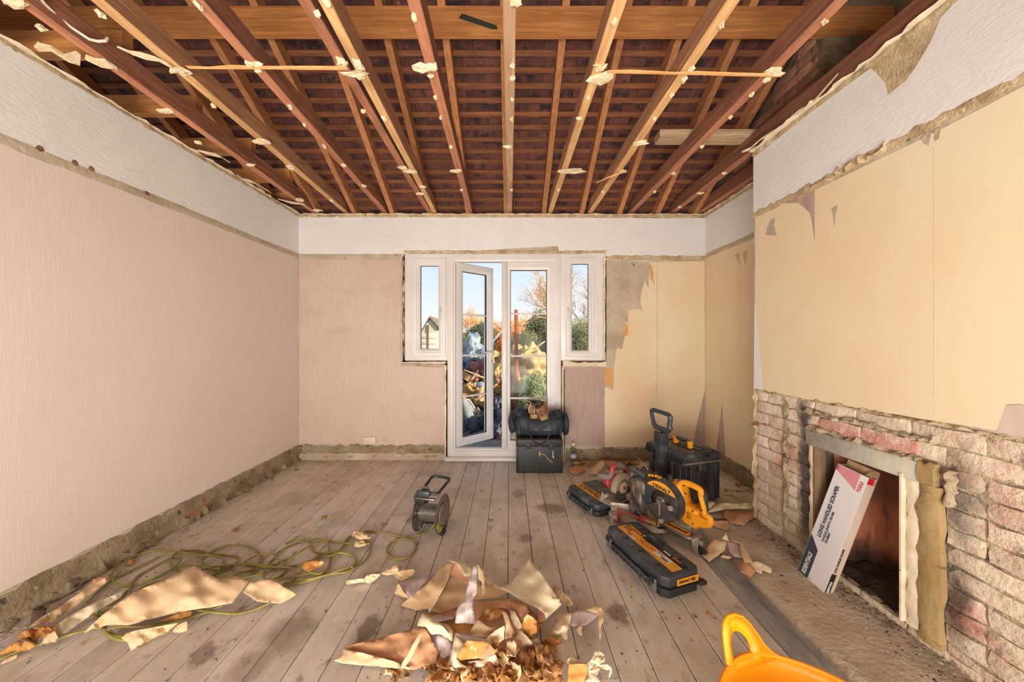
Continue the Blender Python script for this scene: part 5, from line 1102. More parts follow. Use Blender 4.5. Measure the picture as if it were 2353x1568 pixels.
for t0, lb in ((th0, 'handle'), (th0 + math.pi, 'handle')):
    out_ = [(-.27, .0), (-.262, .02), (-.245, .045), (-.225, .068), (-.19, .088), (-.13, .099), (-.05, .099), (.04, .090), (.11, .070), (.18, .042), (.23, .020), (.30, .004), (.36, -.004)]
    inn = [(-.19, -.006), (-.200, .008), (-.195, .032), (-.17, .055), (-.13, .066), (-.07, .068), (.0, .060), (.06, .044), (.09, .026), (.095, .012), (.075, .002), (.02, .001), (-.06, .003), (-.13, -.001)]
    def hp(u, z, off=0): a = t0 - u * 1.15; r_ = .216 + off + z * .25; return Vector((r_ * 1.03 * math.cos(a), r_ * math.sin(a), rimz(t0) - .004 + z))
    m_ = len(out_)
    # fill between the outer arch and the hand hole with a constrained triangulation
    P2 = [Vector(q) for q in out_ + [(.2, -.02), (-.2, -.02)]] + [Vector(q) for q in inn]; no = len(out_) + 2; ni = len(inn)
    g = delaunay_2d_cdt(P2, [(i, (i + 1) % no) for i in range(no)] + [(no + i, no + (i + 1) % ni) for i in range(ni)], [], 0, 1e-6)
    def inside(p, poly):
        c = False; j = len(poly) - 1
        for i in range(len(poly)):
            if (poly[i][1] > p[1]) != (poly[j][1] > p[1]) and p[0] < (poly[j][0] - poly[i][0]) * (p[1] - poly[i][1]) / (poly[j][1] - poly[i][1]) + poly[i][0]: c = not c
            j = i
        return c
    tri = []
    for f in g[2]:
        c_ = sum((g[0][i] for i in f), Vector((0, 0))) / len(f)
        if inside(c_, [tuple(q) for q in P2[:no]]) and not inside(c_, inn): tri.append(tuple(f))
    MB().add([hp(q[0], q[1]) for q in g[0]], tri).build('handle', tubmat, tb, smooth=80, solid=.008)
    MB().tube([hp(u, z, .002) for u, z in inn], .0055, 8, closed=True).build('hand_hole_bead', tubmat, tb, smooth=80)
    MB().tube([hp(u, z, .002) for u, z in out_], .0062, 8).build('handle_bead', tubmat, tb, smooth=80)
# metal strap sticking out of the chimney breast
mb_ = MB().box((-.02, 0, 0), (.05, .018, .003)).build('wall_tie', mat('rusty_iron', (140, 84, 60), (100, 60, 44), 30, rough=.8)); pt = SP(1745, 976); mb_.location = (XB + .0, pt[0] + .01, pt[1]); mb_.rotation_euler = (math.radians(90), 0, 0); tag(mb_, 'small rusty iron strap sticking out of the bare bricks at the breast corner', 'strap')
# ------------------------------------------------------------------ stripped wallpaper, cable and litter on the floor
def two(n, c1, c2, **k): return mat(n, c1, c2, **k)
pw_cream = two('paper_cream_back', (230, 214, 182), (218, 194, 154), scale=5, rough=.85, bump=.08, bscale=60, lo=.4, hi=.8, layers=[((150, 112, 72), 26, .70, .78, (1, 1, 1), .5)])
pw_tan = two('paper_tan_back', (226, 198, 158), (220, 188, 146), scale=4, rough=.85, bump=.15, bscale=60, layers=[((170, 128, 84), 20, .70, .80, (1, 1, 1), .4)])
pw_amber = two('paper_amber_back', (206, 152, 84), (172, 114, 54), scale=9, rough=.85, bump=.3, bscale=60, layers=[((240, 212, 160), 12, .56, .68), ((110, 70, 36), 18, .66, .76, (1, 1, 1), .7)])
pw_lilac = two('paper_lilac_face', (214, 200, 196), (200, 180, 172), scale=3, stretch=(40, 4, 4), rough=.6, bump=.2, bscale=6, layers=[((140, 112, 98), 24, .70, .78, (1, 1, 1), .5)])
pw_peach = two('paper_peach_back', (208, 160, 120), (186, 134, 96), scale=5, rough=.8, bump=.2, bscale=50, layers=[((150, 104, 78), 18, .66, .78, (1, 1, 1), .5)])
pw_brown = two('paper_brown_back', (186, 136, 84), (140, 94, 52), scale=9, rough=.9, bump=.3, bscale=60, layers=[((222, 190, 140), 12, .58, .7), ((90, 60, 36), 16, .62, .74)])
KA = lambda p: (p[0] * .19 + 890, p[1] * .19 + 1270)
KB = lambda p: (p[0] * .19 + 1170, p[1] * .19 + 1270)
KC = lambda p: (p[0] * .34, p[1] * .34 + 1100)
KE = lambda p: (p[0] * .34 + 700, p[1] * .34 + 1080)
KT = lambda p: (p[0] * .3188 + 1250, p[1] * .3188 + 900)
def inpoly(p, poly):
    c = False; j = len(poly) - 1
    for i in range(len(poly)):
        if (poly[i][1] > p[1]) != (poly[j][1] > p[1]) and p[0] < (poly[j][0] - poly[i][0]) * (p[1] - poly[i][1]) / (poly[j][1] - poly[i][1]) + poly[i][0]: c = not c
        j = i
    return c
def paper(label, K, pts, z=.03, m=pw_cream, m2=pw_tan, crease=(), noise_=.006, step=7, torn=.6, seed=0, name='wallpaper_scrap', group=None, sharp=None, sm=80):
    """torn sheet: outline points (x, y[, z]) of a close-up, carried to the floor; z of inner points is interpolated from outline and creases"""
    RN = random.Random(seed + len(pts) * 7 + int(pts[0][0]))
    ctl = [(K(p)[0], K(p)[1], p[2] if len(p) > 2 else z) for p in pts]; cr = [(K(p)[0], K(p)[1], p[2]) for p in crease]
    out = []; n = len(ctl)
    for i in range(n):
        a, b = ctl[i], ctl[(i + 1) % n]; L = math.hypot(b[0] - a[0], b[1] - a[1]); k = max(1, int(L / (step * .7)))
        for j in range(k):
            t = j / k; out.append([a[q] + (b[q] - a[q]) * t + (RN.uniform(-torn, torn) if (j and q < 2) else 0) for q in range(3)])
    al = ctl + cr
    def zi(x, y):
        s = w = 0
        for (a, b, c) in al: d = ((a - x) ** 2 + (b - y) ** 2 + 50) ** 1.4; s += c / d; w += 1 / d
        return s / w
    P = [Vector((o[0], o[1])) for o in out]; zs = [o[2] for o in out]; poly = [(o[0], o[1]) for o in out]
    x0, x1 = min(o[0] for o in out), max(o[0] for o in out); y0, y1 = min(o[1] for o in out), max(o[1] for o in out)
    y = y0 + step * .6; r = 0
    while y < y1:
        x = x0 + step * (.3 + .5 * (r % 2))
        while x < x1:
            if inpoly((x, y), poly) and min((x - o[0]) ** 2 + (y - o[1]) ** 2 for o in out) > (step * .5) ** 2:
                P.append(Vector((x + RN.uniform(-1, 1), y + RN.uniform(-1, 1)))); zs.append(zi(x, y))
            x += step
        y += step * .8; r += 1
    no = len(out); g = delaunay_2d_cdt(P, [(i, (i + 1) % no) for i in range(no)], [], 0, 1e-5)
    vs = []
    for co, org in zip(g[0], g[3]):
        zz = zs[org[0]] if org else zi(co.x, co.y)
        zz = zz + noise_ * .6 * (mnoise.noise(Vector((co.x * .03, co.y * .045, seed))) + (.5 if noise_ > .015 else .15) * mnoise.noise(Vector((co.x * .13, co.y * .18, seed + 9))))
        vs.append(fl(co.x, co.y, max(.003, zz)))
    fs = [tuple(f) for f in g[2] if inpoly(tuple(sum((g[0][i] for i in f), Vector((0, 0))) / len(f)), poly)]
    c0 = vs[0].copy(); c0.z = 0; b = MB().add([v - c0 for v in vs], fs); o = b.build(name, [m, m2], smooth=sm)
    so_ = o.modifiers.new('t', 'SOLIDIFY'); so_.thickness = .0012; so_.offset = 0; so_.material_offset = 1
    o.location = c0; return tag(o, label, 'wallpaper', group)
paper('brown sheet spread under the middle of the central pile', KA, [(400, 830, .012), (800, 690, .02), (1250, 620, .03), (1700, 660, .03), (1880, 860, .02), (1700, 1150, .012), (1400, 1360, .012), (900, 1400, .012), (560, 1150, .01)], m=pw_peach, m2=pw_amber, crease=[(1200, 900, .05), (1500, 900, .05), (1000, 1150, .045)], seed=101, noise_=.02)
paper('amber sheet spread under the lower half of the central pile', KA, [(700, 1180, .02), (1200, 1000, .05), (1650, 960, .05), (1800, 1200, .02), (1600, 1450, .01), (1000, 1500, .008), (760, 1400, .01)], m=pw_amber, m2=pw_peach, crease=[(1250, 1200, .06), (1500, 1150, .06)], seed=102, noise_=.03)
G1 = 'large torn sheets of the central pile'
paper('cream triangular sheet at the upper left of the central paper pile', KA, [(160, 640, .02), (290, 530, .05), (560, 300, .07), (660, 150, .07), (790, 95, .10), (815, 75, .12), (700, 410, .11), (510, 730, .05), (490, 685, .02), (340, 705, .01), (230, 665, .012)], m=pw_cream, crease=[(450, 480, .055), (600, 400, .10)], seed=1, noise_=.012)
paper('flat cream sheet in the middle of the central paper pile', KA, [(520, 700, .03), (700, 400, .05), (790, 230, .06), (960, 330, .05), (1180, 420, .07), (1300, 360, .06), (1480, 470, .07), (1330, 550, .06), (1080, 570, .05), (860, 660, .03), (660, 740, .015)], m=pw_cream, seed=2, noise_=.014)
paper('cream sheet edge behind the lilac strip on the central pile', KA, [(1160, 280, .05), (1280, 350, .055), (1410, 430, .06), (1330, 440, .06), (1190, 440, .05)], seed=3)
paper('orange fold at the top of the central paper pile', KA, [(740, 260, .085), (800, 130, .12), (820, 85, .12), (900, 140, .115), (1010, 240, .10), (1010, 340, .075), (950, 375, .07), (880, 330, .07)], m=pw_peach, seed=4)
paper('creased cream flap at the top of the central paper pile', KA, [(735, 98, .11), (820, 78, .115), (880, 92, .12), (1032, 185, .12), (1020, 285, .115), (935, 290, .12), (900, 215, .13), (830, 140, .13)], seed=5, noise_=.02)
paper('lilac face of a folded sheet left of the central pile', KA, [(150, 400, .035), (130, 378, .02), (590, 238, .02), (480, 350, .05), (285, 560, .055), (240, 510, .04)], m=pw_lilac, seed=6)
paper('brown turned-up edge at the left tip of the central pile', KA, [(80, 500, .01), (95, 440, .03), (130, 372, .05), (158, 400, .05), (200, 480, .045), (278, 550, .035), (245, 578, .012)], m=pw_peach, seed=7)
paper('looped lilac strip standing over the central paper pile', KA, [(1092, 180, .20), (1090, 290, .19), (1080, 500, .17), (1038, 550, .16), (1062, 865, .10), (820, 858, .10), (832, 720, .13), (862, 650, .14), (940, 560, .15), (992, 300, .18), (1040, 165, .20), (1075, 135, .20)], m=pw_lilac, m2=pw_peach, seed=8, noise_=.008, torn=.3)
paper('cream back loop of the lilac strip on the central pile', KA, [(1075, 133, .19), (1130, 160, .17), (1166, 210, .15), (1172, 320, .12), (1192, 490, .08), (1155, 540, .07), (1138, 490, .08), (1140, 360, .11), (1100, 320, .13), (1098, 200, .17)], m=pw_tan, seed=9, torn=.3)
paper('large cream diamond-shaped sheet at the right of the central pile', KB, [(235, 70, .09), (345, 200, .10), (460, 360, .11), (560, 520, .10), (635, 632, .06), (540, 720, .05), (440, 812, .05), (430, 745, .07), (340, 672, .08), (180, 612, .08), (0, 485, .08), (-120, 430, .08), (-60, 400, .075), (0, 382, .07), (100, 262, .07)], m=pw_cream, crease=[(250, 400, .075), (350, 300, .085), (240, 330, .088)], seed=10, noise_=.014, torn=.3)
paper('thin cream curled sliver lying on the diamond-shaped sheet', KB, [(355, 438, .11), (372, 440, .115), (430, 500, .115), (480, 560, .11), (610, 562, .09), (612, 580, .09), (600, 604, .08), (530, 596, .09), (470, 556, .11), (410, 490, .115)], m=pw_tan, seed=11, torn=.2, step=4)
paper('pink underside below the diamond-shaped sheet', KB, [(342, 672, .05), (432, 735, .045), (446, 812, .03), (342, 886, .008), (330, 760, .03)], m=pw_peach, seed=12)
paper('brown underside sheet in the middle of the central pile', KA, [(1040, 565, .075), (1180, 590, .08), (1310, 575, .085), (1480, 555, .085), (1640, 610, .08), (1700, 700, .07), (1640, 820, .05), (1560, 700, .07), (1380, 670, .075), (1180, 690, .075), (1110, 800, .06), (1062, 850, .06)], m=pw_peach, m2=pw_amber, seed=13, noise_=.02)
paper('broad peach sheet at the lower left of the central pile', KE, [(262, 1198, .02), (540, 1130, .05), (700, 1085, .07), (812, 1062, .085), (862, 1150, .07), (905, 1240, .05), (880, 1320, .02), (740, 1352, .02), (650, 1312, .03), (500, 1262, .035), (330, 1227, .02)], m=pw_peach, m2=pw_lilac, crease=[(600, 1180, .035), (760, 1180, .06)], seed=14, noise_=.016)
paper('lilac lower face of the broad sheet at the left of the central pile', KE, [(195, 1290, .01), (255, 1240, .02), (262, 1205, .022), (330, 1226, .03), (500, 1264, .045), (650, 1312, .04), (740, 1354, .03), (560, 1338, .012), (380, 1322, .01), (260, 1310, .008)], m=pw_lilac, seed=15)
paper('folded cream strip over the left side of the central pile', KA, [(358, 890, .09), (385, 800, .12), (430, 733, .13), (510, 780, .13), (640, 860, .12), (740, 975, .10), (788, 1078, .07), (640, 992, .09), (530, 992, .10), (462, 900, .12)], m=pw_cream, crease=[(520, 860, .14)], seed=16, noise_=.02)
paper('mauve sheet with dark specks below the folded cream strip', KA, [(528, 992, .06), (640, 985, .07), (785, 1075, .06), (765, 1330, .03), (665, 1275, .03), (560, 1140, .05)], m=pw_lilac, seed=17, noise_=.012)
paper('brown folded strip under the lilac loop', KA, [(450, 750, .02), (660, 730, .03), (860, 665, .04), (835, 770, .05), (620, 840, .05), (560, 790, .03)], m=pw_peach, seed=18)
paper('white edge strip under the lilac loop', KA, [(500, 790, .04), (640, 745, .04), (665, 770, .045), (830, 770, .05), (800, 800, .055), (600, 840, .055)], m=pw_lilac, seed=19)
paper('cream strip end beside the folded cream strip', KA, [(630, 845, .09), (740, 880, .10), (800, 960, .09), (790, 1060, .08), (740, 980, .10)], m=pw_tan, seed=20, noise_=.015)
paper('dark orange hollow sheet in the heart of the central pile', KA, [(745, 890, .05), (900, 855, .06), (1060, 862, .05), (1020, 950, .045), (960, 1010, .04), (820, 980, .04)], m=pw_amber, seed=21)
paper('olive-cream pointed sheet in the heart of the central pile', KA, [(978, 992, .08), (1075, 822, .12), (1120, 825, .12), (1200, 890, .115), (1260, 912, .11), (1340, 900, .11), (1250, 980, .10), (1205, 1032, .09), (1090, 1018, .08)], m=pw_tan, seed=22, noise_=.01)
paper('amber sheet above the pointed olive sheet', KA, [(1120, 790, .08), (1190, 685, .10), (1370, 678, .11), (1402, 730, .11), (1330, 800, .10), (1240, 832, .09), (1160, 822, .08)], m=pw_amber, seed=23)
paper('cream torn triangle in the heart of the central pile', KA, [(1422, 880, .13), (1410, 1052, .10), (1330, 1110, .10), (1290, 1162, .09), (1245, 1110, .10), (1165, 1070, .10), (1290, 950, .12)], m=pw_cream, seed=24)
paper('tan curled strip right of the torn triangle', KA, [(1380, 700, .12), (1440, 722, .13), (1485, 830, .12), (1525, 950, .09), (1500, 1030, .08), (1425, 1052, .09), (1430, 870, .12)], m=pw_tan, seed=25, noise_=.015)
paper('amber sheet with rough edge low in the central pile', KA, [(832, 1262, .09), (900, 1150, .13), (960, 1068, .14), (1100, 1075, .14), (1235, 1082, .13), (1180, 1180, .12), (1110, 1280, .09), (1010, 1290, .08), (880, 1312, .07)], m=pw_amber, seed=26, noise_=.012)
paper('brown smooth sheet low in the central pile', KA, [(1225, 1095, .12), (1312, 1190, .11), (1300, 1252, .08), (1190, 1302, .07), (1108, 1282, .085), (1180, 1180, .115)], m=pw_peach, seed=27)
paper('long cream fold at the bottom of the central pile', KA, [(750, 1310, .06), (785, 1150, .08), (820, 978, .10), (870, 1040, .10), (930, 1100, .11), (850, 1240, .09), (835, 1290, .08), (900, 1350, .07), (960, 1380, .07), (1060, 1445, .05), (900, 1455, .04), (720, 1450, .04), (695, 1405, .05)], m=pw_cream, seed=28, noise_=.015)
paper('mauve back corner low in the central pile', KA, [(822, 972, .10), (960, 1000, .10), (1195, 1045, .10), (1180, 1082, .10), (1010, 1068, .11), (935, 1112, .10)], m=pw_lilac, seed=29)
paper('pale flat panel at the bottom of the central pile', KA, [(970, 1325, .06), (1140, 1290, .07), (1310, 1238, .09), (1355, 1330, .06), (1340, 1392, .045), (980, 1412, .04)], m=pw_lilac, m2=pw_cream, seed=30)
paper('brown crumple behind the torn triangle', KB, [(-20, 560, .08), (60, 590, .09), (210, 640, .10), (245, 720, .09), (150, 830, .07), (40, 720, .08)], m=pw_peach, seed=31, noise_=.02)
paper('curved cream strip right of the pile centre', KB, [(0, 690, .09), (70, 720, .10), (140, 850, .08), (180, 985, .05), (70, 900, .06), (20, 800, .08)], m=pw_cream, seed=32)
paper('ribbed tan curl standing right of the pile centre', KB, [(150, 880, .09), (180, 790, .12), (220, 745, .13), (290, 790, .13), (338, 840, .11), (330, 980, .06), (290, 985, .06), (250, 1040, .05), (190, 970, .06)], m=pw_tan, m2=pw_amber, seed=33, noise_=.02, sm=30)
paper('cream sheet at the right foot of the pile', KB, [(60, 890, .05), (150, 950, .07), (250, 1055, .07), (352, 1182, .03), (230, 1190, .03), (100, 1180, .04), (60, 1060, .05), (100, 980, .05)], m=pw_cream, seed=34, noise_=.015)
paper('small cream and lilac curl at the right foot of the pile', KB, [(250, 1062, .05), (360, 1043, .05), (402, 1168, .03), (335, 1168, .025), (290, 1120, .04)], m=pw_lilac, seed=35)
paper('half-rolled cream sheet lying right of the pile', KB, [(440, 1032, .01), (540, 900, .04), (660, 755, .06), (735, 728, .07), (757, 740, .07), (742, 850, .055), (700, 1062, .01), (655, 1050, .012), (640, 1020, .02), (540, 1035, .014)], m=pw_cream, crease=[(660, 900, .085), (600, 950, .07)], seed=36)
paper('small tan scrap behind the half-rolled sheet', KB, [(555, 835, .008), (575, 760, .03), (680, 728, .04), (690, 745, .04), (600, 835, .02)], m=pw_tan, m2=pw_amber, seed=37, noise_=.02)
paper('flat lilac scrap right of the central pile', KB, [(742, 890, .01), (750, 830, .02), (760, 730, .03), (920, 690, .03), (1070, 735, .03), (1078, 768, .02), (1000, 830, .012), (920, 882, .012), (800, 893, .01)], m=pw_lilac, seed=38)
paper('peach strip folded over the flat lilac scrap', KB, [(910, 692, .03), (1050, 613, .05), (1110, 665, .06), (1160, 712, .045), (1140, 820, .05), (1108, 910, .04), (1112, 1000, .03), (1098, 1072, .006), (1085, 1010, .02), (1070, 870, .04), (1078, 745, .05)], m=pw_tan, m2=pw_peach, seed=39)
paper('tiny cream curl below the flat lilac scrap', KB, [(808, 930, .02), (850, 880, .03), (888, 905, .03), (870, 950, .02), (893, 1005, .006), (845, 1000, .008)], m=pw_cream, seed=40, noise_=.015, step=4)
paper('dark amber curled scrap beside the diamond-shaped sheet', KB, [(528, 440, .02), (550, 395, .04), (640, 470, .05), (740, 560, .05), (770, 620, .04), (748, 662, .008), (700, 650, .008), (600, 560, .012)], m=pw_amber, m2=pw_tan, crease=[(620, 520, .012), (690, 590, .01)], seed=41, noise_=.02, sm=30)
paper('pleated amber scrap below the half-rolled sheet', KB, [(388, 1085, .02), (440, 1050, .05), (505, 1018, .05), (560, 1050, .04), (642, 1030, .04), (640, 1080, .02), (560, 1140, .02), (520, 1200, .02), (470, 1242, .008), (420, 1180, .012)], m=pw_amber, m2=pw_cream, seed=42, noise_=.05, step=4, sm=20)
paper('ragged cream strip at the lower right by the bottom edge', KB, [(690, 1340, .05), (710, 1290, .07), (755, 1258, .07), (820, 1295, .07), (940, 1340, .07), (900, 1362, .07), (720, 1352, .06)], m=pw_cream, m2=pw_amber, seed=43, noise_=.02, step=4)
paper('folded amber sheet at the lower right by the bottom edge', KB, [(722, 1352, .07), (950, 1350, .075), (948, 1480, .05), (890, 1620, .02), (690, 1640, .015), (705, 1500, .04)], m=pw_amber, seed=44)
paper('ragged cream peak at the lower right by the bottom edge', KB, [(948, 1345, .07), (1010, 1270, .08), (1040, 1185, .08), (1085, 1180, .08), (1152, 1240, .07), (1160, 1315, .06), (1060, 1382, .05), (980, 1390, .06)], m=pw_cream, seed=45, noise_=.03, step=4)
paper('orange crumpled strip at the lower right by the bottom edge', KB, [(950, 1385, .06), (1190, 1350, .06), (1245, 1400, .05), (1240, 1460, .03), (1200, 1545, .01), (1205, 1430, .03), (1100, 1400, .05), (1060, 1500, .05), (1140, 1600, .02), (900, 1600, .03), (960, 1480, .05)], m=pw_amber, m2=pw_cream, seed=46, noise_=.03, step=5)
# sheets at the cable coil
paper('big smooth tan sheet draped over the yellow cable coil', KC, [(563, 1052, .02), (600, 1008, .05), (720, 900, .08), (900, 772, .09), (1100, 690, .10), (1240, 625, .12), (1310, 590, .12), (1400, 640, .11), (1490, 688, .09), (1600, 660, .09), (1682, 690, .08), (1640, 750, .07), (1570, 842, .05), (1430, 870, .05), (1290, 890, .05), (1080, 935, .04), (870, 992, .03), (720, 992, .025)], m=pw_tan, m2=pw_peach, crease=[(1270, 700, .125), (1270, 790, .10), (1000, 800, .075), (1420, 770, .07)], seed=50, noise_=.006, torn=.3, step=9)
paper('second smooth tan sheet at the right end of the cable coil', KC, [(1640, 770, .05), (1690, 690, .07), (1840, 683, .06), (1930, 740, .06), (2004, 782, .02), (1960, 815, .015), (1892, 846, .01), (1800, 838, .02), (1740, 832, .03), (1690, 800, .04)], m=pw_tan, m2=pw_cream, seed=51)
paper('long cream strip left of the draped tan sheet', KC, [(270, 1130, .02), (330, 1050, .04), (400, 975, .05), (520, 900, .05), (640, 840, .05), (840, 762, .04), (820, 800, .03), (700, 870, .03), (560, 962, .02), (470, 1030, .015), (400, 1085, .01)], m=pw_cream, seed=52, noise_=.015)
paper('upper long cream strip by the left wall', KC, [(190, 1010, .03), (260, 950, .04), (400, 872, .05), (540, 770, .06), (620, 700, .06), (705, 658, .07), (722, 700, .05), (640, 760, .04), (560, 830, .03), (460, 900, .02), (350, 972, .015)], m=pw_cream, m2=pw_tan, seed=53, noise_=.015)
paper('curled tip of the upper long strip by the left wall', KC, [(618, 700, .07), (630, 680, .08), (700, 660, .085), (712, 672, .08), (640, 715, .07)], m=pw_peach, seed=54, step=4)
paper('orange crumpled sheet at the far lower left', KC, [(105, 1075, .04), (170, 1020, .06), (330, 995, .06), (385, 1005, .05), (330, 1060, .05), (260, 1080, .04), (250, 1120, .02), (200, 1100, .03)], m=pw_amber, seed=55, noise_=.03, sm=30)
paper('orange pointed sheet at the far lower left', KC, [(-40, 1200, .01), (40, 1150, .03), (120, 1095, .05), (180, 1100, .05), (240, 1130, .04), (200, 1160, .02), (60, 1190, .008)], m=pw_amber, m2=pw_tan, seed=56, noise_=.02)
paper('orange folded sheet beside the cable tail', KC, [(270, 1128, .02), (300, 1070, .05), (370, 1030, .05), (395, 1080, .04), (380, 1105, .02)], m=pw_amber, seed=57, noise_=.03)
paper('flat tan shred at the lower left corner', KC, [(0, 1260, .005), (40, 1215, .012), (120, 1190, .012), (110, 1215, .008), (40, 1245, .005)], m=pw_cream, seed=58, step=4)
paper('torn tan shred in front of the cable coil', KC, [(820, 1080, .04), (860, 1040, .05), (990, 1015, .06), (1150, 985, .05), (1210, 975, .04), (1130, 1040, .02), (1010, 1100, .012), (885, 1166, .008), (862, 1110, .02)], m=pw_tan, m2=pw_amber, crease=[(960, 1060, .045)], seed=59, noise_=.02)
paper('amber flap under the draped tan sheet', KC, [(1070, 970, .03), (1180, 920, .04), (1300, 890, .045), (1290, 930, .03), (1200, 955, .025)], m=pw_amber, seed=60)
paper('crumpled tan shred in front of the amber flap', KC, [(1160, 1040, .01), (1190, 1000, .04), (1260, 962, .045), (1270, 1000, .03), (1262, 1035, .012), (1210, 1046, .008)], m=pw_tan, seed=61, noise_=.02, step=5)
paper('dark brown torn sheet by the left wall foot', KC, [(200, 1000, .01), (225, 880, .03), (320, 870, .03), (300, 940, .03), (260, 990, .02)], m=mat('paper_dark_brown', (128, 104, 88), (96, 76, 62), 9, rough=.9), seed=62)
paper('crumpled tan scrap caught in the cable loops', KC, [(2040, 610, .03), (2050, 570, .05), (2160, 548, .06), (2190, 560, .06), (2170, 600, .03), (2080, 628, .02)], m=pw_amber, m2=pw_tan, seed=63, noise_=.03, sm=30)
paper('brown scrap where the cable bends', KE, [(310, 440, .02), (340, 410, .05), (400, 415, .05), (420, 440, .04), (480, 432, .02), (440, 470, .02), (380, 480, .02)], m=pw_tan, seed=64, noise_=.03, step=5, sm=30)
paper('small tan scrap under the cable bend', KE, [(335, 520, .008), (342, 485, .03), (400, 480, .03), (418, 510, .01), (370, 524, .006)], m=pw_tan, seed=65, noise_=.02, step=5)
paper('wrinkled tan strip between coil and pile, left half', KE, [(278, 778, .01), (285, 750, .03), (400, 735, .04), (425, 708, .04), (520, 702, .03), (480, 745, .02), (440, 770, .01), (380, 762, .015)], m=pw_cream, m2=pw_tan, seed=66, noise_=.035, step=4, sm=30)
paper('wrinkled tan strip between coil and pile, middle piece', KE, [(510, 705, .03), (570, 670, .05), (620, 635, .06), (637, 660, .06), (625, 700, .04), (560, 715, .03)], m=pw_tan, seed=67, noise_=.03, step=4)
paper('wrinkled tan strip between coil and pile, right end', KE, [(600, 715, .03), (640, 685, .04), (740, 672, .03), (748, 700, .02), (700, 735, .01), (648, 752, .008), (625, 730, .01)], m=pw_cream, seed=68, noise_=.02, step=4)
# scraps round the tools
paper('rolled tan cone beside the wheeled toolbox', KT, [(1150, 872, .006), (1145, 812, .04), (1175, 785, .06), (1220, 798, .05), (1256, 832, .02), (1250, 852, .006)], m=pw_tan, m2=pw_peach, seed=70, torn=.2, step=5)
paper('straight tan strip right of the wheeled toolbox', KT, [(1160, 880, .02), (1150, 862, .03), (1200, 845, .03), (1256, 804, .04), (1400, 806, .04), (1532, 806, .045), (1536, 850, .02), (1400, 846, .02), (1300, 852, .02)], m=pw_tan, m2=pw_cream, seed=71, torn=.3, noise_=.004)
paper('folded pinkish sheet below the straight strip', KT, [(1280, 905, .012), (1302, 855, .03), (1400, 860, .03), (1510, 866, .02), (1508, 915, .012), (1440, 966, .008), (1345, 950, .01), (1335, 932, .02)], m=pw_peach, m2=pw_tan, crease=[(1400, 900, .04)], seed=72)
paper('tan crumpled sheet beside the mitre saw foot', KT, [(1050, 905, .01), (1130, 880, .02), (1180, 910, .03), (1222, 936, .04), (1335, 930, .03), (1330, 965, .02), (1318, 1005, .008), (1200, 966, .01), (1060, 938, .008)], m=pw_peach, m2=pw_cream, seed=73, noise_=.015)
paper('torn tan sheet on the hearth edge', KT, [(1135, 1180, .008), (1170, 1130, .02), (1225, 1060, .05), (1280, 1070, .055), (1325, 1078, .05), (1300, 1150, .02), (1190, 1230, .008)], m=pw_tan, seed=74)
paper('pale upright corner of the sheet on the hearth edge', KT, [(1278, 1066, .05), (1312, 1020, .08), (1334, 1080, .05)], m=pw_cream, seed=75, torn=.1, step=5)
paper('pink inner fold of the scrap cluster on the hearth', KT, [(1322, 1068, .05), (1415, 1095, .045), (1425, 1200, .03), (1372, 1190, .03), (1336, 1150, .035)], m=pw_lilac, seed=76, torn=.2)
paper('tan bent strip of the scrap cluster on the hearth', KT, [(1330, 1066, .055), (1420, 1078, .055), (1470, 1160, .05), (1505, 1232, .04), (1450, 1235, .04), (1420, 1180, .05), (1412, 1098, .055)], m=pw_tan, seed=77, torn=.2)
paper('peach square end of the scrap cluster on the hearth', KT, [(1408, 1300, .008), (1430, 1205, .04), (1480, 1240, .045), (1530, 1290, .03), (1495, 1340, .006)], m=pw_peach, m2=pw_tan, seed=78, torn=.2)
paper('curled strip tip pointing from the scrap cluster on the hearth', KT, [(1475, 1238, .04), (1530, 1222, .04), (1600, 1250, .035), (1648, 1275, .02), (1635, 1312, .006), (1575, 1290, .02), (1568, 1316, .01), (1530, 1300, .02)], m=pw_cream, m2=pw_peach, seed=79, torn=.2)
paper('small brown scrap left of the hearth cluster', KT, [(1270, 1195, .008), (1290, 1178, .02), (1352, 1192, .02), (1340, 1212, .006)], m=pw_tan, seed=80, step=4)
paper('broad tan scrap right of the black storage box', KT, [(172, 570, .01), (190, 535, .03), (250, 532, .03), (306, 540, .03), (298, 572, .015), (230, 602, .008)], m=pw_tan, m2=pw_peach, seed=81, step=4)
paper('long tan curl behind the flat case', KT, [(325, 590, .02), (400, 500, .06), (425, 495, .06), (447, 520, .05), (410, 565, .03), (382, 602, .012)], m=pw_tan, m2=pw_amber, seed=82, step=4, torn=.2)
paper('brown rounded scrap behind the flat case', KT, [(428, 492, .05), (500, 500, .05), (562, 525, .05), (558, 552, .02), (515, 557, .015), (465, 545, .02)], m=pw_tan, m2=pw_peach, seed=83, step=4, torn=.2)
paper('pointed tan scrap behind the flat case', KT, [(275, 648, .01), (315, 612, .03), (325, 650, .01)], m=pw_tan, seed=84, step=4)
paper('thin tan strip in front of the alcove', KT, [(1290, 690, .01), (1350, 684, .02), (1480, 698, .02), (1430, 716, .008), (1300, 702, .006)], m=pw_tan, m2=pw_cream, seed=85, step=4)
paper('flat tan strip under the thin strip near the alcove', KT, [(1285, 735, .008), (1320, 722, .012), (1360, 730, .012), (1330, 745, .006)], m=pw_tan, seed=86, step=4)
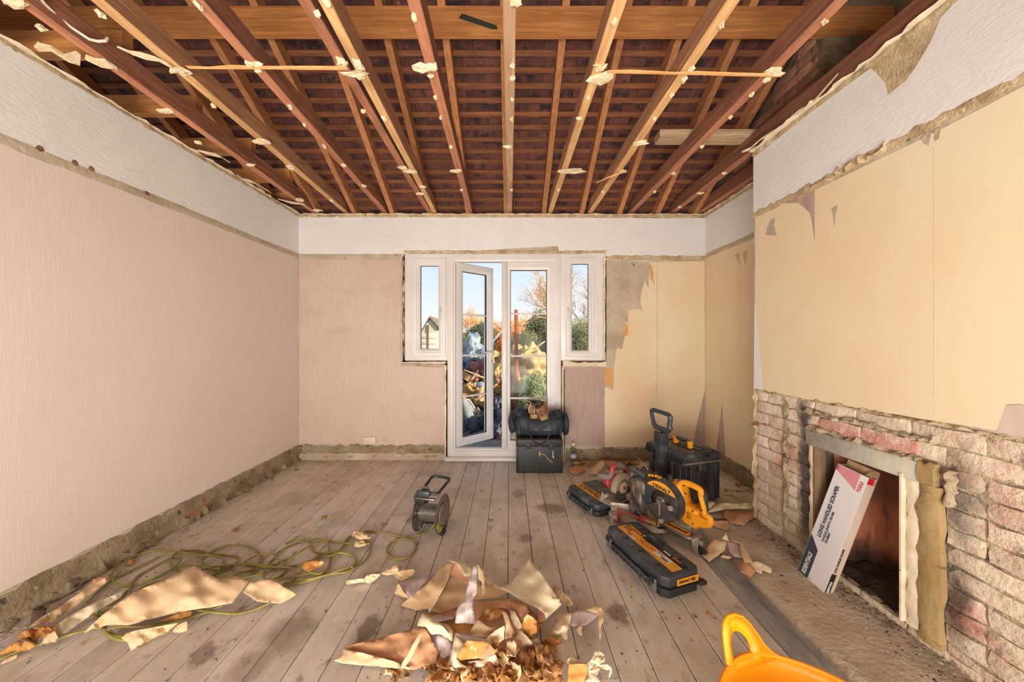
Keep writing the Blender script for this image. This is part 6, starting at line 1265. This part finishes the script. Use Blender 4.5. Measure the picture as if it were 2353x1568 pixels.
# crumpled bits
def crumple(seed, m, m2, s):
    RN = random.Random(seed); b = MB(); n = 6; vs = []; cu = RN.uniform(.8, 3.2); ax = RN.uniform(0, 3.14); asp = RN.uniform(.45, 1)
    for j in range(n + 1):
        for i in range(n + 1):
            u, v = (i / n - .5), (j / n - .5) * asp; e = 1 + .2 * mnoise.noise(Vector((u * 5, v * 5, seed)))
            u *= e; v *= e; r = 1 / cu; a = u * cu
            x, z = math.sin(a) * r, (1 - math.cos(a)) * r * .9
            k = .16 * mnoise.noise(Vector((u * 6, v * 6, seed * 3.1))); z += k; y = v + .1 * mnoise.noise(Vector((u * 7, v * 7, seed * 5.7)))
            vs.append(Vector((x, y, z)) * s)
    mz = min(v.z for v in vs)
    b.add([(v.x, v.y, v.z - mz + .001) for v in vs], [(j * 7 + i, j * 7 + i + 1, j * 7 + 8 + i, j * 7 + 7 + i) for j in range(n) for i in range(n)])
    me = b.mesh('paper_scrap', [m, m2], 28); return me
CM = [crumple(i, (pw_amber, pw_brown, pw_amber, pw_tan, pw_brown)[i % 5], (pw_tan, pw_amber, pw_brown)[i % 3], 1.0) for i in range(16)]
RC = random.Random(77)
def scrap(px, py, size, z=0, label='small crumpled amber scrap in the heap along the foot of the central pile', group='crumpled scraps at the foot of the central pile', me=None, flip=None):
    o = link('paper_scrap', me or RC.choice(CM)); o.location = fl(px, py, z + size * .02); o.scale = (size,) * 3
    o.rotation_euler = (RC.uniform(-.5, .5) + (math.pi if (flip if flip is not None else RC.random() < .4) else 0), RC.uniform(-.5, .5), RC.uniform(0, 6.28))
    if abs(o.rotation_euler[0]) > 2: o.location.z += size * .3
    so_ = o.modifiers.new('t', 'SOLIDIFY'); so_.thickness = .018; so_.material_offset = 1; so_.offset = 0
    return tag(o, label, 'wallpaper', group)
SN = {pw_amber.name: 'amber', pw_tan.name: 'tan', pw_brown.name: 'brown', pw_cream.name: 'cream'}
def reg(n, x0, x1, y0, y1, s0, s1, K, zf):
    for _ in range(n):
        x, y = RC.uniform(x0, x1), RC.uniform(y0, y1); p_ = K((x, y))
        if p_[1] > 1574: continue
        me = RC.choice(CM); L_ = 'small crumpled %s scrap at the %s foot of the central pile' % (SN[me.materials[0].name], 'left' if p_[0] < 1075 else ('right' if p_[0] > 1190 else 'middle'))
        scrap(p_[0], p_[1], RC.uniform(s0, s1), zf(x, y), L_, L_.replace('small crumpled', 'crumpled').replace(' scrap ', ' scraps '), me)
reg(50, 560, 1660, 1400, 1600, .045, .085, KA, lambda x, y: RC.uniform(.0, .05))
reg(40, 0, 560, 1210, 1600, .045, .085, KB, lambda x, y: RC.uniform(.0, .06))
reg(6, 1280, 1640, 1150, 1330, .04, .07, KA, lambda x, y: RC.uniform(.06, .10))
reg(6, 560, 700, 1250, 1420, .02, .04, KA, lambda x, y: RC.uniform(.0, .03))
reg(8, -60, 300, 1440, 1580, .02, .04, KA, lambda x, y: 0)
reg(6, 380, 560, 1380, 1480, .012, .02, KA, lambda x, y: .02)
for (px, py, s, lab) in ((745, 1191, .055, 'crumpled brown scrap alone on the boards left of the reel'), (882, 1208, .045, 'small orange scrap on the boards beside the cable end'), (1107, 1131, .03, 'tiny orange scrap on the boards behind the reel'),
                         (1128, 1197, .04, 'small brown scrap on the boards right of the reel'), (540, 1220, .045, 'grey-brown clod on the boards near the left wall'), (748, 1105, .04, 'small tan scrap near the left end of the back wall'),
                         (682, 1080, .035, 'tiny dark scrap in the back left corner'), (1172, 1057, .05, 'cream scrap on the boards against the door sill'), (303, 1297, .05, 'dark clod beside the cable loops at the left'),
                         (1523, 1410, .022, 'cream chip on the boards near the yellow tub'), (1628, 1412, .02, 'tan chip right of the long tool case'), (1452, 1350, .016, 'white chip beside the long tool case'), (625, 1103, .03, 'small scrap by the left wall foot')):
    scrap(px, py, s, 0, lab, None)
for i in range(34):
    x, y = RC.uniform(1300, 1480), RC.uniform(1056, 1072); scrap(x, y, RC.uniform(.03, .07), 0, 'small brown scrap in the litter along the foot of the back wall', 'scraps along the back wall')
for i in range(14):
    x = RC.uniform(1660, 1725); y = RC.uniform(1100, 1130); scrap(x, y, RC.uniform(.02, .05), 0, 'small tan scrap in the alcove beside the chimney breast', 'scraps in the alcove')
# brown curled stick on the lilac sheet
sk = MB().tube([fl(*KA(p), z) for p, z in (((405, 990), .14), ((370, 1060), .13), ((320, 1150), .115), ((280, 1240), .10), ((210, 1340), .07), ((180, 1385), .05))], [.004, .009, .010, .011, .010, .004], 7)
tag(sk.build('curled_strip', pw_tan, smooth=40), 'narrow tightly curled brown strip lying on the broad peach sheet', 'wallpaper')
for (a, b_, lab) in (((665, 1216), (718, 1196), 'thin brown splinter on the boards left of the reel'), ((815, 1102), (862, 1080), 'pale curved splinter on the boards behind the reel'), ((1745, 1303), (1800, 1297), 'thin splinter')):
    p0, p1 = fl(*a), fl(*b_)
    if 'thin splinter' == lab: continue
    o = MB().tube([p0 + Vector((0, 0, .004)), p0.lerp(p1, .5) + Vector((.004, .006, .008)), p1 + Vector((0, 0, .004))], [.002, .005, .002], 5).build('wood_splinter', mat('splinter_wood', (186, 152, 116), rough=.8) if 'splinter_wood' not in bpy.data.materials else bpy.data.materials['splinter_wood']); tag(o, lab, 'splinter')
# extension cable
cabm = mat('olive_yellow_cable', (160, 150, 78), (128, 120, 60), 14, rough=.45, layers=[((220, 206, 130), 9, .6, .8)])
E2C = lambda p: (p[0] + 2058.8, p[1] - 58.8)
ST = [[E2C(p) for p in ((885, 355), (850, 400), (790, 435), (700, 455), (640, 470), (580, 500), (555, 545), (580, 590), (650, 603), (720, 580), (752, 530), (740, 490), (700, 468), (640, 450), (560, 430), (480, 418), (400, 418), (330, 432), (290, 480), (240, 540), (180, 560))] + [(2130, 500), (2080, 420), (2020, 405), (1930, 440)],
      [(2420, 380), (2350, 400), (2300, 480), (2240, 520), (2130, 545), (2000, 590), (1870, 600), (1700, 580), (1500, 590), (1360, 610), (1200, 660), (1000, 720), (880, 790), (800, 860), (700, 920)],
      [E2C((445, 500)), (2350, 440), (2200, 425), (2120, 440), (2020, 500), (1950, 540), (1800, 600), (1600, 640), (1450, 670), (1200, 700)],
      [(2290, 500), (2230, 520), (2220, 440), (2190, 415), (2130, 410), (2000, 440), (1880, 500), (1870, 540), (1925, 580), (1930, 625), (1880, 670), (1800, 685), (1780, 650), (1810, 580), (1862, 530), (1830, 510), (1740, 520), (1660, 560), (1672, 585), (1780, 600), (1960, 602), (1995, 640), (1975, 690)],
      [(1350, 560), (1420, 500), (1500, 465), (1620, 450), (1720, 478), (1765, 530), (1755, 590), (1700, 650), (1640, 690)],
      [(590, 850), (640, 790), (740, 700), (850, 640), (1000, 570), (1130, 510), (1250, 490), (1350, 486), (1382, 497), (1300, 508), (1150, 545), (1000, 620), (920, 670), (880, 740), (862, 800), (760, 880)],
      [(1222, 486), (1165, 530), (1152, 580), (1200, 625), (1300, 645), (1400, 640)],
      [(750, 690), (755, 650), (790, 600), (900, 530), (1050, 485), (1180, 492), (1300, 512), (1480, 530), (1512, 560), (1500, 600), (1440, 650), (1300, 700)],
      [(750, 660), (775, 705), (850, 725), (960, 705), (1100, 645), (1250, 590), (1400, 600), (1440, 640), (1430, 680)],
      [(1225, 545), (1180, 600), (1080, 660), (960, 700)], [(1330, 530), (1380, 580), (1460, 620), (1550, 605), (1590, 640), (1620, 680)], [(1380, 510), (1480, 515), (1600, 530), (1600, 570), (1540, 610), (1470, 640), (1440, 670)],
      [(860, 760), (760, 850), (680, 880), (668, 905), (690, 925), (760, 900), (860, 850)], [(620, 915), (660, 945), (690, 1010), (750, 1070), (830, 1095), (870, 1090)],
      [(870, 1070), (780, 1060), (740, 1025), (800, 1003), (950, 1000), (1150, 975), (1350, 920), (1500, 860)], [(1300, 885), (1450, 905), (1600, 915), (1740, 880), (1830, 835)],
      [(-60, 1250), (0, 1222), (150, 1160), (400, 1080), (570, 1030), (720, 1005)], [E2C((345, 490)), E2C((440, 500)), E2C((440, 560)), E2C((400, 620)), E2C((300, 685)), E2C((150, 712)), (2060, 700), (1900, 722)],
      [E2C((345, 630)), E2C((290, 680)), E2C((180, 698)), (2100, 645), (2000, 662), (1850, 690)], [(2040, 610), (2100, 560), (2200, 508), (2320, 505), E2C((330, 585)), E2C((348, 630)), E2C((320, 660))],
      [(2235, 520), (2225, 590), (2180, 640), (2110, 640), (2060, 600)], [(2350, 600), (2200, 655), (2050, 690), (1920, 710)], [(1870, 600), (1800, 640), (1700, 660), (1560, 690)], [(1740, 620), (1700, 660), (1650, 690)]]
cbm = MB(); RZ = random.Random(3)
for i, s in enumerate(ST):
    pp = cat([Vector((p[0], p[1], 0)) for p in s]); ph = RZ.uniform(0, 6)
    P = []
    for k, q in enumerate(pp):
        z_ = .007 + .009 * (1 + math.sin(ph + k * .21)) * (.6 + .4 * math.sin(i)); 
        if i == 0: z_ = .007 + max(0, (8 - k)) * .006
        P.append(fl(*KC((q.x, q.y)), z_))
    cbm.tube(P, .0052, 7)
o = cbm.build('extension_cable', cabm, smooth=80); tag(o, 'olive-yellow extension cable in loose tangled loops on the boards at the left', 'cable')
# crumbs: nobody could count them
crm = mat('plaster_crumb', (214, 196, 168), (150, 124, 96), 9, rough=.95); crd = mat('dark_crumb', (80, 62, 48), (48, 38, 32), 9, rough=.95)
def crumbs(name, label, m, n, seed, smin, smax, fn):
    RN = random.Random(seed); b = MB()
    for _ in range(n):
        x, y, z_ = fn(RN); s = RN.uniform(smin, smax) * RN.random() ** .6 + .001
        vs = [(x + s * RN.uniform(-1, 1), y + s * RN.uniform(-1, 1), z_ + s * RN.uniform(0, .7)) for _ in range(5)]
        b.add(vs, [(0, 1, 2), (0, 2, 3), (0, 3, 1), (1, 2, 4), (2, 3, 4), (3, 1, 4)])
    o = b.build(name, m, smooth=0, kind='stuff'); o['label'] = label; o['category'] = 'debris'
def floorfn(RN):
    t = RN.random()
    if t < .30: return (XL + .02 + abs(RN.gauss(0, .16)), RN.uniform(.9, D - .02), .001)
    if t < .45: return (RN.uniform(XL, XR), D - .03 - abs(RN.gauss(0, .16)), .001)
    if t < .6: return (RN.gauss(.05, .35), RN.gauss(1.3, .22), .001)
    return (RN.uniform(XL, 1.2), RN.uniform(.95, D), .001)
crumbs('plaster_crumbs', 'pale plaster crumbs scattered over the floorboards', crm, 1500, 1, .001, .0075, floorfn)
crumbs('dirt_crumbs', 'dark dirt crumbs scattered over the floorboards', crd, 1700, 2, .001, .007, floorfn)
def hearthfn(RN): x = RN.uniform(1.25, 1.68); return (x, RN.uniform(1.0, 2.32), .008 + .02 * max(0, (x - 1.55) / .2) ** 1.3)
crumbs('hearth_rubble', 'small rubble and soot grains lying on the hearth slab', crm, 700, 3, .001, .008, hearthfn)
crumbs('hearth_soot_crumbs', 'dark soot crumbs along the foot of the breast', crd, 1100, 4, .001, .009, lambda RN: (XB + .02 - abs(RN.gauss(0, .09)), RN.uniform(1.0, 2.32), .012))
crumbs('wall_foot_rubble', 'rubble fallen along the foot of the left wall', crm, 500, 5, .002, .014, lambda RN: (XL + .03 + abs(RN.gauss(0, .05)), RN.uniform(.9, D - .02), .003))
# ------------------------------------------------------------------ the garden beyond the doors
gm = mat('muddy_garden_ground', (118, 104, 74), (84, 88, 54), 2, rough=1, bump=.6, bscale=8, world=True)
MB().box((0, 24, -.25), (60, 40, .2)).build('ground', gm, kind='structure')
MB().box((0, 4.5, -.13), (4.4, 1.5, .1)).build('ground_patio', mat('patio_slab', (160, 150, 134), (128, 118, 104), 4, rough=.9, world=True), kind='structure')
tarp = mat('blue_grey_tarp', (166, 184, 196), (112, 130, 146), 7, rough=.45, bump=.5, bscale=12); bagb = mat('black_rubble_bag', (104, 112, 130), (66, 72, 88), 8, rough=.4, bump=.5, bscale=14)
foam = mat('yellow_insulation_foam', (206, 182, 138), (172, 142, 98), 8, rough=1, bump=1, bscale=30, layers=[((232, 206, 140), 14, .55, .7)])
cardb = mat('cardboard', (206, 170, 122), (176, 138, 94), 6, rough=.9); redc = mat('dusty_red_cloth', (178, 116, 110), (150, 90, 88), 7, rough=.9)
brw = mat('weathered_red_wood', (178, 112, 80), (140, 84, 60), 4, (6, 6, 1), rough=.8); plk = mat('pale_plank', (212, 186, 150), (180, 150, 116), 5, rough=.85)
def oblob(name, label, cat_, m, px, py, Y, rx, ry, seed, amp=.5, dy=.3, n=14, group=None):
    c = bk(px, py, Y); s = Y / F; o = blob(name, m, None, (0, 0, 0), (rx * s, dy, ry * s), seed, amp, 30 if n == 14 else n); o.location = c
    for v in o.data.vertices:
        d = v.co.normalized(); v.co += d * (.035 * mnoise.noise(v.co * 14) + .02 * abs(mnoise.noise(v.co * 34)) + .012 * mnoise.noise(v.co * 80)) * (1 if n == 14 else .3)
    return tag(o, label, cat_, group)
heap = MB(); vs = []
for j in range(25):
    for i in range(25):
        X = -1.5 + 2.6 * i / 24; Y = 4.9 + 2.6 * j / 24; r = math.hypot((X + .25) / 1.25, (Y - 6.3) / 1.4)
        vs.append((X, Y, -.16 + 1.15 * max(0, 1 - r ** 1.8) + .16 * mnoise.noise(Vector((X * 4, Y * 4, 0))) + .07 * mnoise.noise(Vector((X * 14, Y * 14, 0)))))
heap.add(vs, [(j * 25 + i, j * 25 + i + 1, j * 25 + 26 + i, j * 25 + 25 + i) for j in range(24) for i in range(24)])
o = heap.build('rubble', mat('mixed_rubble', (168, 146, 118), (96, 84, 74), 9, rough=1, bump=1, bscale=30, world=True, layers=[((72, 66, 66), 14, .55, .65), ((206, 186, 156), 20, .6, .68)]), smooth=0, kind='stuff'); o['label'] = 'heap of mixed demolition rubble outside the doors'; o['category'] = 'debris'
oblob('tarpaulin', 'blue-grey crumpled tarpaulin on top of the rubble heap', 'tarpaulin', tarp, 1085, 828, 5.9, 40, 42, 1, .9)
oblob('rubble_bag', 'dark rubble bag high at the left of the heap behind the open leaf', 'bag', bagb, 1075, 872, 5.6, 28, 40, 2, .7)
oblob('red_cloth', 'dusty red cloth lying across the middle of the heap', 'cloth', redc, 1100, 856, 5.4, 26, 20, 3, .8, .2)
oblob('insulation_foam', 'yellow insulation wad seen between the two door leaves', 'insulation', foam, 1142, 862, 5.4, 26, 40, 4, .6)
oblob('rubble_bag', 'dark blue rubble bag low behind the open leaf', 'bag', bagb, 1105, 985, 4.9, 36, 40, 5, .8)
oblob('rubble_bag', 'black rubble bag seen low between the door leaves', 'bag', bagb, 1146, 975, 4.8, 24, 46, 6, .8, .25)
oblob('cardboard_sheet', 'crumpled beige cardboard below the red cloth', 'cardboard', cardb, 1090, 905, 5.2, 30, 22, 7, .8, .2)
oblob('insulation_foam', 'big yellow-orange insulation wad behind the closed door leaf', 'insulation', foam, 1212, 838, 5.4, 50, 40, 8, .6)
oblob('insulation_foam', 'hanging tuft of yellow insulation left behind the closed door leaf', 'insulation', foam, 1192, 880, 5.3, 16, 44, 9, .7, .2)
oblob('blue_rag', 'small blue rag on the cardboard', 'rag', mat('blue_rag', (120, 142, 172), rough=.8), 1103, 884, 5.0, 8, 7, 10, .5, .08, 8)
gp_ = thing('glass_sheet', 'grey old window sheet leaning low against the rubble heap', 'sheet', (0, 0, 0))
q = [bk(1060, 915, 4.75), bk(1078, 918, 4.9), bk(1112, 968, 4.9), bk(1108, 976, 4.8), bk(1062, 1000, 4.6)]
MB().add([tuple(v) for v in q] + [tuple(v + Vector((0, .02, 0))) for v in q], [(0, 1, 2, 3, 4), (9, 8, 7, 6, 5)] + [(i, (i + 1) % 5, 5 + (i + 1) % 5, 5 + i) for i in range(5)]).build('sheet', mat('grey_glass_sheet', (158, 166, 172), (120, 128, 134), 5, rough=.15, spec=.7), gp_)
MB().tube([v + Vector((0, -.015, 0)) for v in q], .012, 6, closed=True).build('sheet_edge', mat('sheet_edge', (200, 196, 190), rough=.5), gp_)
RO = random.Random(8)
for i, (a, b_, Y, w_, m, lab) in enumerate((((1188, 1010), (1186, 712), 5.0, .055, brw, 'reddish timber post behind the closed door leaf'), ((1205, 1010), (1194, 905), 4.9, .03, plk, 'pale leaning batten beside the reddish post'), ((1138, 1000), (1134, 905), 5.0, .05, brw, 'red board leaning between the door leaves'),
                                      ((1096, 1046), (1146, 1018), 4.5, .05, plk, 'pale board lying on the ground behind the open leaf'), ((1120, 1046), (1150, 1000), 4.4, .04, brw, 'brown board lying on the ground between the leaves'), ((1075, 1030), (1130, 1040), 4.3, .06, cardb, 'flat tan board on the patio behind the open leaf'),
                                      ((1120, 800), (1152, 762), 5.6, .03, tarp, 'blue pipe end sticking up from the heap'), ((1226, 803), (1252, 785), 5.0, .02, plk, 'thin pale stick above the big insulation wad'), ((1066, 850), (1120, 872), 4.9, .02, plk, 'thin white lath across the red cloth'), ((1068, 895), (1100, 850), 5.0, .03, plk, 'pale lath leaning left on the heap'),
                                      ((1100, 920), (1112, 880), 4.9, .05, plk, 'white torn board piece beside the blue rag'))):
    p0, p1 = bk(a[0], a[1], Y), bk(b_[0], b_[1], Y + .1); M = frame((p0 + p1) / 2, p1 - p0, za=(0, -1, .2))
    o = MB().box((0, 0, 0), ((p1 - p0).length, w_, .02), None, .002).build('timber_board' if 'board' in lab or 'batten' in lab or 'lath' in lab else ('timber_post' if 'post' in lab else 'stick'), m); o.matrix_world = M; tag(o, lab, 'board' if 'board' in lab else 'timber')
hb_mats = [plk, brw, cardb, tarp, bagb, foam, plk]
for i in range(44):     # broken pieces lying on the heap
    px, py = RO.uniform(1062, 1160), RO.uniform(800, 1030); Y = 5.5 - (py - 800) / 230 * 1.0 + RO.uniform(-.1, .1); c = bk(px, py, Y)
    e = Matrix.Rotation(RO.uniform(0, 3.1), 4, (RO.uniform(-1, 1), RO.uniform(-1, 1), RO.uniform(-1, 1)))
    o = MB().prism([(-.09, -.03), (.05, -.04), (.10, -.01), (.08, .03), (-.07, .04)], -.008, .008, Matrix.Scale(RO.uniform(.5, 1.5), 4)).build('broken_board', hb_mats[i % 7], smooth=0); o.matrix_world = T4(c) @ e; tag(o, 'small broken piece lying on the rubble heap outside the doors', 'debris', 'broken pieces on the rubble heap')
def leafcloud(b, c, r, n, s, RN, hollow=.35, flat=.6):
    for _ in range(n):
        d = Vector((RN.gauss(0, 1), RN.gauss(0, 1), RN.gauss(0, 1))).normalized(); q = (hollow + (1 - hollow) * RN.random() ** .5) * (1 + .35 * mnoise.noise(d * 2.5 + Vector(c)))
        p_ = Vector((c[0] + d.x * r[0] * q, c[1] + d.y * r[1] * q, c[2] + d.z * r[2] * q)); u = Vector((RN.uniform(-1, 1), RN.uniform(-1, 1), RN.uniform(-1, 1))).normalized(); v = u.orthogonal().normalized() * flat
        k = s * RN.uniform(.5, 1.2); b.add([p_ - u * k, p_ + v * k * .5, p_ + u * k, p_ - v * k * .5], [(0, 1, 2, 3)])
grn = mat('evergreen_leaf', (146, 158, 108), (104, 118, 76), 3, rough=.7, layers=[((150, 150, 90), 5, .6, .75)]); grn2 = mat('grey_green_leaf', (164, 168, 130), (126, 134, 98), 3, rough=.8, layers=[((170, 150, 110), 5, .55, .7)])
orl = mat('autumn_leaf', (246, 186, 116), (226, 150, 84), 3, rough=.7, layers=[((240, 196, 120), 4, .5, .7)]); twg = mat('twig_bark', (206, 168, 128), (156, 124, 94), 3, rough=.9)
def shrub(label, px, py, Y, rx, ry, n, s, m, seed, name='garden_shrub', dy=None, hollow=.2):
    c = bk(px, py, Y); k = Y / F; t = thing(name, label, 'shrub' if name == 'garden_shrub' else 'tree', (c.x, c.y, -.15)); RN = random.Random(seed); b = MB()
    leafcloud(b, (0, 0, c.z + .15), (rx * k, dy or rx * k, ry * k), n, s, RN, hollow); b.build('foliage', m, t, smooth=0, kind='stuff')
    b = MB()
    for i in range(7):
        a = RN.uniform(0, 6.28); e = Vector((math.cos(a) * rx * k * .6, math.sin(a) * rx * k * .5, c.z + .15 + ry * k * RN.uniform(-.2, .7)))
        b.tube([(0, 0, 0), e * .5 + Vector((RN.uniform(-.05, .05), 0, 0)), e], [.03 * k * 60 * .02 + .01, .012, .005], 5)
    b.build('stems', twg, t, kind='stuff'); return t
def bare(label, px, py0, py1, Y, seed, spread=.5, leaves=600, lm=None, m=None, depth=5, ls=.05):
    base = bk(px, py0, Y); top = bk(px, py1, Y); Hh = top.z + .15; t = thing('garden_tree', label, 'tree', (base.x, Y, -.15)); RN = random.Random(seed); tr = MB(); br = MB(); tips = []
    def grow(p, d, L, r, k):
        q = p + d * L; mid = p + d * L * .5 + Vector((RN.uniform(-.04, .04), RN.uniform(-.04, .04), 0)) * L; (tr if k >= depth - 1 else br).tube([p, mid, q], [r, r * .85, r * .68], 5 if k > 2 else 3, caps=False); tips.append(q)
        if k <= 0: return
        for _ in range(3 if k > 1 else 3):
            nd = (d + Vector((RN.gauss(0, spread), RN.gauss(0, spread), RN.gauss(.12, .25)))).normalized(); grow(p.lerp(q, RN.uniform(.6, 1)), nd, L * RN.uniform(.62, .82), r * .6, k - 1)
    grow(Vector((0, 0, 0)), Vector((RN.uniform(-.05, .05), 0, 1)), Hh * .30, Hh * .016, depth)
    tr.build('trunk', m or twg, t); br.build('branches', m or twg, t, kind='stuff')
    if leaves:
        lb = MB()
        for _ in range(leaves):
            p_ = RN.choice(tips) + Vector((RN.gauss(0, .1), RN.gauss(0, .1), RN.gauss(0, .1))); u = Vector((RN.uniform(-1, 1), RN.uniform(-1, 1), RN.uniform(-1, 1))).normalized() * ls; v = u.orthogonal() * .6; lb.add([p_ - u, p_ + v, p_ + u, p_ - v], [(0, 1, 2, 3)])
        lb.build('leaves', lm or orl, t, smooth=0, kind='stuff')
    return t
shrub('grey-green conifer behind the rubble heap, seen through the open leaf', 1105, 800, 12, 36, 58, 14000, .05, grn2, 1)
shrub('low green bush left of the conifer', 1066, 812, 11, 24, 40, 5000, .045, grn, 2)
shrub('orange autumn bush in the gap between the door leaves', 1146, 790, 12.5, 26, 34, 6000, .045, orl, 3)
shrub('bushy evergreen behind the closed door leaf, at its right', 1240, 772, 10, 34, 58, 12000, .04, grn, 4)
shrub('grey-brown brambles behind the closed door leaf', 1208, 798, 9, 42, 40, 9000, .03, grn2, 5)
shrub('dense green shrub low behind the closed door leaf', 1228, 925, 4.9, 42, 66, 13000, .020, mat('spiky_shrub_leaf', (176, 188, 150), (126, 142, 106), 6, rough=.7, layers=[((190, 190, 150), 8, .6, .7)]), 6)
shrub('tangled green hedge behind the right window', 1332, 790, 9, 60, 60, 16000, .035, grn2, 7)
shrub('orange leaved hedge left of the shed', 1040, 800, 14, 30, 30, 2500, .08, orl, 8)
shrub('far red-leaved bush glimpsed between the leaves', 1150, 770, 16, 20, 22, 1800, .08, mat('red_leaf', (214, 96, 50), (180, 70, 40), 4, rough=.8), 12)
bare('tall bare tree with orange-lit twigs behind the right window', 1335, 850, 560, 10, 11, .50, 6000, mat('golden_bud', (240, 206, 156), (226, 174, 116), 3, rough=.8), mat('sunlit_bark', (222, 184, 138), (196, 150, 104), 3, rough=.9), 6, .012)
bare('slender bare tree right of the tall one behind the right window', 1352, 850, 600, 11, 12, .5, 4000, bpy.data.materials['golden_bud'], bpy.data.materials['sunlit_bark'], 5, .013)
bare('small orange tree far behind the open leaf', 1080, 850, 690, 15, 13, .5, 2500, orl, None, 5, .024)
bare('small orange tree in the gap between the leaves', 1148, 850, 680, 14, 14, .5, 3000, orl, None, 5, .024)
bare('small orange tree left behind the closed door leaf', 1195, 850, 690, 13, 15, .5, 3000, orl, None, 5, .024)
bare('dark bare twiggy tree at the right behind the closed door leaf', 1250, 850, 680, 9, 16, .55, 0, None, mat('dark_twig', (110, 88, 74), rough=.9), 5)
# shed
shd = thing('garden_shed', 'cream clad garden shed with a grey shingled gable roof, seen through the left window', 'shed', (0, 0, 0)); YS = 9.0
cl = mat('cream_cladding', (232, 222, 200), (214, 204, 182), 3, rough=.8, world=True); shg = mat('grey_shingle', (146, 136, 124), (110, 102, 94), 12, rough=.95, bump=.6, bscale=30, world=True)
def S(px, py): return ((px - CX) * YS / F, H + (CY - py) * YS / F)
MB().prism([(S(945, 0)[0], -.15), (S(1004, 0)[0], -.15), (S(1004, 0)[0], S(0, 752)[1]), (S(988, 0)[0], S(0, 733)[1]), (S(945, 0)[0], S(0, 795)[1])], -YS - 2, -YS, frame((0, 0, 0), (1, 0, 0), (0, 0, 1))).build('gable_wall', cl, shd, smooth=0)
for k in range(13):
    z0 = -.1 + .15 * k; xr = S(1003, 0)[0]; xl = S(950, 0)[0]
    if z0 + .12 > S(0, 758)[1]: break
    MB().box(((xr + xl) / 2, YS - .008, z0 + .07), (xr - xl, .012, .135), None, .003).build('cladding_board', cl, shd)
for k in range(0):
    z0 = S(0, 762)[1] + .06 + .11 * k; t_ = (z0 + .06 - S(0, 762)[1]) / (S(0, 741)[1] - S(0, 762)[1])
    xr = S(1003, 0)[0] + (S(988, 0)[0] - S(1003, 0)[0]) * min(1, t_); xl = S(972, 0)[0]
    if xr - xl > .05: MB().box(((xr + xl) / 2, YS - .008, z0), (xr - xl, .012, .10), None, .003).build('cladding_board', cl, shd)
MB().box((S(984, 0)[0], YS - .02, .74), (.035, .02, 1.75)).build('door_gap_trim', mat('dark_trim', (120, 106, 90), rough=.8), shd)
for (a, b_) in (((988, 731), (1010, 757)), ((988, 731), (948, 800))):
    p0, p1 = S(*a), S(*b_); P0_, P1_ = Vector((p0[0], YS - .05, p0[1])), Vector((p1[0], YS - .05, p1[1])); d = (P1_ - P0_)
    nseg = 5
    for k in range(nseg):
        A = P0_ + d * (k / nseg); B = P0_ + d * ((k + 1.06) / nseg); up = Vector((0, 0, .05 + .0)); MB().add([A, B, B + up, A + up] + [v + Vector((0, 2.2, 0)) for v in (A, B, B + up, A + up)], [(0, 1, 2, 3), (7, 6, 5, 4), (0, 4, 5, 1), (1, 5, 6, 2), (2, 6, 7, 3), (3, 7, 4, 0)]).build('shingle_course', shg, shd)
# garden fence far behind
fn = thing('garden_fence', 'dark brown fence panel far behind the rubble heap', 'fence', (0, 17, -.15)); fm_ = mat('fence_brown', (150, 104, 76), (116, 80, 58), 3, rough=.9)
for k in range(40): MB().box((-4 + .2 * k, 0, .85), (.19, .02, 1.7)).build('fence_board', fm_, fn)
# ------------------------------------------------------------------ lettering becomes mesh so that every letter row is an object of its own
dg = bpy.context.evaluated_depsgraph_get()
for o in [o for o in bpy.data.objects if o.type == 'FONT']:
    me = bpy.data.meshes.new_from_object(o.evaluated_get(dg)); me.name = 'lettering'
    n = link('lettering', me, o.parent); n.matrix_local = o.matrix_local.copy(); bpy.data.objects.remove(o)
